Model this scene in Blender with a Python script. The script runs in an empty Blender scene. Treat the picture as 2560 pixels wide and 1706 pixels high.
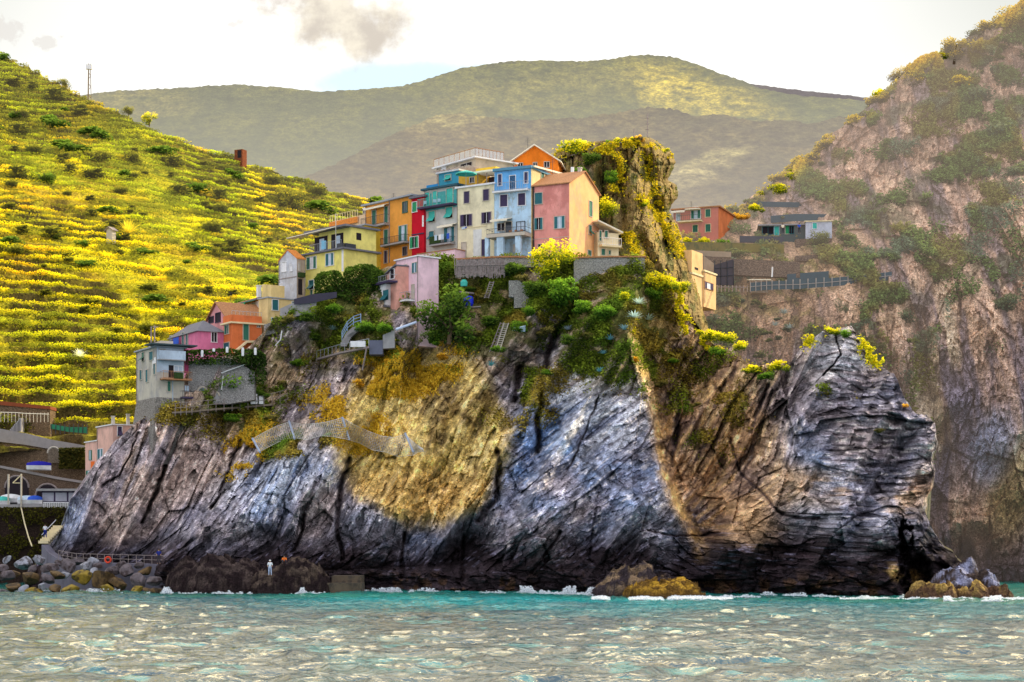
import bpy, math, random
import numpy as np
from mathutils import Vector
R = math.radians
random.seed(7); rng = np.random.default_rng(11)
SC = bpy.context.scene
COL = SC.collection
# ------------------------------------------------------------------ camera model
F, H0, HZ, CX = 4500.0, 6.0, 1348.0, 1280.0      # focal (px), eye height, horizon row, centre column (2560x1706 frame)
def wp(px, py, Y):
    return np.stack([(px-CX)/F*Y, Y+0*px, H0+(HZ-py)/F*Y], -1)
def W(px, py, Y):
    return ((px-CX)/F*Y, Y, H0+(HZ-py)/F*Y)
cam = bpy.data.cameras.new('camera'); co = bpy.data.objects.new('camera', cam); COL.objects.link(co)
co.location = (0, 0, H0); co.rotation_euler = (R(90), 0, 0)
cam.sensor_width = 36; cam.lens = 36*F/2560; cam.shift_y = (HZ-853)/2560; cam.clip_start = .5; cam.clip_end = 20000
SC.camera = co
SC.view_settings.view_transform = 'Standard'; SC.view_settings.look = 'None'
SC.view_settings.exposure = 0; SC.view_settings.gamma = 1
SC.cycles.max_bounces = 5; SC.cycles.diffuse_bounces = 2; SC.cycles.glossy_bounces = 2; SC.cycles.transparent_max_bounces = 6
SC.cycles.transmission_bounces = 2
SC.cycles.caustics_reflective = False; SC.cycles.caustics_refractive = False
# ------------------------------------------------------------------ noise
def _h(ix, iy, s):
    n = (ix.astype(np.int64)*374761393 + iy.astype(np.int64)*668265263 + s*974711) & 0x7fffffff
    n = ((n ^ (n >> 13))*1274126177) & 0x7fffffff
    n = ((n ^ (n >> 16))*60493) & 0x7fffffff
    return (n & 0xffff)/32767.5-1.0
def n2(x, y, s=0):
    ix = np.floor(x); iy = np.floor(y); fx = x-ix; fy = y-iy
    fx = fx*fx*fx*(fx*(fx*6-15)+10); fy = fy*fy*fy*(fy*(fy*6-15)+10)
    a = _h(ix, iy, s); b = _h(ix+1, iy, s); c = _h(ix, iy+1, s); d = _h(ix+1, iy+1, s)
    return (a+(b-a)*fx)*(1-fy)+(c+(d-c)*fx)*fy
def fbm(x, y, o=4, s=0, g=.5):
    t = 0; a = 1; w = 0
    for i in range(o):
        t = t+a*n2(x, y, s+i*17); w += a; a *= g; x = x*2.03+3.1; y = y*2.01-1.7
    return t/w
def ridge(x, y, s=0):
    return 1-2*np.abs(n2(x, y, s))
def facet(x, y, s=0):
    """tilted-plane cells: returns (plane value about -1..1, distance to the cell border 0..)"""
    ix = np.floor(x); iy = np.floor(y)
    d1 = np.full(x.shape, 9.); d2 = np.full(x.shape, 9.); v = np.zeros(x.shape)
    for i in (-1, 0, 1):
        for j in (-1, 0, 1):
            cx = ix+i; cy = iy+j
            ox = cx+.5+.45*_h(cx, cy, s); oy = cy+.5+.45*_h(cx, cy, s+5)
            dx = x-ox; dy = y-oy; d = dx*dx+dy*dy
            pv = _h(cx, cy, s+9)*.6+dx*_h(cx, cy, s+21)*.9+dy*_h(cx, cy, s+33)*.9
            m = d < d1
            d2 = np.where(m, d1, np.minimum(d2, d)); v = np.where(m, pv, v); d1 = np.where(m, d, d1)
    return v, np.sqrt(d2)-np.sqrt(d1)
def sst(a, b, x):
    t = np.clip((x-a)/(b-a), 0, 1); return t*t*(3-2*t)
def mix(a, b, t):
    return a+(np.asarray(b)-a)*t[..., None]
def ell(px, py, cx, cy, rx, ry, ang=0, soft=.35):
    c, s = math.cos(R(ang)), math.sin(R(ang)); dx = px-cx; dy = py-cy
    q = np.sqrt(((dx*c+dy*s)/rx)**2+((-dx*s+dy*c)/ry)**2)
    return 1-sst(1-soft, 1+soft, q)
def seg(px, py, pts, w):
    """distance (in widths) to a polyline, 1 on the line .. 0 at w"""
    best = np.full(px.shape, 1e9)
    for (x0, y0), (x1, y1) in zip(pts[:-1], pts[1:]):
        vx, vy = x1-x0, y1-y0; L = vx*vx+vy*vy
        t = np.clip(((px-x0)*vx+(py-y0)*vy)/L, 0, 1)
        best = np.minimum(best, np.hypot(px-x0-t*vx, py-y0-t*vy))
    return np.clip(1-best/w, 0, 1)
def interp_pts(pts):
    xs = np.array([p[0] for p in pts], float); ys = np.array([p[1] for p in pts], float)
    return lambda v: np.interp(v, xs, ys)
# ------------------------------------------------------------------ materials
MATS = {}
def nt(name):
    m = bpy.data.materials.new(name); m.use_nodes = True
    t = m.node_tree; t.nodes.clear()
    return m, t, t.nodes.new('ShaderNodeOutputMaterial')
def node(t, kind, **kw):
    n = t.nodes.new(kind)
    for k, v in kw.items():
        if k.startswith('i_'):
            n.inputs[k[2:].replace('_', ' ')].default_value = v
        else:
            setattr(n, k, v)
    return n
def texco(t, scale, obj=False):
    tc = node(t, 'ShaderNodeTexCoord') if obj else node(t, 'ShaderNodeNewGeometry')
    mp = node(t, 'ShaderNodeMapping'); mp.inputs['Scale'].default_value = scale
    t.links.new(tc.outputs['Object' if obj else 'Position'], mp.inputs['Vector']); return mp.outputs[0]
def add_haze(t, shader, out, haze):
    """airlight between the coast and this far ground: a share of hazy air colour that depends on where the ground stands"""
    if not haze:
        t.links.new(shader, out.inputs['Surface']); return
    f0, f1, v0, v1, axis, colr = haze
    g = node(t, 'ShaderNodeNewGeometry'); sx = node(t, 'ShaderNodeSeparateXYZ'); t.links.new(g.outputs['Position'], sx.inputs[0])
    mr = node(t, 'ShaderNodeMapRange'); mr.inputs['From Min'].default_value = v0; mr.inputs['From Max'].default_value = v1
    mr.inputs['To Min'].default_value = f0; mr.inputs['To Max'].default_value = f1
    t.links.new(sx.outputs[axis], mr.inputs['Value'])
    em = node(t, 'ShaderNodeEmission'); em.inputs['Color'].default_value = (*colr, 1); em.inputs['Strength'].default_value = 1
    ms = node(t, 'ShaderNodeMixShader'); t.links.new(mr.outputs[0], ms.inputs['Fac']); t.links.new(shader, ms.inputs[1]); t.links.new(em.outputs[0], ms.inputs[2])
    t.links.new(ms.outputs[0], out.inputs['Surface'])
def mat_sheet(name, fine=(1.2, 1.2, 2.2), var=.55, bump=.5, rough=.92, haze=None, dist=.25, speck=0.):
    m, t, out = nt(name)
    at = node(t, 'ShaderNodeAttribute', attribute_name='Col')
    v = texco(t, fine)
    nz = node(t, 'ShaderNodeTexNoise', i_Scale=1.0, i_Detail=7.0, i_Roughness=.68); t.links.new(v, nz.inputs['Vector'])
    mr = node(t, 'ShaderNodeMapRange'); mr.inputs['From Min'].default_value = .3; mr.inputs['From Max'].default_value = .7
    mr.inputs['To Min'].default_value = 1-var; mr.inputs['To Max'].default_value = 1+var
    t.links.new(nz.outputs['Fac'], mr.inputs['Value'])
    mx = node(t, 'ShaderNodeVectorMath', operation='SCALE'); t.links.new(at.outputs['Color'], mx.inputs[0]); t.links.new(mr.outputs[0], mx.inputs['Scale'])
    b = node(t, 'ShaderNodeBsdfPrincipled'); b.inputs['Roughness'].default_value = rough; b.inputs['Specular IOR Level'].default_value = .12
    t.links.new(mx.outputs[0], b.inputs['Base Color'])
    if speck:
        n5 = node(t, 'ShaderNodeTexNoise', i_Scale=speck, i_Detail=4.0, i_Roughness=.7); t.links.new(v, n5.inputs['Vector'])
        m5 = node(t, 'ShaderNodeMapRange'); m5.inputs['From Min'].default_value = .36; m5.inputs['From Max'].default_value = .64; m5.inputs['To Min'].default_value = .45; m5.inputs['To Max'].default_value = 1.6; t.links.new(n5.outputs['Fac'], m5.inputs['Value'])
        x5 = node(t, 'ShaderNodeVectorMath', operation='SCALE'); t.links.new(mx.outputs[0], x5.inputs[0]); t.links.new(m5.outputs[0], x5.inputs['Scale']); t.links.new(x5.outputs[0], b.inputs['Base Color'])
    bp = node(t, 'ShaderNodeBump', i_Strength=bump, i_Distance=dist); t.links.new(nz.outputs['Fac'], bp.inputs['Height']); t.links.new(bp.outputs[0], b.inputs['Normal'])
    add_haze(t, b.outputs[0], out, haze)
    return m
def mat_leaf(name, transl=.4, haze=None):
    m, t, out = nt(name)
    at = node(t, 'ShaderNodeAttribute', attribute_name='Col')
    d = node(t, 'ShaderNodeBsdfDiffuse'); tr = node(t, 'ShaderNodeBsdfTranslucent')
    sc = node(t, 'ShaderNodeVectorMath', operation='SCALE'); sc.inputs['Scale'].default_value = transl*1.6; t.links.new(at.outputs['Color'], sc.inputs[0])
    t.links.new(at.outputs['Color'], d.inputs[0]); t.links.new(sc.outputs[0], tr.inputs[0])
    ms = node(t, 'ShaderNodeAddShader'); t.links.new(d.outputs[0], ms.inputs[0]); t.links.new(tr.outputs[0], ms.inputs[1])
    add_haze(t, ms.outputs[0], out, haze)
    return m
def mat(name, c, rough=.8, var=.12, scale=1.5, bump=.1, metal=0., dirt=None, spec=.3, haze=None, c2=None, stain=0.):
    """plain procedural surface: colour with large and small mottling, optional second colour and rain streaks"""
    if name in MATS: return MATS[name]
    m, t, out = nt(name)
    v = texco(t, (scale, scale, scale))
    nz = node(t, 'ShaderNodeTexNoise', i_Scale=1.0, i_Detail=6.0, i_Roughness=.65); t.links.new(v, nz.inputs['Vector'])
    mr = node(t, 'ShaderNodeMapRange'); mr.inputs['From Min'].default_value = .32; mr.inputs['From Max'].default_value = .68
    mr.inputs['To Min'].default_value = 1-var; mr.inputs['To Max'].default_value = 1+var; t.links.new(nz.outputs['Fac'], mr.inputs['Value'])
    rgb = node(t, 'ShaderNodeRGB'); rgb.outputs[0].default_value = (*c, 1); csock = rgb.outputs[0]
    if c2:
        n3 = node(t, 'ShaderNodeTexNoise', i_Scale=.9, i_Detail=9.0, i_Roughness=.72); t.links.new(texco(t, (scale*.8, scale*.8, scale*.55)), n3.inputs['Vector'])
        cr = node(t, 'ShaderNodeMapRange'); cr.inputs['From Min'].default_value = .5; cr.inputs['From Max'].default_value = .58; t.links.new(n3.outputs['Fac'], cr.inputs['Value'])
        mc = node(t, 'ShaderNodeMixRGB'); mc.inputs[2].default_value = (*c2, 1); t.links.new(csock, mc.inputs[1]); t.links.new(cr.outputs[0], mc.inputs[0]); csock = mc.outputs[0]
    if stain:
        n4 = node(t, 'ShaderNodeTexNoise', i_Scale=1.0, i_Detail=5.0, i_Roughness=.6); t.links.new(texco(t, (.9, .9, .2)), n4.inputs['Vector'])
        c4 = node(t, 'ShaderNodeMapRange'); c4.inputs['From Min'].default_value = .48; c4.inputs['From Max'].default_value = .75; c4.inputs['To Max'].default_value = stain
        t.links.new(n4.outputs['Fac'], c4.inputs['Value'])
        m4 = node(t, 'ShaderNodeMixRGB'); m4.inputs[2].default_value = (c[0]*.35, c[1]*.33, c[2]*.33, 1); t.links.new(csock, m4.inputs[1]); t.links.new(c4.outputs[0], m4.inputs[0]); csock = m4.outputs[0]
    mx = node(t, 'ShaderNodeVectorMath', operation='SCALE'); t.links.new(csock, mx.inputs[0]); t.links.new(mr.outputs[0], mx.inputs['Scale'])
    b = node(t, 'ShaderNodeBsdfPrincipled'); b.inputs['Roughness'].default_value = rough; b.inputs['Metallic'].default_value = metal
    b.inputs['Specular IOR Level'].default_value = spec
    t.links.new(mx.outputs[0], b.inputs['Base Color'])
    if bump:
        bp = node(t, 'ShaderNodeBump', i_Strength=bump, i_Distance=.05); t.links.new(nz.outputs['Fac'], bp.inputs['Height']); t.links.new(bp.outputs[0], b.inputs['Normal'])
    add_haze(t, b.outputs[0], out, haze)
    MATS[name] = m
    return m
def mat_stone(name, c, mortar, scale=2.2, haze=None):
    if name in MATS: return MATS[name]
    m, t, out = nt(name)
    v = texco(t, (scale, scale, scale*1.5))
    vo = node(t, 'ShaderNodeTexVoronoi', feature='DISTANCE_TO_EDGE'); t.links.new(v, vo.inputs['Vector'])
    vc = node(t, 'ShaderNodeTexVoronoi'); t.links.new(v, vc.inputs['Vector'])
    nz = node(t, 'ShaderNodeTexNoise', i_Scale=3.0, i_Detail=5.0); t.links.new(v, nz.inputs['Vector'])
    sp = node(t, 'ShaderNodeSeparateColor'); t.links.new(vc.outputs['Color'], sp.inputs[0])
    mr = node(t, 'ShaderNodeMapRange'); mr.inputs['To Min'].default_value = .45; mr.inputs['To Max'].default_value = 1.5; t.links.new(sp.outputs[0], mr.inputs['Value'])
    mx = node(t, 'ShaderNodeVectorMath', operation='SCALE'); mx.inputs[0].default_value = c; t.links.new(mr.outputs[0], mx.inputs['Scale'])
    e = node(t, 'ShaderNodeMapRange'); e.inputs['From Min'].default_value = .02; e.inputs['From Max'].default_value = .12; t.links.new(vo.outputs['Distance'], e.inputs['Value'])
    mc = node(t, 'ShaderNodeMixRGB'); mc.inputs[1].default_value = (*mortar, 1); t.links.new(e.outputs[0], mc.inputs[0]); t.links.new(mx.outputs[0], mc.inputs[2])
    b = node(t, 'ShaderNodeBsdfPrincipled'); b.inputs['Roughness'].default_value = .95; b.inputs['Specular IOR Level'].default_value = .1
    t.links.new(mc.outputs[0], b.inputs['Base Color'])
    bp = node(t, 'ShaderNodeBump', i_Strength=.8, i_Distance=.12); t.links.new(e.outputs[0], bp.inputs['Height']); t.links.new(bp.outputs[0], b.inputs['Normal'])
    add_haze(t, b.outputs[0], out, haze)
    MATS[name] = m
    return m
# ------------------------------------------------------------------ object helpers
def tag(o, label=None, cat=None, group=None, kind=None):
    if label: o['label'] = label
    if cat: o['category'] = cat
    if group: o['group'] = group
    if kind: o['kind'] = kind
    return o
def np_mesh(name, V, Q, C=None, m=None, smooth=False, parent=None):
    V = np.ascontiguousarray(V, np.float32).reshape(-1, 3); Q = np.ascontiguousarray(Q, np.int32); k = Q.shape[1]
    me = bpy.data.meshes.new(name)
    me.vertices.add(len(V)); me.vertices.foreach_set('co', V.ravel())
    me.loops.add(Q.size); me.loops.foreach_set('vertex_index', Q.ravel())
    me.polygons.add(len(Q)); me.polygons.foreach_set('loop_start', np.arange(0, Q.size, k, dtype=np.int32))
    try: me.polygons.foreach_set('loop_total', np.full(len(Q), k, np.int32))
    except Exception: pass
    me.polygons.foreach_set('use_smooth', np.full(len(Q), smooth))
    if C is not None:
        a = me.color_attributes.new('Col', 'FLOAT_COLOR', 'POINT')
        C4 = np.ones((len(V), 4), np.float32); C4[:, :3] = np.clip(C, 0, 1).reshape(-1, 3); a.data.foreach_set('color', C4.ravel())
    me.update(calc_edges=True)
    if m: me.materials.append(m)
    o = bpy.data.objects.new(name, me); COL.objects.link(o)
    if parent: o.parent = parent
    return o
def grid_faces(nr, nc):
    i = np.arange(nr*nc).reshape(nr, nc)
    return np.stack([i[:-1, :-1], i[:-1, 1:], i[1:, 1:], i[1:, :-1]], -1).reshape(-1, 4)
def empty(name, loc=(0, 0, 0), rz=0):
    o = bpy.data.objects.new(name, None); COL.objects.link(o); o.location = loc; o.rotation_euler.z = rz; o.empty_display_size = .3
    return o
# ------------------------------------------------------------------ light
AZ, EL = R(62), R(32)                       # sun: to the right of straight ahead, behind the headland
sdir = Vector((math.sin(AZ)*math.cos(EL), math.cos(AZ)*math.cos(EL), math.sin(EL)))
sl = bpy.data.lights.new('sun', 'SUN'); sl.energy = 5.0; sl.angle = R(.6); sl.color = (1, .84, .55)
so = bpy.data.objects.new('sun', sl); COL.objects.link(so); so.rotation_euler = sdir.to_track_quat('Z', 'Y').to_euler()
so.location = (150, 150, 200)
wd = bpy.data.worlds.new('World'); SC.world = wd; wd.use_nodes = True
t = wd.node_tree; t.nodes.clear()
wo = node(t, 'ShaderNodeOutputWorld'); bg = node(t, 'ShaderNodeBackground'); t.links.new(bg.outputs[0], wo.inputs[0])
sky = node(t, 'ShaderNodeTexSky', sky_type='NISHITA', sun_disc=False, sun_elevation=EL, sun_rotation=AZ, altitude=0, air_density=1.0, dust_density=2.0, ozone_density=2.0)
tc = node(t, 'ShaderNodeTexCoord')
sep = node(t, 'ShaderNodeSeparateXYZ'); t.links.new(tc.outputs['Generated'], sep.inputs[0])
def mth(op, a, b=None, c=None):
    n = node(t, 'ShaderNodeMath', operation=op)
    for i, q in enumerate((a, b, c)):
        if q is None: continue
        if isinstance(q, (int, float)): n.inputs[i].default_value = q
        else: t.links.new(q, n.inputs[i])
    return n.outputs[0]
def mrange(v, a, b, c, d, sm=True):
    n = node(t, 'ShaderNodeMapRange'); n.interpolation_type = 'SMOOTHSTEP' if sm else 'LINEAR'
    t.links.new(v, n.inputs['Value'])
    for k, q in zip(('From Min', 'From Max', 'To Min', 'To Max'), (a, b, c, d)): n.inputs[k].default_value = q
    return n.outputs[0]
def mixc(fac, a, b):
    n = node(t, 'ShaderNodeMixRGB')
    for i, q in ((0, fac), (1, a), (2, b)):
        if isinstance(q, tuple): n.inputs[i].default_value = (*q, 1)
        elif isinstance(q, (int, float)): n.inputs[i].default_value = q
        else: t.links.new(q, n.inputs[i])
    return n.outputs[0]
# thin bright high cloud veil on the sun side, a pale fill sky behind the viewer, raised to lift the shade (values are before the 0.1 strength)
veil = mrange(sep.outputs['Y'], -.35, .75, 0, 1)
wnz = node(t, 'ShaderNodeTexNoise', i_Scale=4.0, i_Detail=6.0, i_Roughness=.6); t.links.new(tc.outputs['Generated'], wnz.inputs['Vector'])
sidex = mth('ABSOLUTE', mth('SUBTRACT', sep.outputs['X'], -.02))
edge = mrange(sidex, .1, .33, 0, 1)
up = mrange(sep.outputs['Z'], .2, .33, 0, 1)
veilc = mixc(mth('MULTIPLY', edge, mrange(sep.outputs['Z'], .17, .3, 0.15, 1)), (8.6, 8.5, 8.2), (4.9, 5.0, 4.6))
glow = mixc(mrange(sep.outputs['Z'], .30, .48, 0, 1), veilc, (19, 16.8, 12.6))  # brighter sky band added above the view, for water glints and top light
glow = mixc(mrange(sep.outputs['Z'], .6, .95, 0, 1), glow, (5, 6.5, 9))
back = mixc(.72, sky.outputs[0], (10.4, 10.1, 10.4))
base = mixc(veil, back, glow)
# clouds: beige heap, blue gap below it, three scraps - all placed by direction on the sky
u = mth('DIVIDE', sep.outputs['X'], mth('MAXIMUM', sep.outputs['Y'], .05)); w = mth('DIVIDE', sep.outputs['Z'], mth('MAXIMUM', sep.outputs['Y'], .05))
cxy = node(t, 'ShaderNodeCombineXYZ'); t.links.new(u, cxy.inputs[0]); t.links.new(w, cxy.inputs[1])
cn = node(t, 'ShaderNodeTexNoise', i_Scale=22.0, i_Detail=8.0, i_Roughness=.62); t.links.new(cxy.outputs[0], cn.inputs['Vector'])
cn2 = node(t, 'ShaderNodeTexNoise', i_Scale=48.0, i_Detail=6.0, i_Roughness=.6); t.links.new(cxy.outputs[0], cn2.inputs['Vector'])
cn3 = node(t, 'ShaderNodeTexNoise', i_Scale=110.0, i_Detail=5.0, i_Roughness=.6); t.links.new(cxy.outputs[0], cn3.inputs['Vector'])
ynear = mrange(sep.outputs['Y'], .2, .5, 0, 1)
def blob(px, py, rx, ry, nz_amt, shear=0., src=None):
    du = mth('DIVIDE', mth('SUBTRACT', u, (px-CX)/F), rx/F); dw = mth('DIVIDE', mth('SUBTRACT', w, (HZ-py)/F), ry/F)
    if shear: dw = mth('SUBTRACT', dw, mth('MULTIPLY', du, shear))
    r = mth('SQRT', mth('ADD', mth('MULTIPLY', du, du), mth('MULTIPLY', dw, dw)))
    r = mth('ADD', r, mth('MULTIPLY', mth('SUBTRACT', (src or cn).outputs['Fac'], .5), nz_amt))
    return mth('MULTIPLY', mrange(r, .5, 1.15, 1, 0), ynear)
blue = blob(985, 195, 260, 52, 1.2, .25)
base = mixc(mth('MULTIPLY', blue, .8), base, (4.8, 6.4, 7.6))
for (px, py, rx, ry) in ((585, 62, 28, 16), (120, 105, 26, 22), (15, 75, 48, 30)):
    base = mixc(mth('MULTIPLY', blob(px, py, rx, ry, 4.5, 0., cn3), .6), base, (5.4,5.1,4.8))
c1 = blob(835, 50, 205, 110, 3.0, -.25)
shade = mrange(cn2.outputs['Fac'], .36, .64, 0, 1)
ccol = mixc(shade, (6.7, 6.1, 5.0), (4.7, 4.2, 3.6))
base = mixc(mth('MULTIPLY', c1, .95), base, ccol)
t.links.new(base, bg.inputs['Color']); bg.inputs['Strength'].default_value = .15
# ================================================================== TERRAIN
def tab(px, py, xs, ys, T):
    """smooth bilinear table lookup"""
    xs = np.array(xs, float); ys = np.array(ys, float); T = np.array(T, float)
    ix = np.clip(np.searchsorted(xs, px)-1, 0, len(xs)-2); iy = np.clip(np.searchsorted(ys, py)-1, 0, len(ys)-2)
    fx = np.clip((px-xs[ix])/(xs[ix+1]-xs[ix]), 0, 1); fy = np.clip((py-ys[iy])/(ys[iy+1]-ys[iy]), 0, 1)
    return (T[iy, ix]*(1-fx)+T[iy, ix+1]*fx)*(1-fy)+(T[iy+1, ix]*(1-fx)+T[iy+1, ix+1]*fx)*fy
A_ = np.asarray
# ---- headland --------------------------------------------------------------
hbase = interp_pts([(60, 217), (100, 216), (250, 213), (400, 208), (550, 206), (850, 205), (1050, 204), (1250, 202), (1400, 200), (1550, 198), (1640, 199), (1750, 201), (1900, 197), (2050, 192), (2200, 187), (2330, 185), (2460, 186)])
hoff = interp_pts([(550, 26.5), (640, 22.5), (700, 20.5), (800, 18), (900, 15), (1000, 12), (1100, 9), (1200, 6.5), (1300, 4), (1400, 1.5), (1500, 0)])
RIDGE = [(1585, 700), (1600, 760), (1572, 830), (1580, 900), (1612, 960), (1628, 1040), (1636, 1120), (1648, 1180), (1680, 1260), (1712, 1320), (1740, 1370)]
rx_ = interp_pts([(y, x) for x, y in RIDGE])
def hY(px, py):
    px = A_(px, float); py = A_(py, float)
    Y = hbase(px)+hoff(py)
    # deep-set right of the sunlit rib
    d = px-rx_(py); vis = sst(690, 800, py)*(1-sst(1300, 1400, py))
    Y = Y+vis*7.5*sst(0, 30, d+7*fbm(py/30., px*0, 3, 905))*(1-sst(70, 330, d))
    Y = Y-vis*2.0*np.exp(-(np.minimum(d, 0)/110.)**2)*(d < 3)
    # bulges (towards the sea) and hollows
    Y = Y-3.2*ell(px, py, 690, 1240, 150, 130, -15, .6)-4.*ell(px, py, 620, 1450, 230, 75, 0, .5)
    Y = Y-3.0*ell(px, py, 2080, 1380, 280, 110, 0, .6)-2.0*ell(px, py, 1830, 1320, 120, 70, 20, .5)
    Y = Y-2.5*ell(px, py, 1450, 1260, 180, 110, -20, .6)+1.8*ell(px, py, 1050, 1090, 190, 190, 0, .6)
    wx_ = px+16*fbm(px/30., py/40., 3, 906); wy_ = py+20*fbm(px/30., py/40., 3, 907)
    wx_ = wx_+22*fbm(px/14., py/18., 3, 911); Y = Y+7.*sst(0, .9, seg(wx_, wy_, [(2246, 1290), (2266, 1350), (2285, 1410), (2300, 1480)], 5+42*sst(1270, 1450, py)))+14.*sst(2290, 2460, px)**1.5*sst(1480, 1300, py)
    Y = Y+(8.5*np.abs(n2(px/135.+.62*py/135., py/520., 901))+3.6*np.abs(n2(px/52.+.5*py/52., py/230., 902))-4.2)*sst(1490, 1330, py)*sst(690, 820, py)+3.*ell(px, py, 1760, 1180, 70, 190, 8, .7)
    Y = Y-2.5*ell(px, py, 2090, 900, 85, 110, 0, .5)-2*ell(px, py, 2320, 1080, 60, 50, 0, .5)
    Y = Y-1.5*ell(px, py, 740, 1120, 130, 40, -18, .6)
    return Y
def hp(px, py, off=0.):
    """point on the headland's smooth face"""
    Y = float(hY(px, py))+off; return W(px, py, Y)
CRACKS = [([(455, 1065), (425, 1150), (385, 1240), (350, 1310)], 9, 2.2), ([(600, 1105), (565, 1190), (530, 1270)], 9, 1.8), ([(345, 1080), (300, 1190), (255, 1220)], 5, 1.),
          ([(1300, 920), (1285, 1000)], 16, 2.2), ([(1440, 760), (1380, 860), (1350, 1000), (1340, 1130)], 16, 2.2), ([(1250, 1130), (1235, 1250), (1200, 1300)], 14, 1.4),
          ([(870, 1150), (850, 1230), (840, 1330), (850, 1400)], 12, 1.6), ([(1830, 1100), (1850, 1180), (1960, 1290), (2050, 1300)], 8, .9), ([(1620, 1330), (1690, 1340), (1800, 1330)], 6, .8),
          ([(760, 1290), (740, 1380)], 10, 1.2), ([(2090, 830), (2100, 890), (2060, 930)], 5, .9), ([(1500, 1000), (1420, 1180)], 5, .6), ([(1740, 900), (1700, 1000), (1680, 1150)], 14, 1.6), ([(1920, 960), (1880, 1080)], 10, 1.0),
          ([(1010, 1330), (1000, 1440)], 10, 1.2), ([(1160, 1340), (1150, 1450)], 10, 1.2), ([(1400, 1330), (1330, 1430)], 9, 1.0)]
htop = interp_pts([(60, 1470), (95, 1405), (108, 1385), (147, 1338), (174, 1251), (234, 1164), (283, 1110), (332, 1062), (360, 1048), (440, 1005), (476, 905), (600, 885), (640, 850), (690, 800), (760, 765), (830, 720), (900, 690), (1000, 660), (1100, 648), (1560, 645), (1620, 660), (1655, 690), (1690, 755), (1740, 828), (1790, 868), (1840, 890), (1880, 915), (1978, 905), (2010, 862), (2060, 828), (2128, 814), (2160, 865), (2190, 900), (2235, 935), (2262, 1000), (2300, 1038), (2332, 1052), (2348, 1085), (2356, 1130), (2364, 1210), (2376, 1290), (2392, 1360), (2418, 1415), (2440, 1450), (2460, 1482)])
NCOL, NROW = 1000, 460
pxs = np.linspace(62, 2458, NCOL)
topj = htop(pxs)+(4+10*sst(2120, 2200, pxs))*fbm(pxs/22, pxs*0, 4, 3)
v = np.linspace(0, 1, NROW)[:, None]
PX = np.repeat(pxs[None], NROW, 0); PY = (1512+(topj[None]-1512)*v)
PX = PX+26*fbm(PY/42., PX*0, 4, 908)*sst(2250, 2390, PX)
PX = PX-58*np.exp(-((PY-1270)/105.)**2)*sst(2140, 2370, PX)
Y0 = hY(PX, PY)
X0 = (PX-CX)/F*Y0; Z0 = H0+(HZ-PY)/F*Y0
veg = sst(1010, 800, PY+40*fbm(X0/5, Z0/5, 4, 2))*sst(640, 700, PX)*(1-sst(1640, 1720, PX))       # scrubby slope below the village
veg = np.maximum(veg, ell(PX, PY, 620, 1030, 130, 60, -10, .6))
calm = (1-.68*sst(930, 780, PY)*sst(430, 560, PX)*(1-sst(1640, 1700, PX)))*(1-.55*ell(PX, PY, 850, 1070, 280, 90, 0, .5))*(1-.5*ell(PX, PY, 540, 1000, 130, 60, 0, .5))
def strata(X, Z, ang, s):
    a = math.radians(ang); wx = X+.7*fbm(X/11, Z/11, 2, s+1); wz = Z+.7*fbm(X/11, Z/11, 2, s+2)
    S = wx*math.cos(a)+wz*math.sin(a); T = -wx*math.sin(a)+wz*math.cos(a)          # along / across the strata
    f1, e1 = facet(S/8., T/3.6, s+11); f2, e2 = facet(S/2.7, T/1.1, s+12); f3, e3 = facet(S/.95, T/.42, s+13)
    st = .26*ridge(S/13, T/1.7, s+6)+.20*fbm(S/4.5, T/.45, 3, s+7)
    f0, e0 = facet(S/17., T/8., s+10)
    return 2.2*f0+1.5*f1+.72*f2+.46*f3+st-.22*(1-sst(0, .07, e1)), e2, T, S, .55*f2+.6*f3, e1
def rockface(X, Z, angs, s=0, wts=None):
    big = 2.4*fbm(X/17, Z/17, 3, s+4)+.30*fbm(X/.9, Z/.9, 4, s+8)
    if wts is None: angs = [angs]; wts = [1.]
    d = 0; e = 0; tt = 0; f = 0; t2 = 0
    for i, (a, w) in enumerate(zip(angs, wts)):
        q = strata(X, Z, a, s+50*i); d = d+q[0]*w; e = e+q[5]*w; f = f+q[4]*w; tt = tt+fbm(q[3]/3.5, q[2]/.5, 4, 8)*w; t2 = t2+fbm(q[3]/1.3, q[2]/.22, 4, 9)*w
    return d+big, e, tt, f, t2
wl = sst(1300, 1240, PX)*sst(1390, 1300, PY)+sst(1600, 1680, PX-.15*(PY-900))*sst(2080, 1980, PX)*sst(1260, 1150, PY)
wl = np.clip(wl, 0, 1); wh = (1-wl)*np.clip(sst(1270, 1340, PY)*sst(1600, 1700, PX)+sst(1400, 1440, PY)+sst(2000, 2060, PX), 0, 1); wm_ = 1-wl-wh
rd, e2, n3, f2, nfine = rockface(X0, Z0, (66, 38, -4), 40, (wl, wm_, wh))
slab = ell(PX, PY, 330, 1190, 240, 170, -55, .35)+ell(PX, PY, 1470, 1010, 140, 170, 20, .4)+.8*ell(PX, PY, 2070, 900, 90, 85, 0, .3)
rough = calm*(1-.5*np.clip(slab, 0, 1))*(1-.35*veg)
crk = 0; crkm = np.zeros_like(PX)
jx = 10*fbm(X0/2.2, Z0/2.2, 3, 77); jy = 10*fbm(X0/2.2, Z0/2.2, 3, 78)
for pts, w, dep in CRACKS:
    k = seg(PX+jx, PY+jy, pts, w*.8); crk = crk+dep*1.2*sst(0, .8, k); crkm = np.maximum(crkm, k)
fade = np.clip(v/.02, 0, 1)
Y1 = Y0-rd*rough+crk
V = wp(PX, PY, Y1)
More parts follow.
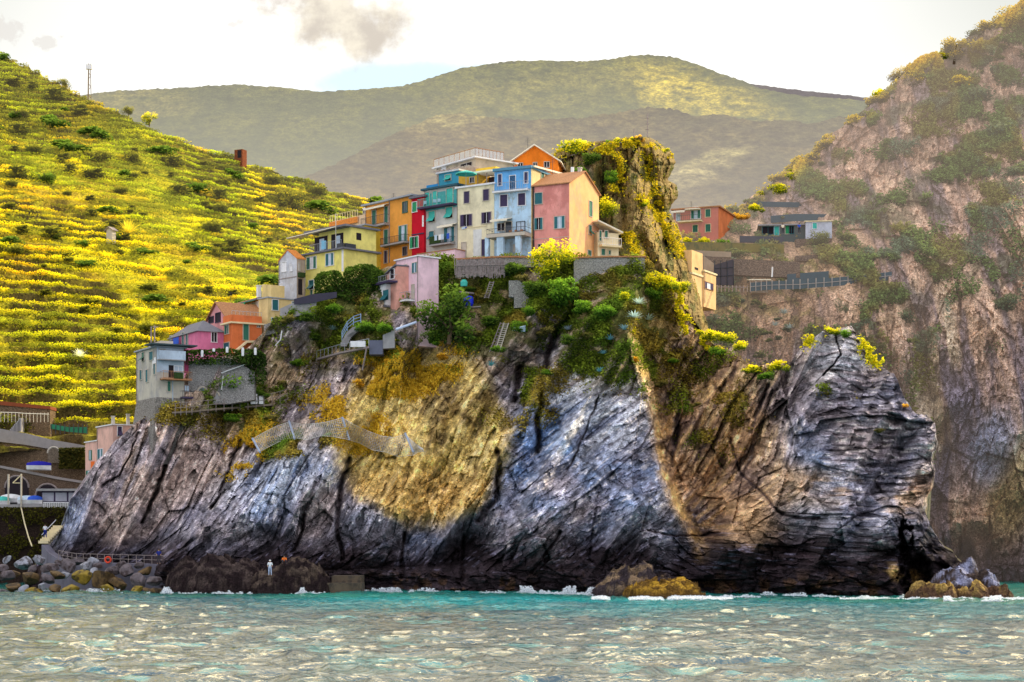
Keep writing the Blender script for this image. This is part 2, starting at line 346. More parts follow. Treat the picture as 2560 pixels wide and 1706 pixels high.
# colours -----------------------------------------------------------------
n1 = fbm(X0/4.5, Z0/4.5, 5, 5); n2_ = fbm(X0/1.1, Z0/1.1, 4, 6); nb = fbm(X0/11, Z0/9, 4, 7); n4 = fbm(X0/.45, Z0/.45, 3, 10)
grey = A_([.255, .225, .245]); tan = A_([.42, .32, .215]); blue = A_([.105, .185, .36]); dark = A_([.030, .018, .024]); brown = A_([.25, .165, .10]); ochre = A_([.42, .33, .115])
c = np.broadcast_to(grey, PX.shape+(3,)).copy()
c = mix(c, tan, np.clip(.45+1.8*nb+.8*n1, 0, 1)*.85)
c = mix(c, A_([.14, .13, .17]), sst(.05, .4, -n1+.3*n2_)*.7)
sl1 = ell(PX, PY, 330, 1190, 240, 170, -55, .35); c = mix(c, mix(np.broadcast_to(A_([.36, .29, .27]), c.shape).copy(), A_([.22, .21, .28]), sst(-.2, .25, nb+.4*n3)), np.clip(sl1, 0, 1)*.8)
bz = np.maximum(ell(PX, PY, 1430, 1200, 250, 230, -25, .5), .9*ell(PX, PY, 720, 1240, 170, 115, -15, .6)); bz = np.maximum(bz, .85*ell(PX, PY, 2130, 1080, 190, 170, 0, .6)); bz = np.maximum(bz, .6*sst(1200, 1300, PY))
c = mix(c, blue, bz*np.clip(.78+1.3*nb+.8*n1, 0, 1))
c = mix(c, A_([.40, .44, .52]), (ell(PX, PY, 1490, 1000, 150, 140, 0, .5)+.8*ell(PX, PY, 690, 1190, 130, 70, -20, .5)+.8*ell(PX, PY, 2080, 890, 90, 80, 0, .4)).clip(0, 1)*.75*np.clip(.6+1.6*n3, 0, 1))
br = sst(0, 24, PX-rx_(PY))*(1-sst(1880, 2010, PX))*sst(700, 800, PY)*(1-sst(1330, 1420, PY))
c = mix(c, brown*1.15, br*np.clip(.8+1.2*n1, 0, 1)); c = mix(c, A_([.46, .34, .19]), br*sst(.0, .4, n3+.4*nfine)*.8); c = mix(c, A_([.09, .06, .055]), br*sst(.1, .4, -n3-.5*n1)*.8)
oc = ell(PX+26*fbm(X0/4, Z0/4, 4, 91)+12*f2, PY+26*fbm(X0/4, Z0/4, 4, 92), 1060, 1085, 212, 218, 0, .12); oc = np.clip(oc, 0, 1)  # round ochre patch: warm light tone put into the rock colour
c = mix(c, ochre*(1+.6*n1[..., None])*(1+.5*n3[..., None]), oc*.92); c = mix(c, A_([.52, .43, .20]), oc*sst(.05, .4, n2_+.5*n3)*.8); c = mix(c, A_([.21, .15, .06]), oc*sst(.1, .45, -n1-.5*n3)*.85); c = mix(c, A_([.42, .27, .09]), oc*ell(PX, PY, 1050, 1240, 190, 60, 0, .6)*.6)
c = mix(c, A_([.62, .60, .60]), sst(.32, .58, nfine+.35*n4)*.42*(1-oc*.7)*(1-.6*br)*sst(1450, 1380, PY))
c = mix(c, A_([.055, .04, .055]), sst(.26, .55, -nfine-.3*n2_)*.55*(1-.5*oc))
wet = sst(1292, 1400, PY+60*n1+20*n2_)
c = mix(c, dark, wet*.93); c = mix(c, A_([.14, .075, .025]), wet*sst(.05, .3, n2_)*.5*sst(1410, 1470, PY)); c = mix(c, A_([.20, .20, .32]), wet*sst(.25, .5, nfine+.3*n2_)*.55*sst(1460, 1400, PY))
wx_ = PX+16*fbm(PX/30., PY/40., 3, 906); wy_ = PY+20*fbm(PX/30., PY/40., 3, 907)
c = mix(c, A_([.035, .025, .03]), sst(.1, .9, seg(wx_+22*fbm(PX/14., PY/18., 3, 911), wy_, [(2246, 1290), (2266, 1350), (2285, 1410), (2300, 1480)], 7+42*sst(1270, 1450, PY)))*.62*np.clip(.7+1.2*n2_+.6*n3, 0, 1))
c = mix(c, A_([.66, .44, .16]), (np.clip(1-np.abs(PX-rx_(PY)-12)/26., 0, 1)*sst(740, 820, PY)*(1-sst(1360, 1420, PY))*np.clip(.7+1.2*n2_, 0, 1)+.7*ell(PX, PY, 2262, 1440, 60, 22, 20, .5)*np.clip(.5+2*n2_, 0, 1)).clip(0, 1)*.85)  # gold of the sunlit rib and right flank put into the colour
c = mix(c, A_([.40, .28, .17]), .7*(ell(PX, PY, 2210, 1240, 110, 60, 0, .6)+ell(PX, PY, 1980, 1210, 120, 40, 0, .6)+ell(PX, PY, 1840, 1300, 90, 50, 20, .6)).clip(0, 1)*sst(-.1, .3, n1+.4*n3))
c = mix(c, A_([.045, .032, .04]), sst(.25, .9, crkm)*.8)  # cracks darkened, their shade put into the colour
c = c*(1-.35*(1-sst(0, .06, e2))*(1-.5*oc)+.6*f2*(1-.4*oc))[..., None]  # raised facets lightened, hollows and crack edges darkened: shade put into colour
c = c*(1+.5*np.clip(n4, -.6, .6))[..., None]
soil = A_([.22, .17, .055]); gr = A_([.09, .11, .025])
c = mix(c, soil, veg*.75*np.clip(.7+1.4*n1, 0, 1)*(1-oc*.7)); c = mix(c, gr, veg*sst(-.1, .3, n2_+n1)*.85*(1-oc*.6))
c = c*A_([1.42, 1.32, 1.20])*(1-.22*wet[..., None]); lum = np.clip(c.mean(-1), .01, 1); c = np.clip(c*(np.clip(lum/.24, .25, 2.2)**.28)[..., None], .006, 1)
# back cap so that the headland has a top
capY = [3, 9, 22, 40]; capz = [.2, .3, -1, -8]
last = V[-1]; caps = []
for a, b in zip(capY, capz):
    q = last.copy(); q[:, 0] *= 1+a/220.; q[:, 1] += a; q[:, 2] += b; caps.append(q)
V = np.concatenate([V]+[q[None] for q in caps]); c = np.concatenate([c]+[c[-1:]*.3+A_([.09, .085, .04])]*4)
rockm = mat_sheet('rock', fine=(1.1, 1.1, 1.8), var=.45, bump=.6, dist=.3, speck=4.2)
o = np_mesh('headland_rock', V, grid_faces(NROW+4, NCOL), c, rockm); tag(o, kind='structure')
# ---- generic relief sheet -------------------------------------------------
def sheet(name, px, top, bot, Yf, nrow, disp, colf, m, cap=((3, 0), (15, -4), (60, -30)), jit=4, jw=22, kind='structure', parent=None):
    tj = top(px)+jit*fbm(px/jw, px*0, 4, 9); v = np.linspace(0, 1, nrow)[:, None]; b = bot(px) if callable(bot) else np.full(px.shape, float(bot))
    PX = np.repeat(px[None], nrow, 0); PY = b[None]+(tj-b)[None]*v
    Y = Yf(PX, PY); X = (PX-CX)/F*Y; Z = H0+(HZ-PY)/F*Y
    dd, info = disp(PX, PY, X, Z)
    V = wp(PX, PY, Y-dd); c = colf(PX, PY, X, Z, info)
    caps = []
    for a, dz in cap:
        q = V[-1].copy(); q[:, 1] += a; q[:, 2] += dz; caps.append(q[None])
    V = np.concatenate([V]+caps); c = np.concatenate([c]+[c[-1:]]*len(cap))
    o = np_mesh(name, V, grid_faces(nrow+len(cap), len(px)), c, m); tag(o, kind=kind)
    return o
# ---- cliff across the cove ------------------------------------------------
ctop = interp_pts([(1560, 640), (1640, 610), (1700, 580), (1760, 556), (1800, 535), (1850, 515), (1890, 485), (1930, 458), (1970, 432), (2010, 402), (2060, 352), (2120, 305), (2170, 268), (2210, 236), (2240, 208), (2270, 172), (2310, 150), (2380, 128), (2405, 102), (2470, 74), (2520, 40), (2560, 8), (2620, -40), (2720, -110)])
def cYs(px, py):
    px = A_(px, float); py = A_(py, float)
    return tab(px, py, [1560, 1800, 2000, 2200, 2350, 2560, 2720], [-120, 200, 400, 550, 650, 800, 1000, 1250, 1480],
        [[330, 330, 325, 322, 320, 315, 312], [326, 326, 322, 314, 308, 302, 300], [316, 312, 310, 304, 296, 288, 284], [298, 294, 292, 288, 284, 276, 272], [276, 274, 274, 274, 273, 268, 264], [264, 264, 264, 264, 264, 260, 255], [260, 259, 259, 258, 257, 252, 246], [258, 256, 256, 255, 254, 248, 240], [256, 255, 254, 253, 252, 246, 238]])
def cdisp(PX, PY, X, Z):
    d, e2, T, f2, nfine = rockface(X, Z, 78, 140); S = T
    but = 3.5*ridge(X/13+.3*fbm(X/9, Z/9, 2, 4), Z/60, 60)*sst(1950, 2250, PX)*1.5
    ter = sst(2300, 2100, PX)*sst(540, 600, PY)*sst(900, 780, PY)
    gul = 5*seg(PX, PY, [(2290, 800), (2330, 1000), (2350, 1200), (2330, 1440)], 40)+4*ell(PX, PY, 2430, 1380, 60, 60, 0, .4)
    return d*(1-.6*ter)*1.15+but-gul, (e2, f2, nfine, ter)
def ccol(PX, PY, X, Z, info):
    e2, f2, nfine, ter = info
    n1 = fbm(X/6, Z/6, 5, 15); n2 = fbm(X/1.8, Z/1.8, 4, 16); n3 = fbm(X/1.6, Z/12, 4, 18); nb = fbm(X/16, Z/20, 3, 19)
    c = np.broadcast_to(A_([.44, .29, .21]), PX.shape+(3,)).copy()
    c = mix(c, A_([.68, .47, .33]), sst(-.15, .4, n3+.5*nb)*.85); c = mix(c, A_([.17, .14, .17]), sst(.0, .45, -n3+.4*n1)*.75)
    low = sst(800, 1080, PY); c = mix(c, A_([.14, .16, .27]), low*.65*np.clip(.6+1.5*nb, 0, 1)); c = mix(c, A_([.56, .47, .34]), ell(PX, PY, 2340, 960, 60, 240, 4, .6)*sst(-.3, .3, n3)*.9); c = mix(c, A_([.45, .33, .12]), ell(PX, PY, 2530, 1230, 60, 130, 10, .5)*.7); c = mix(c, A_([.30, .36, .52]), ell(PX, PY, 2480, 1120, 50, 90, 10, .5)*.7)
    g = sst(.0, .35, n1+.5*n2)*sst(900, 640, PY+90*n1); g = np.maximum(g, .9*ell(PX, PY, 2440, 330, 150, 210, 25, .6)*sst(-.25, .1, n1+.3*n2))
    c = mix(c, A_([.075, .09, .04]), g*.7)
    t = ter*np.clip(.8+n1, 0, 1); c = mix(c, A_([.36, .21, .10]), t*.65); c = mix(c, A_([.18, .15, .04]), t*sst(-.05, .3, n2)*.8)
    c = mix(c, A_([.05, .045, .08]), sst(1290, 1430, PY+30*n1)*.85); c = mix(c, A_([.02, .02, .03]), ell(PX, PY, 2415, 1400, 26, 55, 0, .3)*.9)
    c = c*(1-.3*(1-sst(0, .06, e2))+.4*f2+.35*np.clip(nfine, -.6, .6))[..., None]  # facet shading put into the cliff colour: hollows darker, bulges lighter
    return np.clip(c, .006, 1)
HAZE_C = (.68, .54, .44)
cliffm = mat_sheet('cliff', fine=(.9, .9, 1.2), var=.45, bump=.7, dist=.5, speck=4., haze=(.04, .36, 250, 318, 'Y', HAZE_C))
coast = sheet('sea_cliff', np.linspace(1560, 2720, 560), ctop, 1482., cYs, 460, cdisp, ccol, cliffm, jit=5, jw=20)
# ---- pinnacle behind the village -----------------------------------------
CL = interp_pts([(340, 1585), (346, 1560), (353, 1500), (360, 1440), (372, 1400), (395, 1375), (430, 1370), (640, 1370), (900, 1380)])
CR = interp_pts([(340, 1615), (352, 1640), (372, 1672), (385, 1684), (405, 1688), (425, 1683), (440, 1676), (452, 1672), (463, 1690), (480, 1697), (497, 1692), (512, 1678), (528, 1674), (560, 1692), (600, 1706), (640, 1722), (690, 1736), (740, 1748), (800, 1765), (900, 1790)])
nr, nc = 300, 240
pyr = np.linspace(900, 342, nr); uu = np.linspace(0, 1, nc)
Lx = CL(pyr)+3*fbm(pyr/16, pyr*0, 3, 31); Rx = CR(pyr)+5*fbm(pyr/14, pyr*0, 4, 32)
PX = Lx[:, None]+(Rx-Lx)[:, None]*uu[None]; PY = np.repeat(pyr[:, None], nc, 1)
def cragY(PX, PY, U):
    Y = 242+(900-PY)*.016
    Y = Y+11*np.clip((U-.55)/.45, 0, 1)**2.2+4*np.clip((.3-U)/.3, 0, 1)**2
    for pts, w, dep in (([(1610, 380), (1628, 470), (1650, 560), (1668, 620)], 26, 3.2), ([(1545, 420), (1560, 520), (1556, 600)], 26, 2.5), ([(1600, 600), (1640, 680), (1660, 760)], 22, 2.5), ([(1500, 440), (1510, 560)], 24, 2.5)):
        Y = Y+dep*np.clip(1-np.abs(PX-interp_pts([(b, a) for a, b in pts])(PY))/w, 0, 1)*sst(pts[0][1]-30, pts[0][1]+10, PY)*(1-sst(pts[-1][1]-10, pts[-1][1]+40, PY))
    return Y
U = np.repeat(uu[None], nr, 0); Yc = cragY(PX, PY, U)
X = (PX-CX)/F*Yc; Z = H0+(HZ-PY)/F*Yc
d, e2, T, f2, nfine = rockface(X, Z, 82, 240)
V = wp(PX, PY, Yc-d*.85*np.clip(np.minimum(U, 1-U)/.04, .2, 1))
n1 = fbm(X/3.5, Z/5, 5, 25); n2_ = fbm(X/1.0, Z/1.6, 4, 26); n3 = fbm(X/.9, Z/6, 4, 28)
c = np.broadcast_to(A_([.28, .20, .08]), PX.shape+(3,)).copy()
c = mix(c, A_([.19, .17, .15]), sst(-.1, .4, n1)*.8*sst(.65, .2, U)); c = mix(c, A_([.40, .28, .09]), sst(-.05, .4, n3)*.7)
c = mix(c, A_([.11, .12, .04]), sst(.05, .35, n2_+.6*n1)*.75)
c = c*(1-.4*(1-sst(0, .14, e2)))[..., None]
caps = []
for a, dz in ((3, -.5), (10, -3), (25, -12)):
    q = V[-1].copy(); q[:, 1] += a; q[:, 2] += dz; caps.append(q[None])
V = np.concatenate([V]+caps); c = np.concatenate([c]+[c[-1:]]*3)
tag(np_mesh('rock_pinnacle', V, grid_faces(nr+3, nc), c, rockm), kind='structure')
def cragp(px, py, off=0.):
    u = (px-float(CL(py)))/max(1., float(CR(py)-CL(py))); return W(px, py, float(cragY(A_([px], float), A_([py], float), A_([u]))[0])+off)
# ---- terraced hillside ------------------------------------------------------
ltop = interp_pts([(-560, -250), (-260, -40), (-120, 60), (0, 130), (60, 165), (100, 182), (150, 212), (200, 238), (250, 262), (330, 297), (400, 332), (480, 362), (560, 388), (620, 408), (700, 432), (780, 457), (850, 480), (930, 502), (1010, 524), (1100, 560)])
def lYs(px, py):
    px = A_(px, float); py = A_(py, float)
    return tab(px, py, [-260, 0, 350, 600, 900, 1100], [-50, 150, 350, 500, 600, 700, 800, 900, 1000, 1120],
        [[420, 425, 440, 450, 460, 470], [392, 398, 412, 428, 440, 450], [352, 358, 380, 402, 430, 445], [322, 328, 352, 378, 418, 436], [303, 308, 330, 354, 392, 410], [285, 290, 312, 330, 360, 376], [270, 274, 294, 306, 326, 340], [257, 260, 276, 284, 296, 306], [246, 249, 258, 264, 272, 280], [238, 240, 246, 250, 256, 262]])
LEV = [14.0]
while LEV[-1] < 180: LEV.append(LEV[-1]+(2.1 if LEV[-1] < 48 else 1.85 if LEV[-1] < 75 else 1.6))
LEV = np.array(LEV)
ncl, nrl = 720, 620
lpx = np.linspace(-560, 1100, ncl); tj = ltop(lpx)+3*fbm(lpx/16, lpx*0, 4, 44); vv = np.linspace(0, 1, nrl)[:, None]
PX = np.repeat(lpx[None], nrl, 0); PY = 1125+(tj-1125)[None]*vv
Y = lYs(PX, PY); X = (PX-CX)/F*Y; Z = H0+(HZ-PY)/F*Y
wob = 1.6*fbm(X/38, Y/38, 2, 51)+.25*fbm(X/8, Y/8, 2, 52)
terr = np.clip(1.-.6*sst(.08, .34, fbm(X/40, Y/40, 3, 53)), .3, 1)     # wilder patches where the walls have gone
def stairs(Z, wob):
    q = Z+wob; i = np.clip(np.searchsorted(LEV, q)-1, 0, len(LEV)-2); f = (q-LEV[i])/(LEV[i+1]-LEV[i]); H = LEV[i+1]-LEV[i]
    return Z-f*H+H*sst(.70, .9, f), f
Zs, fr = stairs(Z, wob)
Zn = Z+(Zs-Z)*terr+.5*fbm(X/3, Y/3, 4, 54)
V = np.stack([X, Y, Zn], -1)
n1 = fbm(X/12, Y/12, 4, 61); n2_ = fbm(X/2.5, Y/4, 4, 62)
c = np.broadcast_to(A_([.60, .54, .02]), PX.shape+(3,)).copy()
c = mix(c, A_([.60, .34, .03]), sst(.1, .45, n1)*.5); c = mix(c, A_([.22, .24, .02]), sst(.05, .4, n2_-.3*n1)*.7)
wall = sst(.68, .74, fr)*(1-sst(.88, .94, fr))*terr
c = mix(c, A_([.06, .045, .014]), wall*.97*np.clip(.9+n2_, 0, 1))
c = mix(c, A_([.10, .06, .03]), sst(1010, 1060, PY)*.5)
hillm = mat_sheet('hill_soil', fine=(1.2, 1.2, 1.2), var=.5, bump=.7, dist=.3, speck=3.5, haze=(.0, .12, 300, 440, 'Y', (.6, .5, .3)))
caps = []
for a, dz in ((4, -.5), (30, -12), (120, -70)):
    q = V[-1].copy(); q[:, 1] += a; q[:, 2] += dz; caps.append(q[None])
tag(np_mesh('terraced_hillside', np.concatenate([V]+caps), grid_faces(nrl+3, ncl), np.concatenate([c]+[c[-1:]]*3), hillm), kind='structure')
HL = dict(PX=PX, PY=PY, V=V, fr=fr, terr=terr, n1=n1, tj=tj)
def lp(px, py):
    Y = float(lYs(A_([px]), A_([py]))[0]); return W(px, py, Y)
# ---- far mountains ----------------------------------------------------------
def mountain(name, pts, bot, Yt, Yb, colA, colB, haze, s, bump=3.0, x0=-1500, x1=2900, nc=1000, nr=150, lit=None):
    top = interp_pts(pts)
    def Yf(PX, PY): return Yb+(Yt-Yb)*np.clip((bot-PY)/(bot-180), 0, 1.2)
    def disp(PX, PY, X, Z):
        sc = Yt/900.
        g = 60*sc*fbm(X/(150*sc), Z/(360*sc), 3, s+1)+12*sc*fbm(X/(45*sc), Z/(90*sc), 3, s+3)
        tr = 3*sc*fbm(X/(12*sc), Z/(8*sc), 3, s+2)
        return g+tr, (g, tr)
    def colf(PX, PY, X, Z, info):
        n = fbm(X/40, Z/40, 4, s+5); m2 = fbm(X/12, Z/9, 3, s+6)
        c = np.broadcast_to(A_(colA), PX.shape+(3,)).copy(); c = mix(c, A_(colB), sst(-.3, .4, n+.5*m2))
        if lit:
            for (a, b, rx, ry, an, cc) in lit: c = mix(c, A_(cc), ell(PX, PY, a, b, rx, ry, an, .5)*np.clip(.8+1.2*m2, 0, 1))  # sunlit patches put into the slope colour
        return c
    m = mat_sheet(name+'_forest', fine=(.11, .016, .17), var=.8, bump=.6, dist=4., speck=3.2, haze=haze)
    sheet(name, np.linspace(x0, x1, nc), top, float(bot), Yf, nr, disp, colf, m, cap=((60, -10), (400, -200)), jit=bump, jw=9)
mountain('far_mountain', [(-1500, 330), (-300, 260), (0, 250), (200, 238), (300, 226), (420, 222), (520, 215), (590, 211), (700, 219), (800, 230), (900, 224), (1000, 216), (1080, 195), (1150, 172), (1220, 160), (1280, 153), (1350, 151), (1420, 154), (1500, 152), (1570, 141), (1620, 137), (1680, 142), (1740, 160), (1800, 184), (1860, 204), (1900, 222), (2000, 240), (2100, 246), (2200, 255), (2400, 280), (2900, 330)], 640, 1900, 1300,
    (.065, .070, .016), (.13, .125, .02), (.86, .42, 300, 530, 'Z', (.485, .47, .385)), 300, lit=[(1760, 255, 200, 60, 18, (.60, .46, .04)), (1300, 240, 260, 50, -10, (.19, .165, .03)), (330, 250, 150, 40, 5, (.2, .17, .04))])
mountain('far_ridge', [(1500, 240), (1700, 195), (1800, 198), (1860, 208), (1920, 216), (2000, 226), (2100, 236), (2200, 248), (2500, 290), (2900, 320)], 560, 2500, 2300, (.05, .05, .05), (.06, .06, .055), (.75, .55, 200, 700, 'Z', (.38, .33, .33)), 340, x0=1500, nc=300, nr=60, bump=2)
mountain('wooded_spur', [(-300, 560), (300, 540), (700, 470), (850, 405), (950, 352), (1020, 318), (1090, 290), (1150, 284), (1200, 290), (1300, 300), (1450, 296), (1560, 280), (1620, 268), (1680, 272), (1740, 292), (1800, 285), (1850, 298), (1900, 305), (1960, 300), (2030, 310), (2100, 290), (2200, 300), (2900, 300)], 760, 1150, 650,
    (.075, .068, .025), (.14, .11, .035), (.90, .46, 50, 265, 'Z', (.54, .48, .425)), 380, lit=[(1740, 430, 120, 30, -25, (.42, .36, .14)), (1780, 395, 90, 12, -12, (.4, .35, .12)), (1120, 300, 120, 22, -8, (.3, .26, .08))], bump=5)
# ---- sea --------------------------------------------------------------------
ncw, nrw = 1150, 520
wpx = np.concatenate([[-30000, -9000, -2500], np.linspace(-250, 2810, ncw), [5000, 11000, 32000]])
inv = np.concatenate([[3., 1.6], np.linspace(1/66., 1/300., nrw)*27000/27000, [1/600.]])     # 1/Y
Yw = np.concatenate([[4., 30.], 1/np.linspace(1/62., 1/292., nrw), [420.]])
PX = np.repeat(wpx[None], len(Yw), 0); Yg = np.repeat(Yw[:, None], len(wpx), 1)
X = (PX-CX)/F*Yg
inn = ((PX > -300) & (PX < 2900)).astype(float)*((Yg > 50) & (Yg < 300))
def waves(X, Y):
    a = R(8); xr = X*math.cos(a)+Y*math.sin(a); yr = -X*math.sin(a)+Y*math.cos(a)
    wx = xr+.8*n2(X/3, Y/3, 70); wy = yr+.8*n2(X/3, Y/3, 71)
    w = .15*ridge(wx/3.8, wy/2.4, 72)+.12*ridge(wx/2.0, wy/1.3, 73)+.055*ridge(wx/1.1, wy/.75, 74)+.16*n2(X/15, Y/9, 76)
    return w
Zw = waves(X, Yg)*inn
near = 1-sst(12, 80, hY(np.clip(PX, 70, 2450), np.full(PX.shape, 1478.))-Yg)
sh = np.clip(near+.45*fbm(X/7, Yg/6, 4, 80), 0, 1)*(.25+.75*sst(560, 900, PX)*(1-.6*sst(1600, 2000, PX)))
sh = np.maximum(sh, sst(.3, .5, fbm(X/2.6, Yg/2.0, 3, 81))*.5)
cw = np.broadcast_to(A_([.0, .055, .11]), PX.shape+(3,)).copy()
cw = mix(cw, A_([.0, .30, .36]), sh); cw = mix(cw, A_([.02, .20, .13]), sst(.9, 1., near)*.6)
wm, t, out = nt('sea_water')
at = node(t, 'ShaderNodeAttribute', attribute_name='Col')
nz = node(t, 'ShaderNodeTexNoise', i_Scale=1.0, i_Detail=5.0, i_Roughness=.6); t.links.new(texco(t, (1.5, 1.5, 1)), nz.inputs['Vector'])
bp = node(t, 'ShaderNodeBump', i_Strength=.8, i_Distance=.3); t.links.new(nz.outputs['Fac'], bp.inputs['Height'])
df = node(t, 'ShaderNodeBsdfDiffuse'); t.links.new(at.outputs['Color'], df.inputs[0])
gl = node(t, 'ShaderNodeBsdfGlossy', i_Roughness=.07); gl.inputs['Color'].default_value = (1, .91, .71, 1); t.links.new(bp.outputs[0], gl.inputs['Normal'])
fr_ = node(t, 'ShaderNodeFresnel', i_IOR=2.0); t.links.new(bp.outputs[0], fr_.inputs['Normal'])
ms = node(t, 'ShaderNodeMixShader'); t.links.new(fr_.outputs[0], ms.inputs['Fac']); t.links.new(df.outputs[0], ms.inputs[1]); t.links.new(gl.outputs[0], ms.inputs[2])
t.links.new(ms.outputs[0], out.inputs['Surface'])
tag(np_mesh('sea', np.stack([X, Yg, Zw], -1), grid_faces(len(Yw), len(wpx)), cw, wm, smooth=True), kind='structure')
# land under and behind everything, out to the horizon
g = np.array([[-9000, 285, -4], [9000, 285, -4], [9000, 9000, -4], [-9000, 9000, -4]], float)
np_mesh('ground', g, np.array([[0, 1, 2, 3]]), np.tile([.08, .08, .03], (4, 1)), hillm)['kind'] = 'structure'
# ================================================================== BUILDERS
class MB:
    def __init__(s): s.v = []; s.f = []
    def hexa(s, p):                                    # 8 points: bottom ring 0-3, top ring 4-7
        b = len(s.v); s.v += [tuple(q) for q in p]
        for f in ((0, 3, 2, 1), (4, 5, 6, 7), (0, 1, 5, 4), (1, 2, 6, 5), (2, 3, 7, 6), (3, 0, 4, 7)): s.f.append(tuple(b+i for i in f))
    def poly(s, pts):
        b = len(s.v); s.v += [tuple(q) for q in pts]; s.f.append(tuple(range(b, b+len(pts))))
    def prism(s, ring, z0, z1):
        n = len(ring); b = len(s.v)
        s.v += [(x, y, z0) for x, y in ring]+[(x, y, z1) for x, y in ring]
        s.f.append(tuple(b+i for i in reversed(range(n)))); s.f.append(tuple(b+n+i for i in range(n)))
        for i in range(n):
            j = (i+1) % n; s.f.append((b+i, b+j, b+n+j, b+n+i))
    def box(s, x0, x1, y0, y1, z0, z1): s.prism([(x0, y0), (x1, y0), (x1, y1), (x0, y1)], z0, z1)
    def fbox(s, fc, s0, s1, z0, z1, o0, o1):
        s.hexa([fc.pt(a, o, z0) for a, o in ((s0, o1), (s1, o1), (s1, o0), (s0, o0))]+[fc.pt(a, o, z1) for a, o in ((s0, o1), (s1, o1), (s1, o0), (s0, o0))])
    def bar(s, p, q, r, r2=None, n=4):
        p = Vector(p); q = Vector(q); d = (q-p); 
        if d.length < 1e-6: return
        d.normalize(); a = d.orthogonal().normalized(); c = d.cross(a); b = len(s.v); r2 = r if r2 is None else r2
        for P, rr in ((p, r), (q, r2)):
            for i in range(n):
                t = 2*math.pi*(i+.5)/n; s.v.append(tuple(P+(a*math.cos(t)+c*math.sin(t))*rr))
        for i in range(n): j = (i+1) % n; s.f.append((b+i, b+j, b+n+j, b+n+i))
        s.f.append(tuple(b+i for i in reversed(range(n)))); s.f.append(tuple(b+n+i for i in range(n)))
    def path(s, pts, r, n=4):
        for p, q in zip(pts[:-1], pts[1:]): s.bar(p, q, r, n=n)
    def lathe(s, c, prof, n=10):
        b = len(s.v)
        for r, z in prof:
            for i in range(n): s.v.append((c[0]+r*math.cos(2*math.pi*i/n), c[1]+r*math.sin(2*math.pi*i/n), c[2]+z))
        for k in range(len(prof)-1):
            for i in range(n): j = (i+1) % n; s.f.append((b+k*n+i, b+k*n+j, b+k*n+n+j, b+k*n+n+i))
        s.f.append(tuple(b+i for i in reversed(range(n)))); s.f.append(tuple(b+(len(prof)-1)*n+i for i in range(n)))
    def build(s, name, m, parent=None, smooth=False):
        L = wloc(parent)
        me = bpy.data.meshes.new(name); me.from_pydata([(x-L[0], y-L[1], z-L[2]) for x, y, z in s.v], [], s.f); me.update()
        if smooth:
            me.polygons.foreach_set('use_smooth', [True]*len(me.polygons))
        me.materials.append(m)
        o = bpy.data.objects.new(name, me); COL.objects.link(o)
        if parent: o.parent = parent
        return o
def wloc(o):
    x = y = z = 0
    while o is not None: x += o.location.x; y += o.location.y; z += o.location.z; o = o.parent
    return x, y, z
class Face:
    def __init__(s, O, u, n): s.O = O; s.u = u; s.n = n
    def pt(s, a, o, z): return (s.O[0]+s.u[0]*a+s.n[0]*o, s.O[1]+s.u[1]*a+s.n[1]*o, z)
    def s_(s, px):
        a = (px-CX)/F; return (a*s.O[1]-s.O[0])/(s.u[0]-a*s.u[1])
    def z_(s, px, py):
        Y = s.O[1]+s.s_(px)*s.u[1]; return H0+(HZ-py)/F*Y
    def rect(s, x0, y0, x1, y1):
        a, b = s.s_(x0), s.s_(x1); xm = (x0+x1)/2; return min(a, b), max(a, b), s.z_(xm, y1), s.z_(xm, y0)
zA = lambda x, y: (680+x/3.92, 360+y/3.92)
zB = lambda x, y: (1040+x/3.919, 360+y/3.919)
zC = lambda x, y: (320+x/3.92, 600+y/3.92)
zD = lambda x, y: (780+x/3.92, 600+y/3.92)
zE = lambda x, y: (x/3.016, 980+y/3.016)
zF = lambda x, y: (1640+x/3.92, 480+y/3.92)
zG = lambda x, y: (320+x/4.9, 780+y/4.9)
zP = lambda x, y: (x, y)
def paint(n, c, **k):
    k.setdefault('c2', tuple(q*.84 for q in c))
    return mat('wall_'+n, c, rough=.9, var=k.pop('var', .14), scale=k.pop('scale', .55), bump=.15, spec=.1, stain=k.pop('stain', .45)*.55, **k)
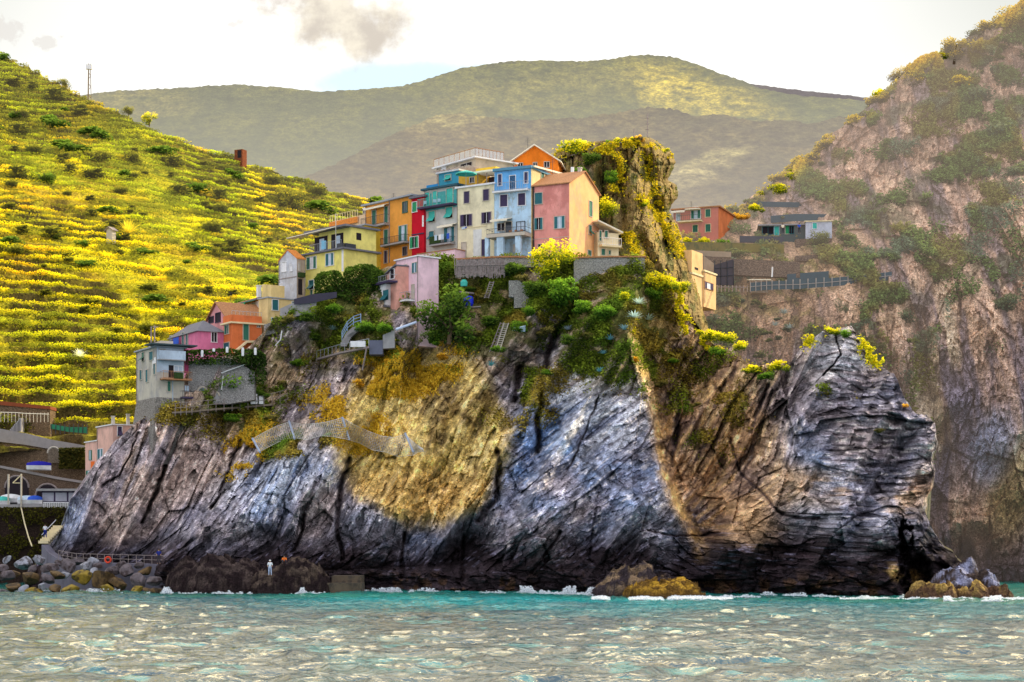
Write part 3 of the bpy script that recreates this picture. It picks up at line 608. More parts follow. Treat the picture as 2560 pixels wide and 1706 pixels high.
M = dict(
    glass=mat('window_glass', (.02, .03, .045), rough=.15, spec=.6, bump=0, var=.05), dark=mat('dark_interior', (.02, .014, .02), rough=.9, bump=0), curtain=mat('curtain', (.5, .62, .75), rough=.8),
    lit=mat('sky_lit_pane', (.85, .85, .88), rough=.6), teal=mat('teal_paint', (.02, .14, .17), rough=.6), green=mat('green_paint', (.03, .16, .11), rough=.6), bgreen=mat('bright_green_paint', (.02, .30, .12), rough=.6),
    turq=mat('turquoise_paint', (.06, .50, .42), rough=.6), purple=mat('dark_purple_paint', (.045, .03, .085), rough=.6), white=mat('white_paint', (.8, .8, .82), rough=.7), stone=mat('pale_stone', (.55, .50, .42), rough=.9),
    trim=mat('cream_trim', (.8, .68, .42), rough=.8), slate=mat('slate_roof', (.16, .16, .19), rough=.8, bump=.3), slatel=mat('light_slate', (.34, .37, .42), rough=.8), tile=mat('tile_roof', (.42, .20, .09), rough=.9, bump=.4, scale=6, var=.35), orange_tile=mat('orange_tiles', (.75, .26, .05), rough=.9, bump=.4, scale=6, var=.3),
    iron=mat('dark_iron', (.04, .045, .06), rough=.5), steel=mat('grey_steel', (.42, .45, .5), rough=.45, metal=.3), concrete=mat('concrete', (.36, .35, .36), rough=.9, stain=.4), wood=mat('grey_wood', (.30, .25, .24), rough=.9, scale=4, var=.3), canvas=mat('cream_canvas', (.85, .78, .62), rough=.9),
    bluecloth=mat('blue_cloth', (.03, .10, .55), rough=.9), red=mat('red_paint', (.6, .03, .02), rough=.6), orangec=mat('orange_cloth', (.85, .16, .02), rough=.9), dgreen=mat('dark_planting', (.03, .06, .015), rough=1, bump=.6, scale=8, var=.6))
ALLHOUSES = []
class House:
    def __init__(s, name, label, wall, zone, xL, xR, th, Y, yT, yB, xS=None, depth=None, cat='house', ext=3., gable=None, sidemat=None, group=None):
        """xR,yT: near corner at the top; wall runs left to xL, side runs right to xS (both read off the photograph at depth Y)"""
        s.zone = zone; th = R(th); c, sn = math.cos(th), math.sin(th)
        px, py = zone(xR, yT); s.R = W(px, py, Y)[:2]; s.z1 = W(px, py, Y)[2]; s.z0 = W(*zone(xR, yB), Y)[2]; s.zb = s.z0-ext
        s.front = Face(s.R, (-c, sn), (-sn, -c)); s.side = Face(s.R, (sn, c), (c, -sn))
        s.w = s.front.s_(zone(xL, yT)[0]); s.d = depth if depth else (s.side.s_(zone(xS, yT)[0]) if xS is not None else 6.)
        s.d = max(1., min(s.d, 14.)); s.root = empty(name, (s.R[0], s.R[1], s.z0)); tag(s.root, label, cat, group); ALLHOUSES.append(s)
        p = s.pt
        mb = MB()
        if gable == 'side':      # ridge parallel to the front, gable on the side
            g = s.gz = s.z1+.24*s.d
            mb.hexa([p(0, 0, s.zb), p(0, s.d, s.zb), p(s.w, s.d, s.zb), p(s.w, 0, s.zb), p(0, 0, s.z1), p(0, s.d, s.z1), p(s.w, s.d, s.z1), p(s.w, 0, s.z1)])
            mb.poly([p(0, 0, s.z1), p(0, s.d, s.z1), p(0, s.d*.5, g)]); mb.poly([p(s.w, s.d, s.z1), p(s.w, 0, s.z1), p(s.w, s.d*.5, g)])
        elif gable == 'front':
            g = s.gz = s.z1+.33*s.w
            mb.hexa([p(0, 0, s.zb), p(0, s.d, s.zb), p(s.w, s.d, s.zb), p(s.w, 0, s.zb), p(0, 0, s.z1), p(0, s.d, s.z1), p(s.w, s.d, s.z1), p(s.w, 0, s.z1)])
            mb.poly([p(s.w, 0, s.z1), p(0, 0, s.z1), p(s.w*.5, 0, g)]); mb.poly([p(0, s.d, s.z1), p(s.w, s.d, s.z1), p(s.w*.5, s.d, g)])
        else:
            mb.hexa([p(0, 0, s.zb), p(0, s.d, s.zb), p(s.w, s.d, s.zb), p(s.w, 0, s.zb), p(0, 0, s.z1), p(0, s.d, s.z1), p(s.w, s.d, s.z1), p(s.w, 0, s.z1)])
        s.wall = mb.build('wall', wall, s.root)
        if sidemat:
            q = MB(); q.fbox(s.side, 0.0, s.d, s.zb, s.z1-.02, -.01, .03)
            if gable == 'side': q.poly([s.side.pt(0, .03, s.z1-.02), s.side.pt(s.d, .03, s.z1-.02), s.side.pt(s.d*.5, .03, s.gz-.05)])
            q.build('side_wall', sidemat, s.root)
    def pt(s, a, b, z):          # a along the front to the left, b backwards
        f, d = s.front.u, s.side.u; return (s.R[0]+f[0]*a+d[0]*b, s.R[1]+f[1]*a+d[1]*b, z)
    def flat(s, m, t=.22, ov=.3, dz=0., name='roof'):
        p = s.pt; z = s.z1+dz; mb = MB()
        mb.hexa([p(-ov, -ov, z), p(-ov, s.d+ov, z), p(s.w+ov, s.d+ov, z), p(s.w+ov, -ov, z), p(-ov, -ov, z+t), p(-ov, s.d+ov, z+t), p(s.w+ov, s.d+ov, z+t), p(s.w+ov, -ov, z+t)])
        return mb.build(name, m, s.root)
    def gabled(s, m, gable, ov=.3, t=.14):
        p = s.pt; mb = MB(); g = s.gz
        if gable == 'side':
            k = (g-s.z1)/(s.d*.5)
            for a in (0, 1):
                b0, b1 = (-ov, s.d*.5) if a == 0 else (s.d+ov, s.d*.5); z0 = s.z1-ov*k
                mb.hexa([p(-ov, b0, z0), p(-ov, b1, g), p(s.w+ov, b1, g), p(s.w+ov, b0, z0), p(-ov, b0, z0+t), p(-ov, b1, g+t), p(s.w+ov, b1, g+t), p(s.w+ov, b0, z0+t)])
        else:
            k = (g-s.z1)/(s.w*.5)
            for a in (0, 1):
                b0, b1 = (-ov, s.w*.5) if a == 0 else (s.w+ov, s.w*.5); z0 = s.z1-ov*k
                mb.hexa([p(b0, -ov, z0), p(b0, s.d+ov, z0), p(b1, s.d+ov, g), p(b1, -ov, g), p(b0, -ov, z0+t), p(b0, s.d+ov, z0+t), p(b1, s.d+ov, g+t), p(b1, -ov, g+t)])
        return mb.build('roof', m, s.root)
    def hip(s, m, h, ov=.3, rl=.3):
        p = s.pt; mb = MB(); z = s.z1; a0, a1, b0, b1 = -ov, s.w+ov, -ov, s.d+ov; k = (a1-a0)*rl; bm = (b0+b1)/2
        r0, r1 = p(a0+k, bm, z+h), p(a1-k, bm, z+h); c = [p(a0, b0, z), p(a1, b0, z), p(a1, b1, z), p(a0, b1, z)]
        mb.poly([c[0], r0, r1, c[1]]); mb.poly([c[1], r1, c[2]]); mb.poly([c[2], r1, r0, c[3]]); mb.poly([c[3], r0, c[0]]); mb.poly(c)
        return mb.build('roof', m, s.root)
    def rect(s, fc, x0, y0, x1, y1):
        a = s.zone(x0, y0); b = s.zone(x1, y1); return fc.rect(a[0], a[1], b[0], b[1])
    def win(s, x0, y0, x1, y1, kind='closed', m='teal', side=False, sur=None, pane='glass', name='window'):
        fc = s.side if side else s.front; a0, a1, z0, z1 = s.rect(fc, x0, y0, x1, y1); b = .07
        fr = MB()
        for q in ((a0-b, a0, z0, z1), (a1, a1+b, z0, z1), (a0-b, a1+b, z1, z1+b), (a0-b*1.6, a1+b*1.6, z0-b, z0)): fr.fbox(fc, *q, -.02, .11)
        w = fr.build('door' if kind == 'door' else name, M[sur] if sur else M['stone'], s.root)
        wd = a1-a0; hh = z1-z0
        def part(nm, mt, *q):
            k = MB(); k.fbox(fc, *q); return k.build(nm, M[mt], w)
        if kind == 'closed':
            part('shutter', m, a0+.01, (a0+a1)/2-.01, z0+.01, z1-.01, -.01, .035); part('shutter', m, (a0+a1)/2+.01, a1-.01, z0+.01, z1-.01, -.01, .035)
        elif kind == 'open':
            k = .27*wd
            part('shutter', m, a0+.01, a0+k, z0+.01, z1-.01, .0, .10); part('shutter', m, a1-k, a1-.01, z0+.01, z1-.01, .0, .10); part('pane', pane, a0+k, a1-k, z0, z1, -.01, .02)
            part('mullion', 'white', (a0+a1)/2-.025, (a0+a1)/2+.025, z0, z1, .0, .045)
        elif kind == 'awning':
            zm = z0+hh*.5; part('shutter', m, a0+.01, a1-.01, zm, z1-.01, -.01, .04); part('pane', 'dark', a0, a1, z0, zm, -.01, .02)
            k = MB(); k.hexa([fc.pt(a0, .62, z0+.05), fc.pt(a1, .62, z0+.05), fc.pt(a1, .58, z0+.02), fc.pt(a0, .58, z0+.02), fc.pt(a0, .08, zm), fc.pt(a1, .08, zm), fc.pt(a1, .04, zm), fc.pt(a0, .04, zm)]); k.build('flap', M[m], w)
        elif kind == 'door':
            part('leaf', m, a0+.01, a1-.01, z0+.01, z1-.01, -.01, .03)
        else:
            part('pane', pane, a0, a1, z0, z1, -.01, .02); part('mullion', sur or 'white', (a0+a1)/2-.03, (a0+a1)/2+.03, z0, z1, .0, .04)
        return w
    def arch(s, x0, y0, x1, y1, m='dark', side=False):
        fc = s.side if side else s.front; a0, a1, z0, z1 = s.rect(fc, x0, y0, x1, y1); r = (a1-a0)/2; cz = z1-r; mb = MB()
        ring = [(a0, z0), (a1, z0)]+[(a0+r+r*math.cos(t), cz+r*math.sin(t)) for t in np.linspace(0, math.pi, 9)]
        mb.poly([fc.pt(a, .05, z) for a, z in ring]); return mb.build('arched_window', M[m], s.root)
    def balcony(s, x0, x1, y, t=10, out=1.0, rail=32, m='concrete', rm='iron', side=False, solid=None, step=.16):
        fc = s.side if side else s.front; a0, a1, z0, z1 = s.rect(fc, x0, y, x1, y+t); mb = MB(); mb.fbox(fc, a0, a1, z0, z1, -.05, out)
        b = mb.build('balcony', M[m] if isinstance(m, str) else m, s.root); h = s.rect(fc, x0, y-rail, x1, y)[3]-z1; r = MB()
        if solid:
            for q in ((a0, a1, z1, z1+h, out-.1, out), (a0, a0+.1, z1, z1+h, 0, out-.1), (a1-.1, a1, z1, z1+h, 0, out-.1)): r.fbox(fc, *q)
            r.build('parapet', M[solid] if isinstance(solid, str) else solid, b)
        else:
            o = out-.06
            for hz in (h, h*.08): r.bar(fc.pt(a0, o, z1+hz), fc.pt(a1, o, z1+hz), .028); r.bar(fc.pt(a0, 0, z1+hz), fc.pt(a0, o, z1+hz), .025); r.bar(fc.pt(a1, 0, z1+hz), fc.pt(a1, o, z1+hz), .025)
            n = max(2, int((a1-a0)/step))
            for i in range(n+1): q = a0+(a1-a0)*i/n; r.bar(fc.pt(q, o, z1), fc.pt(q, o, z1+h), .014 if i % 5 else .026)
            r.build('railing', M[rm], b)
        return b, fc, a0, a1, z1
    def slab(s, name, m, x0, y0, x1, y1, o0, o1, side=False, parent=None):
        fc = s.side if side else s.front; q = s.rect(fc, x0, y0, x1, y1); mb = MB(); mb.fbox(fc, *q, o0, o1); return mb.build(name, M[m] if isinstance(m, str) else m, parent or s.root)
    def band(s, name, m, pts, h, o0, o1, side=False):
        """a strip following points on the face (slanting strips allowed)"""
        fc = s.side if side else s.front; mb = MB()
        P = [(fc.s_(s.zone(x, y)[0]), fc.z_(*s.zone(x, y))) for x, y in pts]
        for (a, z), (b, y) in zip(P[:-1], P[1:]): mb.hexa([fc.pt(a, o1, z-h), fc.pt(b, o1, y-h), fc.pt(b, o0, y-h), fc.pt(a, o0, z-h), fc.pt(a, o1, z), fc.pt(b, o1, y), fc.pt(b, o0, y), fc.pt(a, o0, z)])
        return mb.build(name, M[m] if isinstance(m, str) else m, s.root)
    def awning(s, x0, x1, y0, y1, out, m='canvas', side=False, name='awning'):
        fc = s.side if side else s.front; a0, a1, z0, z1 = s.rect(fc, x0, y0, x1, y1); mb = MB(); t = .05
        mb.hexa([fc.pt(a0, out, z0), fc.pt(a1, out, z0), fc.pt(a1, 0, z1), fc.pt(a0, 0, z1), fc.pt(a0, out, z0+t), fc.pt(a1, out, z0+t), fc.pt(a1, 0, z1+t), fc.pt(a0, 0, z1+t)])
        mb.fbox(fc, a0, a1, z0-.18, z0+.05, out-.03, out+.01)
        return mb.build(name, M[m], s.root)
    def chimney(s, a, b, h=1.0, r=.3, m='stone', z=None):
        mb = MB(); z = s.z1 if z is None else z
        mb.hexa([s.pt(a+i, b+j, z-.5) for i, j in ((-r, -r), (-r, r), (r, r), (r, -r))]+[s.pt(a+i, b+j, z+h) for i, j in ((-r, -r), (-r, r), (r, r), (r, -r))])
        q = r*1.25; mb.hexa([s.pt(a+i, b+j, z+h) for i, j in ((-q, -q), (-q, q), (q, q), (q, -q))]+[s.pt(a+i, b+j, z+h+.12) for i, j in ((-q, -q), (-q, q), (q, q), (q, -q))])
        return mb.build('chimney', M[m], s.root)
# ================================================================== HOUSES
# --- tall pink house, sunlit orange put into the gable colour
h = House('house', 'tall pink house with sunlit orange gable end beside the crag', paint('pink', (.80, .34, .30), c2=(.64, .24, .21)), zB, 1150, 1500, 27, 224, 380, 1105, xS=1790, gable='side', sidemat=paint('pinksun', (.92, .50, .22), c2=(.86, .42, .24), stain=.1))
h.gabled(M['tile'], 'side', ov=.25)
h.win(1167, 482, 1238, 590, 'closed'); h.win(1163, 728, 1242, 840, 'open', pane='dark'); h.win(1358, 712, 1458, 828, 'open', pane='curtain'); h.win(1200, 985, 1240, 1020, 'plain', pane='dark')
h.win(1693, 563, 1722, 710, 'closed', 'green', side=True); h.win(1690, 800, 1716, 890, 'awning', 'green', side=True); h.win(1680, 1045, 1712, 1095, 'closed', 'green', side=True)
mb = MB(); a, b = h.front.s_(zB(1140, 930)[0]), h.front.s_(zB(1497, 930)[0]); z = h.front.z_(*zB(1320, 925)); mb.fbox(h.front, b, a, z, z+.06, -.01, .04); mb.build('string_course', M['stone'], h.root)
mb = MB(); mb.bar(h.pt(h.w-.1, -.08, h.zb+1), h.pt(h.w-.1, -.08, h.z1), .06); mb.build('drainpipe', M['iron'], h.root)
for (x, y) in ((1705, 870), (1725, 800)):
    mb = MB(); p = h.side.pt(h.side.s_(zB(x, y)[0]), .0, h.side.z_(*zB(x, y))); mb.bar(p, (p[0]+.9, p[1]-.35, p[2]+.1), .035); mb.build('clothes_bracket', M['wood'], h.root)
h.chimney(h.w*.12, h.d*.5, .5, .22, z=h.gz)
# --- small cream house with a balcony
h = House('house', 'small cream house with green shutters and balcony behind the pink house', paint('palecream', (.78, .68, .45)), zB, 1780, 1985, -25, 231, 880, 1105, depth=6)
p = h.pt; mb = MB(); mb.hexa([p(-.4, -.5, h.z1+.0), p(-.4, h.d, h.z1+.0), p(h.w+.2, h.d, h.z1+1.3), p(h.w+.2, -.5, h.z1+1.3), p(-.4, -.5, h.z1+.2), p(-.4, h.d, h.z1+.2), p(h.w+.2, h.d, h.z1+1.5), p(h.w+.2, -.5, h.z1+1.5)]); mb.build('roof', M['canvas'], h.root)
h.win(1795, 850, 1815, 950, 'door', 'green'); h.win(1848, 852, 1876, 925, 'closed', 'green'); h.win(1815, 1030, 1850, 1090, 'closed', 'green'); h.win(1885, 1045, 1905, 1085, 'closed', 'green')
h.balcony(1795, 1985, 1000, 18, .8, 70, m='trim', rm='white', step=.25)
# --- blue and white house
bw = paint('bluewhite', (.50, .70, .88), c2=(.36, .44, .48), scale=.9, stain=.55); blu = paint('skyblue', (.16, .46, .85), stain=.5)
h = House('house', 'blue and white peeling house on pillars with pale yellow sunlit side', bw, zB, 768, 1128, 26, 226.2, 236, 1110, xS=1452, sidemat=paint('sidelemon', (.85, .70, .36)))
h.slab('upper_wall', blu, 771, 262, 1126, 452, -.02, .03)
mb = MB(); p = h.pt; ov = .35; mb.hexa([p(-.2, -ov, h.z1-.05), p(-.2, h.d+.5, h.z1-.05), p(h.w+.1, h.d+.5, h.z1+.1), p(h.w+.1, -ov, h.z1-.05), p(-.2, -ov, h.z1+.3), p(-.2, h.d+.5, h.z1+.2), p(h.w+.1, h.d+.5, h.z1+.3), p(h.w+.1, -ov, h.z1+.3)]); mb.build('roof', mat('blue_roof', (.10, .27, .40), rough=.7), h.root)
h.band('eave', 'canvas', [(1132, 213), (1450, 300)], .22, -.05, .45, side=True)
for r in ((806, 300, 842, 410), (1063, 278, 1098, 385)): h.win(*r, 'closed', 'purple', sur='white')
h.win(920, 312, 976, 452, 'door', 'purple', sur='white')
h.win(826, 500, 898, 615, 'closed', 'purple', sur='white'); h.win(1002, 485, 1073, 603, 'closed', 'purple', sur='white')
h.win(1222, 270, 1248, 340, 'closed', 'green', side=True); h.win(1297, 297, 1330, 345, 'closed', 'green', side=True)
h.balcony(772, 1112, 462, 14, .8, 78, m='white', rm='steel', step=.3)
h.win(802, 780, 868, 850, 'plain', pane='dark'); h.win(880, 765, 940, 885, 'door', 'glass'); h.win(990, 765, 1066, 850, 'plain', sur='iron', pane='curtain')
b, fc, a0, a1, zz = h.balcony(755, 1128, 895, 34, 1.9, 50, m='stone', rm='iron', step=.22)
h.awning(778, 945, 735, 765, 1.6, 'canvas')
for x0, x1 in ((735, 770), (850, 915), (1030, 1082)):
    s0, s1, _, _ = h.rect(h.front, x0, 930, x1, 1110); mb = MB(); mb.fbox(h.front, s0, s1, h.zb, zz-.35, 1.25, 1.75); mb.build('pillar', bw, h.root)
h.slab('porch_wall', 'dark', 800, 945, 846, 1100, -.01, .04); h.win(1010, 985, 1025, 1060, 'plain', pane='dark'); h.slab('cupboard_door', 'stone', 950, 985, 1000, 1060, -.01, .05)
for k in range(3):
    q = h.front.pt(a0+.6+k*.8, 1.5, zz); mb = MB(); mb.lathe(q, [(.14, 0), (.2, .3), (.22, .32)], 8); mb.build('flowerpot', M['tile'], h.root)
# --- cream house
h = House('house', 'cream house with dark shutters and a canopied roof terrace', paint('cream', (.86, .78, .54), stain=.5), zB, 408, 766, 33, 228.6, 395, 1140, depth=9)
h.flat(M['white'], .22, .25)
for r in ((473, 468, 525, 582), (660, 447, 718, 556)): h.win(*r, 'closed', 'purple')
h.win(438, 694, 552, 808, 'open', 'purple', pane='dark'); h.win(646, 672, 738, 778, 'open', 'purple', pane='dark'); h.win(450, 967, 492, 1130, 'door', 'stone'); h.win(645, 937, 680, 1100, 'door', 'purple')
h.slab('patched_plaster', paint('patch', (.75, .76, .74)), 562, 838, 644, 1100, -.01, .025); h.slab('string_course', 'trim', 412, 815, 690, 822, -.01, .06)
h.slab('towel', 'curtain', 452, 808, 485, 838, .06, .1); h.slab('towel', 'bluecloth', 486, 810, 500, 826, .06, .1)
T = House('roof_terrace', 'ochre roof terrace under cream canopies above the cream house', paint('ochre', (.72, .42, .06)), zB, 418, 590, 33, 232.5, 282, 400, depth=5, cat='terrace', ext=1.5)
T.win(600-70, 330, 570, 380, 'plain', pane='dark')
q = T.front; s0, s1, z0, z1 = T.rect(q, 592, 280, 766, 395); mb = MB(); mb.fbox(q, s0, s1, z0-1, z1, -3.0, -2.9); mb.build('back_wall', mat('dark_plum', (.06, .035, .04)), T.root)
mb = MB()
for x in (592, 680, 762): mb.bar(q.pt(q.s_(zB(x, 390)[0]), -.3, z0-.6), q.pt(q.s_(zB(x, 390)[0]), -.3, z1+.1), .05)
for x in np.linspace(592, 762, 8): mb.bar(q.pt(q.s_(zB(x, 390)[0]), -.2, z1+.12), q.pt(q.s_(zB(x, 390)[0]), -3, z1+.5), .04)
mb.build('pergola', M['wood'], T.root)
T.slab('canopy', 'canvas', 520, 268, 758, 284, -2.6, .3); T.slab('canopy', mat('yellow_canvas', (.85, .55, .05)), 560, 225, 755, 262, -3, -.6)
def parasol(px, py, Y, r, h, m, label):
    x, y, z = W(px, py, Y); root = empty('parasol', (x, y, z-h)); tag(root, label, 'parasol'); mb = MB(); mb.bar((x, y, z-h), (x, y, z), .035); mb.build('pole', M['steel'], root)
    mb = MB(); n = 8; b = [(x+r*math.cos(2*math.pi*i/n), y+r*math.sin(2*math.pi*i/n), z-.28*r) for i in range(n)]
    for i in range(n): mb.poly([b[i], b[(i+1) % n], (x, y, z+.05)]); mb.poly([b[i], b[(i+1) % n], tuple(np.array(b[(i+1) % n])-(0, 0, .14)), tuple(np.array(b[i])-(0, 0, .14))])
    mb.build('canopy', m, root)
parasol(*zB(490, 262), 231, 1.4, 2., M['turq'], 'turquoise parasol open on the ochre roof terrace')
# --- teal and grey house
gr = paint('grey', (.55, .55, .52), stain=.5)
h = House('house', 'grey house with turquoise shutters and two balconies beside the red house', gr, zA, 1492, 1812, 40, 231.8, 408, 1020, depth=8)
h.flat(mat('teal_roof', (.03, .10, .14)), .25, .35)
tl = paint('teal', (.06, .34, .48)); h.slab('top_wall', paint('aqua', (.10, .42, .42)), 1494, 470, 1811, 640, -.01, .03)
b, fc, a0, a1, zz = h.balcony(1478, 1812, 612, 16, 1.1, 80, m='purple', rm='turq', step=.16)
for r in ((1502, 478, 1546, 605), (1576, 465, 1618, 596), (1712, 438, 1776, 575)): h.win(*r, 'closed', 'turq')
for i, x in enumerate((1530, 1625, 1665)):
    q = fc.pt(fc.s_(zA(x, 600)[0]), .6, zz); c_ = MB(); c_.box(q[0]-.22, q[0]+.22, q[1]-.22, q[1]+.22, q[2]+.4, q[2]+.46); c_.box(q[0]-.22, q[0]+.22, q[1]+.16, q[1]+.22, q[2]+.46, q[2]+.9)
    for dx in (-.2, .2):
        for dy in (-.2, .2): c_.bar((q[0]+dx, q[1]+dy, q[2]), (q[0]+dx, q[1]+dy, q[2]+.42), .025)
    tag(c_.build('balcony_chair', M['curtain']), ('pale plastic chair at the left end of the turquoise balcony', 'pale plastic chair in the middle of the turquoise balcony', 'pale plastic chair nearer the right on the turquoise balcony')[i], 'chair', 'chairs on the turquoise balcony')
h.win(1537, 662, 1600, 765, 'awning', 'turq'); h.win(1706, 622, 1772, 728, 'awning', 'turq')
h.win(1540, 858, 1590, 940, 'awning', 'teal'); h.win(1690, 820, 1790, 960, 'open', 'teal', pane='curtain')
h.awning(1660, 1812, 790, 812, .9, 'canvas')
b, fc, a0, a1, zz = h.balcony(1580, 1795, 985, 14, .9, 58, m='concrete', rm='iron', step=.14)
mb = MB(); mb.fbox(fc, fc.s_(zA(1690, 0)[0]), a1-.1, zz+.1, zz+1.05, .72, .86); mb.build('balcony_plants', M['dgreen'], b)
for x, m_ in ((1650, 'curtain'), (1690, 'white'), (1715, 'curtain'), (1770, 'bluecloth')):
    s_ = fc.s_(zA(x, 900)[0]); mb = MB(); mb.fbox(fc, s_-.25, s_+.2, zz+.45, zz+1.15, .9, .93); mb.build('laundry', M[m_], b)
U = House('house', 'blue-green top storey with green window above the grey house', tl, zA, 1628, 1830, 40, 234, 262, 430, depth=6, ext=2)
U.flat(M['white'], .2, .25); U.win(1700, 305, 1755, 360, 'awning', 'turq'); U.slab('terrace_screen', paint('cobalt', (.04, .26, .55)), 1488, 392, 1622, 440, -.6, -.5); 
mb = MB()
for x in np.linspace(1620, 1950, 12):
    a = U.front.s_(zA(x, 250)[0]); mb.fbox(U.front, a-.05, a+.05, U.z1+.2, U.z1+.35, -4, .7)
mb.build('pergola', M['wood'], U.root)
# --- red house
h = House('house', 'narrow bright red house squeezed between the orange and grey houses', paint('crimson', (.58, .012, .03), stain=.25), zA, 1371, 1490, 42, 235.0, 520, 1080, depth=8)
h.flat(M['slate'], .3, .3); h.win(1378, 572, 1422, 668, 'closed', 'bgreen', sur='white'); h.win(1356, 912, 1436, 1020, 'open', 'bgreen', sur='white', pane='dark'); h.chimney(.5, 1.5, .8, .2, 'tile')
h.slab('shutter_edge', 'white', 1474, 702, 1488, 812, 0, .06); h.slab('ledge', 'purple', 1372, 880, 1490, 890, 0, .12)
# --- orange house
h = House('house', 'large orange house with green shutters and two slab balconies', paint('orange', (.85, .37, .07), stain=.4), zA, 916, 1369, 48, 236.8, 512, 1170, depth=9)
h.flat(M['slatel'], .22, .45)
h.win(985, 652, 1022, 788, 'closed', 'green'); h.win(1105, 615, 1140, 770, 'closed', 'green'); h.win(1284, 570, 1328, 672, 'plain', pane='glass', sur='green')
h.win(985, 878, 1020, 1050, 'closed', 'green'); h.win(1101, 842, 1140, 1010, 'closed', 'green'); h.win(1246, 802, 1326, 962, 'open', 'green', pane='curtain')
h.win(1103, 1050, 1132, 1168, 'door', 'purple'); h.win(985, 1085, 1010, 1165, 'door', 'tile'); h.win(1285, 1012, 1325, 1092, 'plain', pane='dark', sur='wood')
h.balcony(918, 1152, 806, 16, .9, 88, rm='iron', step=.2); h.balcony(1112, 1345, 980, 16, .9, 66, rm='iron', step=.2)
h.awning(955, 1150, 605, 628, .9, 'canvas'); h.slab('string_course', 'tile', 920, 852, 1150, 858, -.01, .05); h.slab('downpipe', 'wood', 1150, 560, 1155, 1165, 0, .08)
h.chimney(h.w-1.5, 2, .7, .25, 'stone'); h.chimney(h.w*.45, 2, .6, .2, 'white')
# --- narrow yellow strip and cream block
h = House('house', 'narrow ochre yellow house with tall green shutters left of the orange house', paint('ochreyellow', (.78, .56, .06)), zA, 828, 914, 48, 240, 800, 1170, depth=7)
h.flat(M['slatel'], .2, .3); h.win(855, 852, 892, 1000, 'open', 'bgreen', pane='curtain'); h.balcony(782, 905, 1020, 16, .9, 50, rm='iron', step=.18)
h.win(882, 1075, 896, 1165, 'door', 'stone')
h = House('house', 'low cream upper building with rooftop railing behind the yellow house', paint('peach', (.80, .60, .40)), zA, 590, 912, 48, 246, 690, 900, depth=6)
h.slab('parapet', 'orange_tile', 575, 745, 850, 800, .1, .3); h.win(898, 655, 915, 685, 'plain', pane='dark')
mb = MB(); q = h.front
for x in np.linspace(580, 850, 12): mb.bar(q.pt(q.s_(zA(x, 0)[0]), .2, h.z1-1), q.pt(q.s_(zA(x, 0)[0]), .2, h.z1+.8), .03)
mb.bar(q.pt(q.s_(zA(580, 0)[0]), .2, h.z1+.8), q.pt(q.s_(zA(850, 0)[0]), .2, h.z1+.8), .03); mb.build('railing', M['trim'], h.root); h.chimney(1.2, 1, 1.0, .25, 'white')
# --- yellow house
yl = paint('yellow', (.90, .80, .24), stain=.35)
h = House('house', 'lemon yellow house with dark shutters and an open glazed top floor', yl, zA, 316, 702, 45, 228.5, 1032, 1480, depth=5.5)
h.flat(M['slate'], .22, .45, name='floor_slab')
h.win(345, 1110, 436, 1225, 'open', 'green', sur='white', pane='lit'); h.win(531, 1076, 606, 1192, 'open', 'teal', sur='white', pane='curtain'); h.win(366, 1338, 412, 1425, 'awning', 'teal', sur='white'); h.win(380, 1432, 402, 1490, 'door', 'green')
h.slab('corner_quoin', 'white', 684, 1035, 701, 1250, -.01, .03); h.slab('corner_quoin', 'white', 317, 1090, 327, 1480, -.01, .03)
q = h.front; b = MB(); z = h.z1+.24
for x in np.linspace(392, 700, 22): b.bar(q.pt(q.s_(zA(x, 0)[0]), .35, z), q.pt(q.s_(zA(x, 0)[0]), .35, z+.95), .016)
b.bar(q.pt(q.s_(zA(392, 0)[0]), .35, z+.95), q.pt(q.s_(zA(700, 0)[0]), .35, z+.95), .03); b.build('railing', M['steel'], h.root)
b = MB(); b.fbox(q, -.2, .9, z, z+.5, .1, .4); b.fbox(h.side, 0, 1.7, z, z+.5, .1, .4); b.build('planter', M['iron'], h.root)
p = h.pt
def storey(zz0, zz1, a0, a1, b0, b1, m, nm):
    mb = MB(); mb.hexa([p(a0, b0, zz0), p(a0, b1, zz0), p(a1, b1, zz0), p(a1, b0, zz0), p(a0, b0, zz1), p(a0, b1, zz1), p(a1, b1, zz1), p(a1, b0, zz1)]); return mb.build(nm, m, h.root)
storey(z, z+2.7, .0, h.w-1.5, 1.2, 5.4, yl, 'top_storey'); f2_ = Face(p(0, 1.2, 0)[:2], h.front.u, h.front.n); s2_ = Face(p(0, 1.2, 0)[:2], h.side.u, h.side.n)
for x0, y0, x1, y1 in ((418, 928, 545, 1030), (582, 905, 700, 1010)):
    a = zA(x0, y0); b_ = zA(x1, y1); r = f2_.rect(a[0], a[1], b_[0], b_[1]); mb = MB(); mb.fbox(f2_, r[0], r[1], z+.05, z+2.2, -.02, .03); wn = mb.build('window', M['dark'], h.root)
    mb = MB(); mb.fbox(f2_, r[0]+.25*(r[1]-r[0]), r[0]+.6*(r[1]-r[0]), z+.05, z+1.9, .02, .05); mb.build('pane', M['curtain'], wn)
mb = MB(); mb.fbox(s2_, .9, 1.7, z+1.2, z+2.1, -.02, .03); mb.build('window', M['dark'], h.root)
storey(z+2.7, z+2.95, -.4, h.w+.1, .0, 5.8, M['slate'], 'roof')
mb = MB(); mb.hexa([p(1.5, -.05, z+2.75), p(1.5, .0, z+2.75), p(h.w+2.2, .0, z+2.15), p(h.w+2.2, -1.2, z+2.15), p(1.5, -.05, z+2.85), p(1.5, .0, z+2.85), p(h.w+2.2, .0, z+2.25), p(h.w+2.2, -1.2, z+2.25)]); mb.build('awning', M['canvas'], h.root)
mb = MB(); mb.bar(p(1.2, -.3, z), p(1.2, -.3, z+4.4), .05); mb.build('pole', M['stone'], h.root)
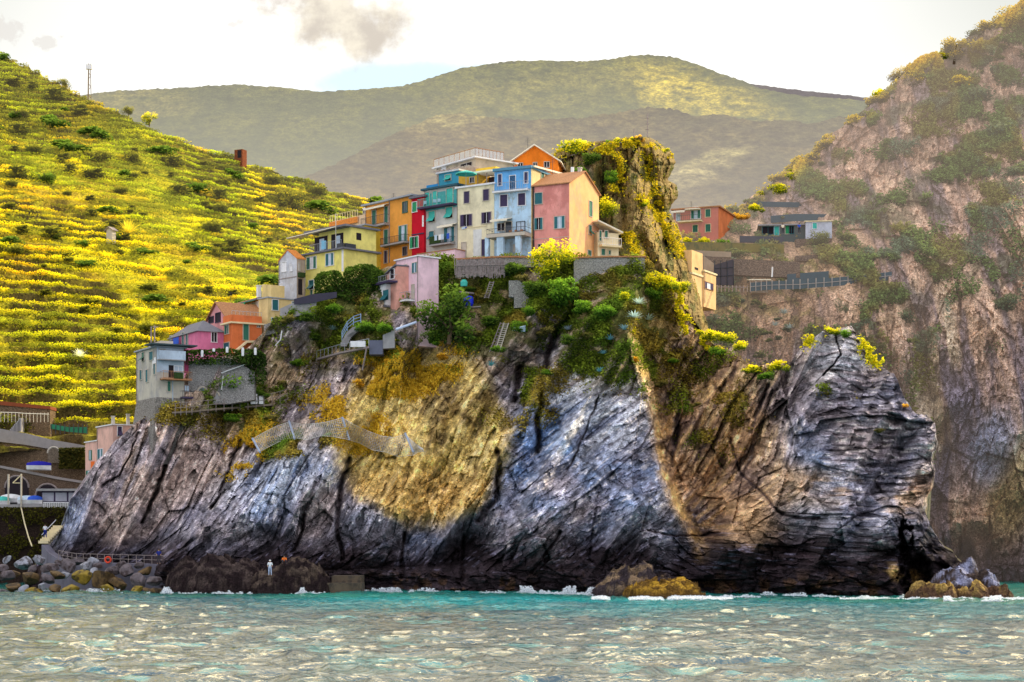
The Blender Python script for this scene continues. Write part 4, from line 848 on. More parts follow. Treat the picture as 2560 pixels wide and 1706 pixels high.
mb = MB(); mb.box(*[v for v in (p(3.5, -.4, 0)[0]-.3, p(3.5, -.4, 0)[0]+.3, p(3.5, -.4, 0)[1]-.05, p(3.5, -.4, 0)[1]+.05)], z+.1, z+1.2); mb.build('hanging_towel', mat('pale_blue_cloth', (.25, .55, .75)), h.root)
# --- white ruin tower
h = House('tower_house', 'whitewashed roofless tower house with bright empty windows left of yellow house', paint('whitewash', (.62, .64, .70), c2=(.5, .5, .52), stain=.6), zA, 66, 243, 45, 231, 1122, 1500, xS=318, gable='front', sidemat=paint('bareplaster', (.42, .34, .28), stain=.6), cat='house')
h.gabled(M['orange_tile'], 'front', ov=.1)
h.win(96, 1162, 143, 1252, 'plain', pane='lit', sur='white'); h.win(180, 1186, 201, 1246, 'plain', pane='lit', sur='white'); h.win(78, 1372, 108, 1448, 'plain', pane='lit', sur='white'); h.slab('string_course', 'wood', 70, 1310, 243, 1318, -.01, .06)
h.win(256, 1170, 268, 1240, 'plain', pane='dark', side=True); h.slab('balcony', 'dgreen', 250, 1265, 305, 1310, 0, .5, side=True); h.slab('doorway', 'dark', 255, 1325, 295, 1480, -.01, .05, side=True)
# --- lilac pink house with its salmon wing
ll = paint('lilac', (.90, .63, .72), stain=.3)
h = House('house', 'lilac pink house with curved balconies jutting out below the terrace', ll, zD, 822, 1040, 52, 220.5, 162, 800, xS=1240)
h.flat(M['white'], .16, .2)
h.win(858, 252, 932, 352, 'open', 'teal', pane='curtain'); h.win(986, 226, 1030, 322, 'open', 'teal', pane='curtain'); h.win(862, 466, 910, 562, 'awning', 'teal'); h.win(982, 440, 1004, 580, 'door', 'stone')
h.arch(786, 665, 836, 745, 'glass'); h.arch(908, 640, 932, 722, 'bgreen'); h.slab('lower_wall', paint('lemoncream', (.74, .58, .28)), 826, 628, 960, 790, -.01, .03)
h.arch(840, 668, 880, 745, 'dark'); h.arch(908, 640, 934, 722, 'bgreen')
h.balcony(826, 1012, 606, 14, 1.3, 74, m='white', rm='steel', step=.5); h.balcony(826, 960, 798, 12, 1.3, 62, m='concrete', rm='steel', step=.5)
mb = MB(); mb.bar(h.pt(0.02, -.06, h.zb), h.pt(.02, -.06, h.z1), .06); mb.build('drainpipe', M['wood'], h.root)
h.slab('life_ring_cloth', 'orangec', 866, 735, 915, 780, 1.3, 1.4)
P2 = Face((W(*zD(1400, 140), 229.5))[:2], (-math.cos(R(40)), math.sin(R(40))), (-math.sin(R(40)), -math.cos(R(40))))
a0, a1, z0, z1 = P2.rect(*zD(1036, 150), *zD(1400, 150)); zt = P2.z_(*zD(1220, 118)); mb = MB(); mb.fbox(P2, 0, a1, zt-1.25, zt, -3, .0)
o = tag(mb.build('terrace_parapet', ll), 'pink terrace parapet running from the lilac house under the grey house', 'parapet')
mb = MB(); mb.fbox(P2, -.1, a1+.1, zt+.002, zt+.1, -3, .12); mb.build('coping', M['tile'], o)
sw = House('house', 'small salmon gabled wing with white bay attached left of lilac house', paint('salmon', (.80, .40, .32)), zD, 592, 828, 58, 221.2, 405, 672, depth=4, gable=None)
p = sw.pt; mb = MB(); mb.poly([p(0, 0, sw.z1), p(sw.w, 0, sw.z1), p(0, 0, sw.z1+1.9)]); mb.poly([p(0, 0, sw.z1), p(0, 3, sw.z1), p(0, 3, sw.z1+1.9), p(0, 0, sw.z1+1.9)]); mb.build('gable', paint('salmon', (.8, .4, .32)), sw.root)
mb = MB(); mb.hexa([p(-.1, -.3, sw.z1+1.9), p(-.1, 4, sw.z1+1.9), p(sw.w+.5, 4, sw.z1-.15), p(sw.w+.5, -.3, sw.z1-.15), p(-.1, -.3, sw.z1+2.05), p(-.1, 4, sw.z1+2.05), p(sw.w+.5, 4, sw.z1), p(sw.w+.5, -.3, sw.z1)]); mb.build('roof', M['slate'], sw.root)
sw.slab('bay', 'white', 668, 442, 770, 664, -.02, .7); f_ = sw.front; bf = Face(f_.pt(0, .7, 0)[:2], f_.u, f_.n)
a = zD(697, 492); b_ = zD(748, 592); r = bf.rect(a[0], a[1], b_[0], b_[1]); mb = MB(); mb.fbox(bf, *r, -.02, .03); wn = mb.build('window', M['teal'], sw.root)
mb = MB(); zm = (r[2]+r[3])/2; mb.hexa([bf.pt(r[0], .6, r[2]), bf.pt(r[1], .6, r[2]), bf.pt(r[1], .55, r[2]), bf.pt(r[0], .55, r[2]), bf.pt(r[0], .08, zm), bf.pt(r[1], .08, zm), bf.pt(r[1], .04, zm), bf.pt(r[0], .04, zm)]); mb.build('flap', M['teal'], wn)
sw.win(618, 515, 636, 612, 'closed', 'teal'); sw.win(696, 340, 712, 378, 'plain', pane='dark'); sw.win(772, 290, 810, 380, 'door', 'dark', sur='white')
sw.balcony(645, 836, 425, 18, 1.2, 58, m='purple', rm='steel', step=.45); sw.slab('ledge', 'slate', 575, 500, 665, 512, 0, .5); sw.slab('tiled_skirt', 'slate', 520, 668, 770, 690, -.5, .9)
# --- grey-blue tower house at the left
gw = paint('tower', (.56, .52, .44), c2=(.42, .40, .38), scale=.5, stain=.6); gb = paint('towerblue', (.50, .60, .72), stain=.5)
h = House('house', 'tall grey tower house with stacked balconies on a flaring stone base', gw, zG, 108, 345, 60, 215.8, 432, 1250, xS=690, ext=6)
h.flat(M['slatel'], .16, .3)
for i, r in enumerate(((176, 500, 204, 600), (266, 488, 312, 590), (150, 716, 174, 830), (222, 712, 248, 860))): h.win(*r, 'awning' if i == 0 else 'closed', 'teal' if i else 'green')
h.win(318, 640, 340, 765, 'closed', 'teal')
h.slab('blue_front', gb, 352, 440, 680, 745, -.01, .03, side=True); h.slab('blue_wall', 'white', 300, 560, 343, 690, -.01, .02)
mb = MB(); mb.hexa([h.pt(1.2, -1.1, h.z1+.2), h.pt(1.2, h.d+1.2, h.z1+.2), h.pt(-1.3, h.d+1.2, h.z1+.2), h.pt(-1.3, -1.1, h.z1+.2), h.pt(1.2, -1.1, h.z1+.36), h.pt(1.2, h.d+1.2, h.z1+.36), h.pt(-1.3, h.d+1.2, h.z1+.36), h.pt(-1.3, -1.1, h.z1+.36)]); mb.build('canopy_roof', mat('dark_teal_roof', (.05, .08, .09)), h.root)
h.win(392, 462, 450, 560, 'door', 'dark', side=True); h.balcony(352, 672, 590, 12, 1.0, 105, m='concrete', side=True, solid=gb)
h.slab('dark_opening', 'dark', 498, 655, 556, 805, -.01, .05, side=True); h.win(566, 668, 664, 750, 'plain', side=True, pane='glass', sur='white'); h.balcony(392, 740, 830, 14, 1.3, 90, m='tile', rm='tile', side=True, step=.2)
b = MB(); b.fbox(h.side, 1.8, 2.9, h.side.z_(*zG(600, 830)), h.side.z_(*zG(600, 752)), 1.1, 1.35); b.build('balcony_plants', M['dgreen'], h.root)
h.win(482, 852, 520, 972, 'closed', 'green', side=True); h.win(692, 905, 745, 975, 'plain', side=True, pane='curtain', sur='wood'); h.balcony(640, 770, 1050, 16, .9, 75, m='purple', rm='iron', side=True, step=.18)
mb = MB(); mb.bar(h.side.pt(2.05, .06, h.zb), h.side.pt(2.05, .06, h.side.z_(*zG(590, 835))), .05); mb.build('drainpipe', M['curtain'], h.root)
h.slab('plum_side', paint('plum', (.30, .05, .12)), 682, 460, 742, 745, -.6, .0, side=True)
p = h.pt; za = h.z0+2.0; mb = MB(); fl = 1.1      # flaring stone base
mb.hexa([p(-fl*.25, -fl*.6, h.zb), p(-fl*.25, h.d*.9, h.zb), p(h.w+fl, h.d*.9, h.zb), p(h.w+fl*1.6, -fl*.6, h.zb), p(-.03, -.04, za), p(-.03, h.d*.9, za), p(h.w+.04, h.d*.9, za), p(h.w+.04, -.04, za)])
mb.build('stone_base', mat_stone('base_stone', (.40, .37, .34), (.30, .28, .26), 1.6), h.root)
b = MB(); b.bar(p(3.5, 1, h.z1), p(3.5, 1, h.z1+3.0), .09); b.bar(p(3.2, 1.3, h.z1+2.8), p(5., 1.3, h.z1+3.0), .06); b.bar(p(4.8, 1, h.z1), p(4.8, 1, h.z1+3.0), .09); b.build('pergola', M['wood'], h.root)
b = MB(); b.hexa([p(2.5, 1.5, h.z1+.16), p(2.5, 3, h.z1+.16), p(h.w, 3, h.z1+.16), p(h.w, 1.5, h.z1+.16), p(2.5, 1.5, h.z1+1.1), p(2.5, 3, h.z1+1.1), p(h.w, 3, h.z1+1.1), p(h.w, 1.5, h.z1+1.1)]); b.build('roof_parapet', M['stone'], h.root)
# --- purple house with hip roof
h = House('house', 'magenta pink house with grey hipped roof left of terracotta house', paint('magenta', (.70, .20, .36), stain=.3), zG, 505, 860, 60, 226.5, 236, 470, xS=1170, ext=4)
h.hip(M['slate'], 1.7, .3, .25); h.win(1022, 252, 1085, 370, 'plain', side=True, pane='dark', sur='white')
h.win(518, 295, 545, 400, 'door', 'curtain'); h.win(668, 255, 692, 405, 'door', 'teal'); h.win(715, 260, 738, 400, 'door', 'teal')
h.slab('hanging_laundry', 'bluecloth', 600, 320, 668, 400, .5, .55); h.slab('hanging_laundry', 'purple', 560, 350, 600, 385, .5, .55)
# --- terracotta house
tc_ = paint('terracotta', (.74, .20, .07), stain=.3)
h = House('house', 'terracotta orange house with cream cornice, roof terrace and outside stair', tc_, zG, 1172, 1276, 58, 226, 140, 500, xS=1640, ext=4)
h.flat(M['trim'], .2, .35); h.win(1190, 165, 1238, 270, 'open', 'green', pane='dark'); h.win(1178, 380, 1245, 470, 'closed', 'teal'); h.win(1410, 148, 1476, 345, 'door', 'green', side=True); h.win(1582, 168, 1618, 188, 'plain', pane='dark', side=True)
h.band('stair', 'trim', [(1290, 480), (1430, 362), (1520, 358)], .25, .1, .9, side=True)
p = h.pt; b = MB(); z = h.z1+.2
for q in ((-.1, 0.1), (h.d-.2, h.d)): b.hexa([p(0, q[0], z), p(0, q[1], z), p(h.w, q[1], z), p(h.w, q[0], z), p(0, q[0], z+.9), p(0, q[1], z+.9), p(h.w, q[1], z+.9), p(h.w, q[0], z+.9)])
b.fbox(h.side, 0.1, h.d-.2, z, z+.9, -.2, -.02); b.build('terrace_parapet', tc_, h.root); b = MB()
for i in range(9): b.bar(h.side.pt(i*h.d/8, -.1, z+.9), h.side.pt(i*h.d/8, -.1, z+1.4), .02)
b.bar(h.side.pt(0, -.1, z+1.4), h.side.pt(h.d, -.1, z+1.4), .025); b.build('railing', M['steel'], h.root)
# --- small pink gable
h = House('house', 'little pink gabled house with two dark openings behind terracotta house', paint('rosepink', (.78, .36, .38)), zC, 776, 968, 58, 231, 752, 870, depth=7, gable='front', ext=4)
h.gabled(M['tile'], 'front', .3); h.win(796, 756, 840, 812, 'plain', pane='dark', sur='purple'); h.win(862, 718, 908, 806, 'plain', pane='dark', sur='purple')
# --- cream yellow house
h = House('house', 'cream yellow cube house with dark windows above the bare rock', paint('butter', (.80, .62, .30), stain=.3), zC, 1282, 1372, 50, 228.5, 568, 950, xS=1672, ext=4)
h.flat(M['slatel'], .15, .15); h.win(1412, 588, 1470, 690, 'closed', 'teal', side=True, sur='white'); h.win(1606, 608, 1660, 708, 'closed', 'teal', side=True, sur='white'); h.win(1406, 772, 1530, 830, 'plain', side=True, pane='glass', sur='curtain')
p = h.pt; b = MB(); b.hexa([p(.02, .5, h.z1), p(.02, 2.5, h.z1), p(h.w+.01, 2.5, h.z1), p(h.w+.01, .5, h.z1), p(.02, .5, h.z1+1.7), p(.02, 2.5, h.z1+1.7), p(h.w+.01, 2.5, h.z1+2.0), p(h.w+.01, .5, h.z1+2.0)]); b.build('upper_block', paint('butter2', (.82, .62, .28)), h.root)
h.awning(1580, 1690, 660, 668, 1.2, 'dgreen', side=True, name='vine_pergola')
# --- white house with grey roof and green awning
h = House('house', 'white house with grey tiled roof and green awning behind cream yellow cube', paint('offwhite', (.80, .72, .62)), zC, 1032, 1278, 58, 236, 560, 740, depth=6, ext=4)
p = h.pt; mb = MB(); mb.hexa([p(-.2, -.4, h.z1-.4), p(-.2, 4, h.z1+.8), p(h.w+.3, 4, h.z1+.8), p(h.w+.3, -.4, h.z1-.4), p(-.2, -.4, h.z1-.2), p(-.2, 4, h.z1+1.), p(h.w+.3, 4, h.z1+1.), p(h.w+.3, -.4, h.z1-.2)]); mb.build('roof', M['slate'], h.root)
h.slab('orange_band', paint('bandorange', (.75, .32, .06)), 1034, 596, 1278, 630, -.01, .03); h.awning(1075, 1262, 615, 650, 1.7, 'bgreen'); h.chimney(3.2, 1.5, 1.4, .25, 'white', z=h.z1+.5); h.chimney(1.3, 1.5, 1.2, .25, 'stone', z=h.z1+.5)
# --- pink house at the foot of the slab, harbour side
pk = paint('shellpink', (.82, .50, .42), stain=.25)
h = House('house', 'pale pink house with flat roofs tucked behind the left rock slab', pk, zE, 735, 852, 60, 226, 250, 720, xS=990, ext=8)
h.flat(M['white'], .14, .2); h.win(886, 262, 918, 332, 'awning', 'purple', side=True, sur='white'); h.win(742, 432, 778, 514, 'open', 'teal', pane='curtain', sur='white')
h2 = Face(h.front.pt(h.w, 0, 0)[:2], h.front.u, h.front.n); a0, a1, z0, z1 = h2.rect(*zE(642, 378), *zE(736, 720)); mb = MB(); mb.fbox(h2, 0.0, a1, z0-6, z1, -4, -.03); lw = mb.build('lower_wing', pk, h.root)
mb = MB(); mb.fbox(h2, -.05, a1+.15, z1+.002, z1+.14, -4, .12); mb.build('roof', M['white'], h.root)
for r, m_ in (((670, 440, 692, 516), 'green'), ((648, 592, 694, 662), 'green')):
    q = h2.rect(*zE(r[0], r[1]), *zE(r[2], r[3])); mb = MB(); mb.fbox(h2, *q, -.04, .03); wn = mb.build('window', M[m_], h.root)
    mb = MB(); mb.fbox(h2, q[0]+.35*(q[1]-q[0]), q[1]-.35*(q[1]-q[0]), q[2]+.05, q[3]-.05, .02, .05); mb.build('pane', M['curtain'], wn)
h.slab('orange_towel', 'orangec', 716, 525, 742, 598, .5, .55); h.chimney(2.5, .8, 1.2, .18, 'stone'); h.chimney(.8, 2.2, 1.4, .18, 'stone')
# --- across the cove
HZc = (.03, .16, 250, 322, 'Y', HAZE_C)
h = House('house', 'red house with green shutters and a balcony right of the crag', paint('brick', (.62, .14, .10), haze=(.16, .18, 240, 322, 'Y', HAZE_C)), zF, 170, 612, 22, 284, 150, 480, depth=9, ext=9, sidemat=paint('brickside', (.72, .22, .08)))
h.flat(M['tile'], .2, .35)
for r in ((486, 172, 534, 246), (361, 327, 410, 396), (486, 318, 535, 392)): h.win(*r, 'closed', 'green', sur='trim')
h.win(346, 182, 436, 262, 'open', 'green', pane='curtain', sur='white'); h.win(200, 215, 235, 285, 'plain', pane='curtain', sur='white'); h.balcony(232, 462, 290, 14, 1.2, 52, m='trim', rm='green', step=.3); h.awning(168, 300, 185, 205, 1.2, 'canvas'); h.chimney(h.w*.6, 3, .7, .3, 'white')
mb = MB(); a0, a1, z0, z1 = h.rect(h.front, 300, 172, 440, 182); mb.fbox(h.front, a0, a1, z0, z1, 0, 1.1); mb.build('awning', M['canvas'], h.root)
oc_ = paint('apricot', (.88, .58, .28), stain=.15)
h = House('house', 'stepped apricot house lit by the sun at the crag foot', oc_, zF, 470, 588, -62, 262, 822, 1060, depth=4, ext=1.5)
h.flat(M['trim'], .25, .15); h.win(474, 892, 556, 955, 'open', 'purple', pane='lit', sur='tile')
a = Face(h.front.pt(h.w, -.2, 0)[:2], h.front.u, h.front.n); r = a.rect(*zF(350, 590), *zF(470, 1120)); mb = MB(); mb.fbox(a, 0, r[1], r[2]-4, r[3], -3, 0); mb.build('wall', oc_, h.root)
mb = MB(); mb.fbox(a, -.08, r[1]+.1, r[3]-3.4, r[3]-3.15, -3, .15); mb.build('cornice', M['trim'], h.root); q = a.rect(*zF(378, 742), *zF(412, 765)); mb = MB(); mb.fbox(a, *q, -.01, .03); mb.build('window', M['dark'], h.root)
h = House('shed', 'white hut with a turquoise shutter on the terrace across the cove', paint('hutwhite', (.55, .60, .72), haze=HZc), zF, 1467, 1724, 6, 281, 290, 432, depth=5, cat='shed', ext=5)
h.flat(M['trim'], .15, .2); h.win(1536, 306, 1576, 362, 'closed', 'turq', sur='white')
h = House('shack', 'dark low garden shack with turquoise doors left of the white hut', mat('shack_wall', (.05, .09, .10), haze=HZc), zF, 1035, 1462, 6, 282.5, 330, 425, depth=5, cat='shed', ext=5)
h.flat(M['concrete'], .2, .6); h.win(1160, 340, 1205, 425, 'door', 'turq', sur='curtain'); h.win(1268, 332, 1302, 412, 'door', 'bgreen'); h.win(1045, 345, 1150, 415, 'plain', pane='dark', sur='teal'); h.win(1306, 338, 1348, 410, 'plain', pane='dark', sur='teal')
# --- up at the top
h = House('house', 'bright orange gabled house at the top of the village', paint('vivid', (.85, .22, .02)), zB, 935, 1392, 8, 246, 165, 330, depth=8, gable='front', ext=2)
h.gabled(M['canvas'], 'front', .5, .18); h.win(1000, 190, 1045, 225, 'plain', pane='dark'); h.win(1150, 185, 1185, 220, 'plain', pane='dark'); h.win(1258, 178, 1305, 230, 'plain', pane='dark')
h = House('house', 'cream top house with glass railed roof terrace and white slab edge', paint('sand', (.62, .52, .38)), zB, 205, 585, 52, 237, 140, 330, xS=955, ext=2)
h.flat(M['white'], .18, .5)
h.win(440, 190, 552, 240, 'plain', pane='dark'); h.win(250, 225, 300, 275, 'plain', pane='lit')
p = h.pt; b = MB(); z = h.z1+.18; pts = [p(h.w+.3, -.3, 0), p(-.3, -.3, 0), p(-.3, h.d*.7, 0)]
for q0, q1 in zip(pts[:-1], pts[1:]):
    for i in range(9): t_ = i/8; x, y = q0[0]+(q1[0]-q0[0])*t_, q0[1]+(q1[1]-q0[1])*t_; b.bar((x, y, z), (x, y, z+1.1), .025)
    b.bar((q0[0], q0[1], z+1.1), (q1[0], q1[1], z+1.1), .04)
b.build('railing', M['tile'], h.root); b = MB()
for q0, q1 in zip(pts[:-1], pts[1:]): b.hexa([(q0[0], q0[1], z+.1), (q1[0], q1[1], z+.1), (q1[0], q1[1]+.02, z+.1), (q0[0], q0[1]+.02, z+.1), (q0[0], q0[1], z+1.), (q1[0], q1[1], z+1.), (q1[0], q1[1]+.02, z+1.), (q0[0], q0[1]+.02, z+1.)])
gm, t, out = nt('clear_glass'); d1 = node(t, 'ShaderNodeBsdfTransparent'); d2 = node(t, 'ShaderNodeBsdfGlossy', i_Roughness=.05); d3 = node(t, 'ShaderNodeMixShader', i_Fac=.18); t.links.new(d1.outputs[0], d3.inputs[1]); t.links.new(d2.outputs[0], d3.inputs[2]); t.links.new(d3.outputs[0], out.inputs[0])
b.build('glass_panel', gm, h.root)
# --- brick hut on the hill, tiny shelter
x, y, z = lp(601, 405); h = House('hut', 'red brick hut on the skyline of the terraced hill', mat_stone('red_brick', (.36, .10, .04), (.30, .13, .08), 3.), zP, 586, 606, 25, y-2, 373, 412, xS=617, cat='hut', ext=2)
h.slab('doorway', 'dark', 594, 376, 603, 395, -.01, .05)
x, y, z = lp(276, 590); h = House('hut', 'tiny stone shelter with pitched roof among the vines', M['stone'], zP, 266, 280, 30, y-3, 574, 600, xS=288, cat='hut', gable='front', ext=2); h.gabled(M['wood'], 'front', .3)

# --- aerials and downpipes on the village roofs
for i, hs in enumerate(ALLHOUSES):
    if hs.root['category'] not in ('house',): continue
    if i % 2 == 0 and hs.w > 2:
        x, y, z = hs.pt(hs.w*.7, min(2.5, hs.d*.5), getattr(hs, 'gz', hs.z1)); mb = MB(); mb.bar((x, y, z-.4), (x, y, z+1.7), .025); 
        for k in range(4): mb.bar((x-.35+.05*k, y-.2, z+1.1+.18*k), (x+.35-.05*k, y+.2, z+1.1+.18*k), .015)
        mb.build('aerial', M['iron'], hs.root)
    if hs.w > 3 and i > 3:
        mb = MB(); mb.bar(hs.front.pt(hs.w-.15, .09, hs.z0-1), hs.front.pt(hs.w-.15, .09, hs.z1), .045); mb.build('downpipe', M['wood'], hs.root)
# ================================================================== VEGETATION
leafm = mat_leaf('foliage', .38); leafh = mat_leaf('far_foliage', .3, haze=(.03, .28, 250, 318, 'Y', HAZE_C)); leafl = mat_leaf('hill_foliage', .5, haze=(.0, .12, 300, 440, 'Y', (.6, .5, .3)))
bark = mat('bark', (.12, .08, .05), rough=1, bump=.5, scale=6)
def leaves(Cn, size, col, flat=.5):
    """small leaf-shaped quads at points Cn"""
    n = len(Cn); a = rng.normal(size=(n, 3)); a[:, 2] *= flat; a /= np.linalg.norm(a, axis=1)[:, None]
    b = rng.normal(size=(n, 3)); b -= (b*a).sum(1)[:, None]*a; b /= np.linalg.norm(b, axis=1)[:, None]+1e-9
    s = np.asarray(size).reshape(-1, 1)*np.ones((n, 1)); w = s*.55
    V = np.stack([Cn-a*s*.5, Cn+b*w*.5, Cn+a*s*.5, Cn-b*w*.5], 1)
    return V.reshape(-1, 3), np.arange(4*n).reshape(-1, 4), np.repeat(col, 4, 0)
PAL = dict(dark=((.022, .042, .010), (.075, .135, .02), (.17, .26, .03)), green=((.03, .065, .010), (.10, .21, .02), (.22, .36, .03)), sunny=((.06, .10, .012), (.40, .42, .015), (.88, .74, .02)),
           olive=((.05, .055, .018), (.19, .17, .05), (.34, .28, .07)), gold=((.22, .11, .015), (.62, .36, .03), (.85, .55, .05)), hill=((.025, .03, .008), (.09, .10, .014), (.28, .26, .02)), sea=((.03, .05, .035), (.08, .115, .07), (.15, .18, .09)),
           tan=((.14, .08, .04), (.38, .24, .12), (.5, .33, .18)), cove=((.035, .05, .025), (.10, .125, .05), (.20, .22, .06)), ridge=((.03, .035, .015), (.15, .13, .025), (.62, .47, .03)))
def bush_mesh(pal, n=1500, flat=.8, ls=.13, lobes=9, up=.0):
    """a crown of leaf faces over uneven lobes, unit radius, base at z=0"""
    d, m_, b_ = (A_(q) for q in PAL[pal]); P = []; K = []
    for i in range(lobes):
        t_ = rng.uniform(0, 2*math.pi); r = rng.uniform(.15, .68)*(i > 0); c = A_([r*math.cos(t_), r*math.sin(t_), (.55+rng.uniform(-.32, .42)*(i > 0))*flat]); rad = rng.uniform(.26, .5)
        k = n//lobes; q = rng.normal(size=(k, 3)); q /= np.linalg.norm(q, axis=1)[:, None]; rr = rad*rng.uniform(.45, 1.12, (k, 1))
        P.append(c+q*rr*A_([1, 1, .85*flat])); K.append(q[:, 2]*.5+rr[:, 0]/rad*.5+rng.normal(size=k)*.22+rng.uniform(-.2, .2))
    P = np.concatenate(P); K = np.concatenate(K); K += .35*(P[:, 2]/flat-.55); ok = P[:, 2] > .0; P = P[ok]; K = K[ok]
    t_ = np.clip(K, 0, 1); col = np.where(t_[:, None] < .5, d+(m_-d)*(t_[:, None]*2), m_+(b_-m_)*(t_[:, None]*2-1))*rng.uniform(.75, 1.25, (len(P), 1))  # upper and outer leaves brighter, lower ones darker: sunlight put into the colour
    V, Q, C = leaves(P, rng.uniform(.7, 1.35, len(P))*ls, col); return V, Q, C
PROTO = {}
def proto(pal, kind):
    key = (pal, kind)
    if key not in PROTO:
        L = []
        for i in range(3):
            n, fl, ls, lo = dict(bush=(1300, .85, .14, 9), low=(900, .5, .15, 8), tree=(2200, 1.25, .11, 12), small=(420, .8, .22, 6))[kind]
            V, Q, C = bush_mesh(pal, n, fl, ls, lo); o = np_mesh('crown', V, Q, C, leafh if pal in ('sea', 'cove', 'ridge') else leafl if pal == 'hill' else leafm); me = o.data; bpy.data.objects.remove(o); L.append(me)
        PROTO[key] = L
    return PROTO[key]
TRUNK = None
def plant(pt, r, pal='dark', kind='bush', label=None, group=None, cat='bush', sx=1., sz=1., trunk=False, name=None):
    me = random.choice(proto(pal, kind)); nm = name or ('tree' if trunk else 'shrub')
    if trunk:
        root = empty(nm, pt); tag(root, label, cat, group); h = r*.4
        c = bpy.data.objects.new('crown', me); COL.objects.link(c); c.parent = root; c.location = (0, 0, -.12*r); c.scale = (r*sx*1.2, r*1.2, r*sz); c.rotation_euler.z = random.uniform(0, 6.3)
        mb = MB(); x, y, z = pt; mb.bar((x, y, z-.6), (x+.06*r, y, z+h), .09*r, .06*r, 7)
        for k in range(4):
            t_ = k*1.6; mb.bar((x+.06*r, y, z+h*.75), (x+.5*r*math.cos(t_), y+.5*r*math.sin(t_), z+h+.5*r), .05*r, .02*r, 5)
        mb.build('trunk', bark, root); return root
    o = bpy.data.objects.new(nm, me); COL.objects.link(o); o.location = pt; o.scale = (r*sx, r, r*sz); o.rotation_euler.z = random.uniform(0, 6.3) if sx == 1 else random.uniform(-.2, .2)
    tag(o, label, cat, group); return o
def stuff(name, P, size, col, m=None, flat=.5):
    V, Q, C = leaves(P, size, col, flat); o = np_mesh(name, V, Q, C, m or leafm); tag(o, kind='stuff'); return o
def pick(wt, n):
    p = wt.ravel().astype(float); p = p/p.sum(); return rng.choice(len(p), n, p=p)
# ---- vines and scrub of the terraced hillside ------------------------------
fr, te = HL['fr'], HL['terr']; Vh = HL['V'].reshape(-1, 3); PXh, PYh = HL['PX'], HL['PY']
rim = (sst(.84, .92, fr)+(1-sst(.10, .42, fr)))*te+.5*(1-te)
big = fbm(Vh[:, 0]/16, Vh[:, 1]/16, 4, 400).reshape(fr.shape); row = fbm(Vh[:, 0]/6, Vh[:, 2]/2.3, 3, 401).reshape(fr.shape)
wt = rim*(.55+.6*np.clip(.5+row*1.6, 0, 1))*((PXh > -540) & (PXh < 1060))*sst(1075, 1040, PYh)*(PYh < HL['tj'][None]+999)
area = (lYs(PXh, PYh)/300.)**2; wt = wt*area
ix = pick(wt, 420000); P = Vh[ix].copy(); f_ = fr.ravel()[ix]; bg_ = big.ravel()[ix]; rw = row.ravel()[ix]; te_ = te.ravel()[ix]
hgt = rng.uniform(.0, 1.0, len(P))**1.2*(.4+.6*np.clip(.5+rw, 0, 1)); P[:, 2] += hgt; P[:, :2] += rng.normal(size=(len(P), 2))*.22
y1 = A_([.88, .70, .012]); y2 = A_([.47, .53, .015]); og = A_([.90, .48, .02]); dk = A_([.11, .12, .015])
col = y2+(y1-y2)*np.clip(.5+bg_*2+rng.normal(size=len(P))*.25, 0, 1)[:, None]
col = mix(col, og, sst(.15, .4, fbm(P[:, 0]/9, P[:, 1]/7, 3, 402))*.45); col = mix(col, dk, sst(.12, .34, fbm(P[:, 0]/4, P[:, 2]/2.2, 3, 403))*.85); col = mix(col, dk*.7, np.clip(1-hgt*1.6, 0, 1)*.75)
px_ = CX+F*P[:, 0]/P[:, 1]; py_ = HZ-(P[:, 2]-H0)*F/P[:, 1]; col = mix(col, A_([.20, .21, .02]), .6*ell(px_, py_, 150, 290, 260, 110, 20, .6)*sst(-.25, .15, fbm(P[:, 0]/5, P[:, 1]/5, 3, 404))); col = mix(col, A_([.30, .34, .03]), .45*sst(0, .35, fbm(P[:, 0]/14, P[:, 1]/10, 3, 405)))
col *= rng.uniform(.7, 1.2, (len(P), 1)); stuff('vine_rows', P, rng.uniform(.2, .42, len(P))*np.clip(P[:, 1]/300, .8, 1.4), col, leafl)
wt2 = sst(.64, .72, fr)*(1-sst(.9, .95, fr))*te*np.clip(row+.3, 0, 1)*((PXh > -540) & (PXh < 1000))*(PYh < 1060)*area
ix = pick(wt2, 120000); P = Vh[ix].copy(); P[:, 1] -= rng.uniform(.1, .5, len(P)); P[:, 2] += rng.normal(size=len(P))*.3
stuff('wall_creepers', P, rng.uniform(.25, .5, len(P)), mix(np.tile(A_([.045, .06, .01]), (len(P), 1)), A_([.40, .36, .02]), rng.uniform(0, 1, len(P))**3.5), leafl)
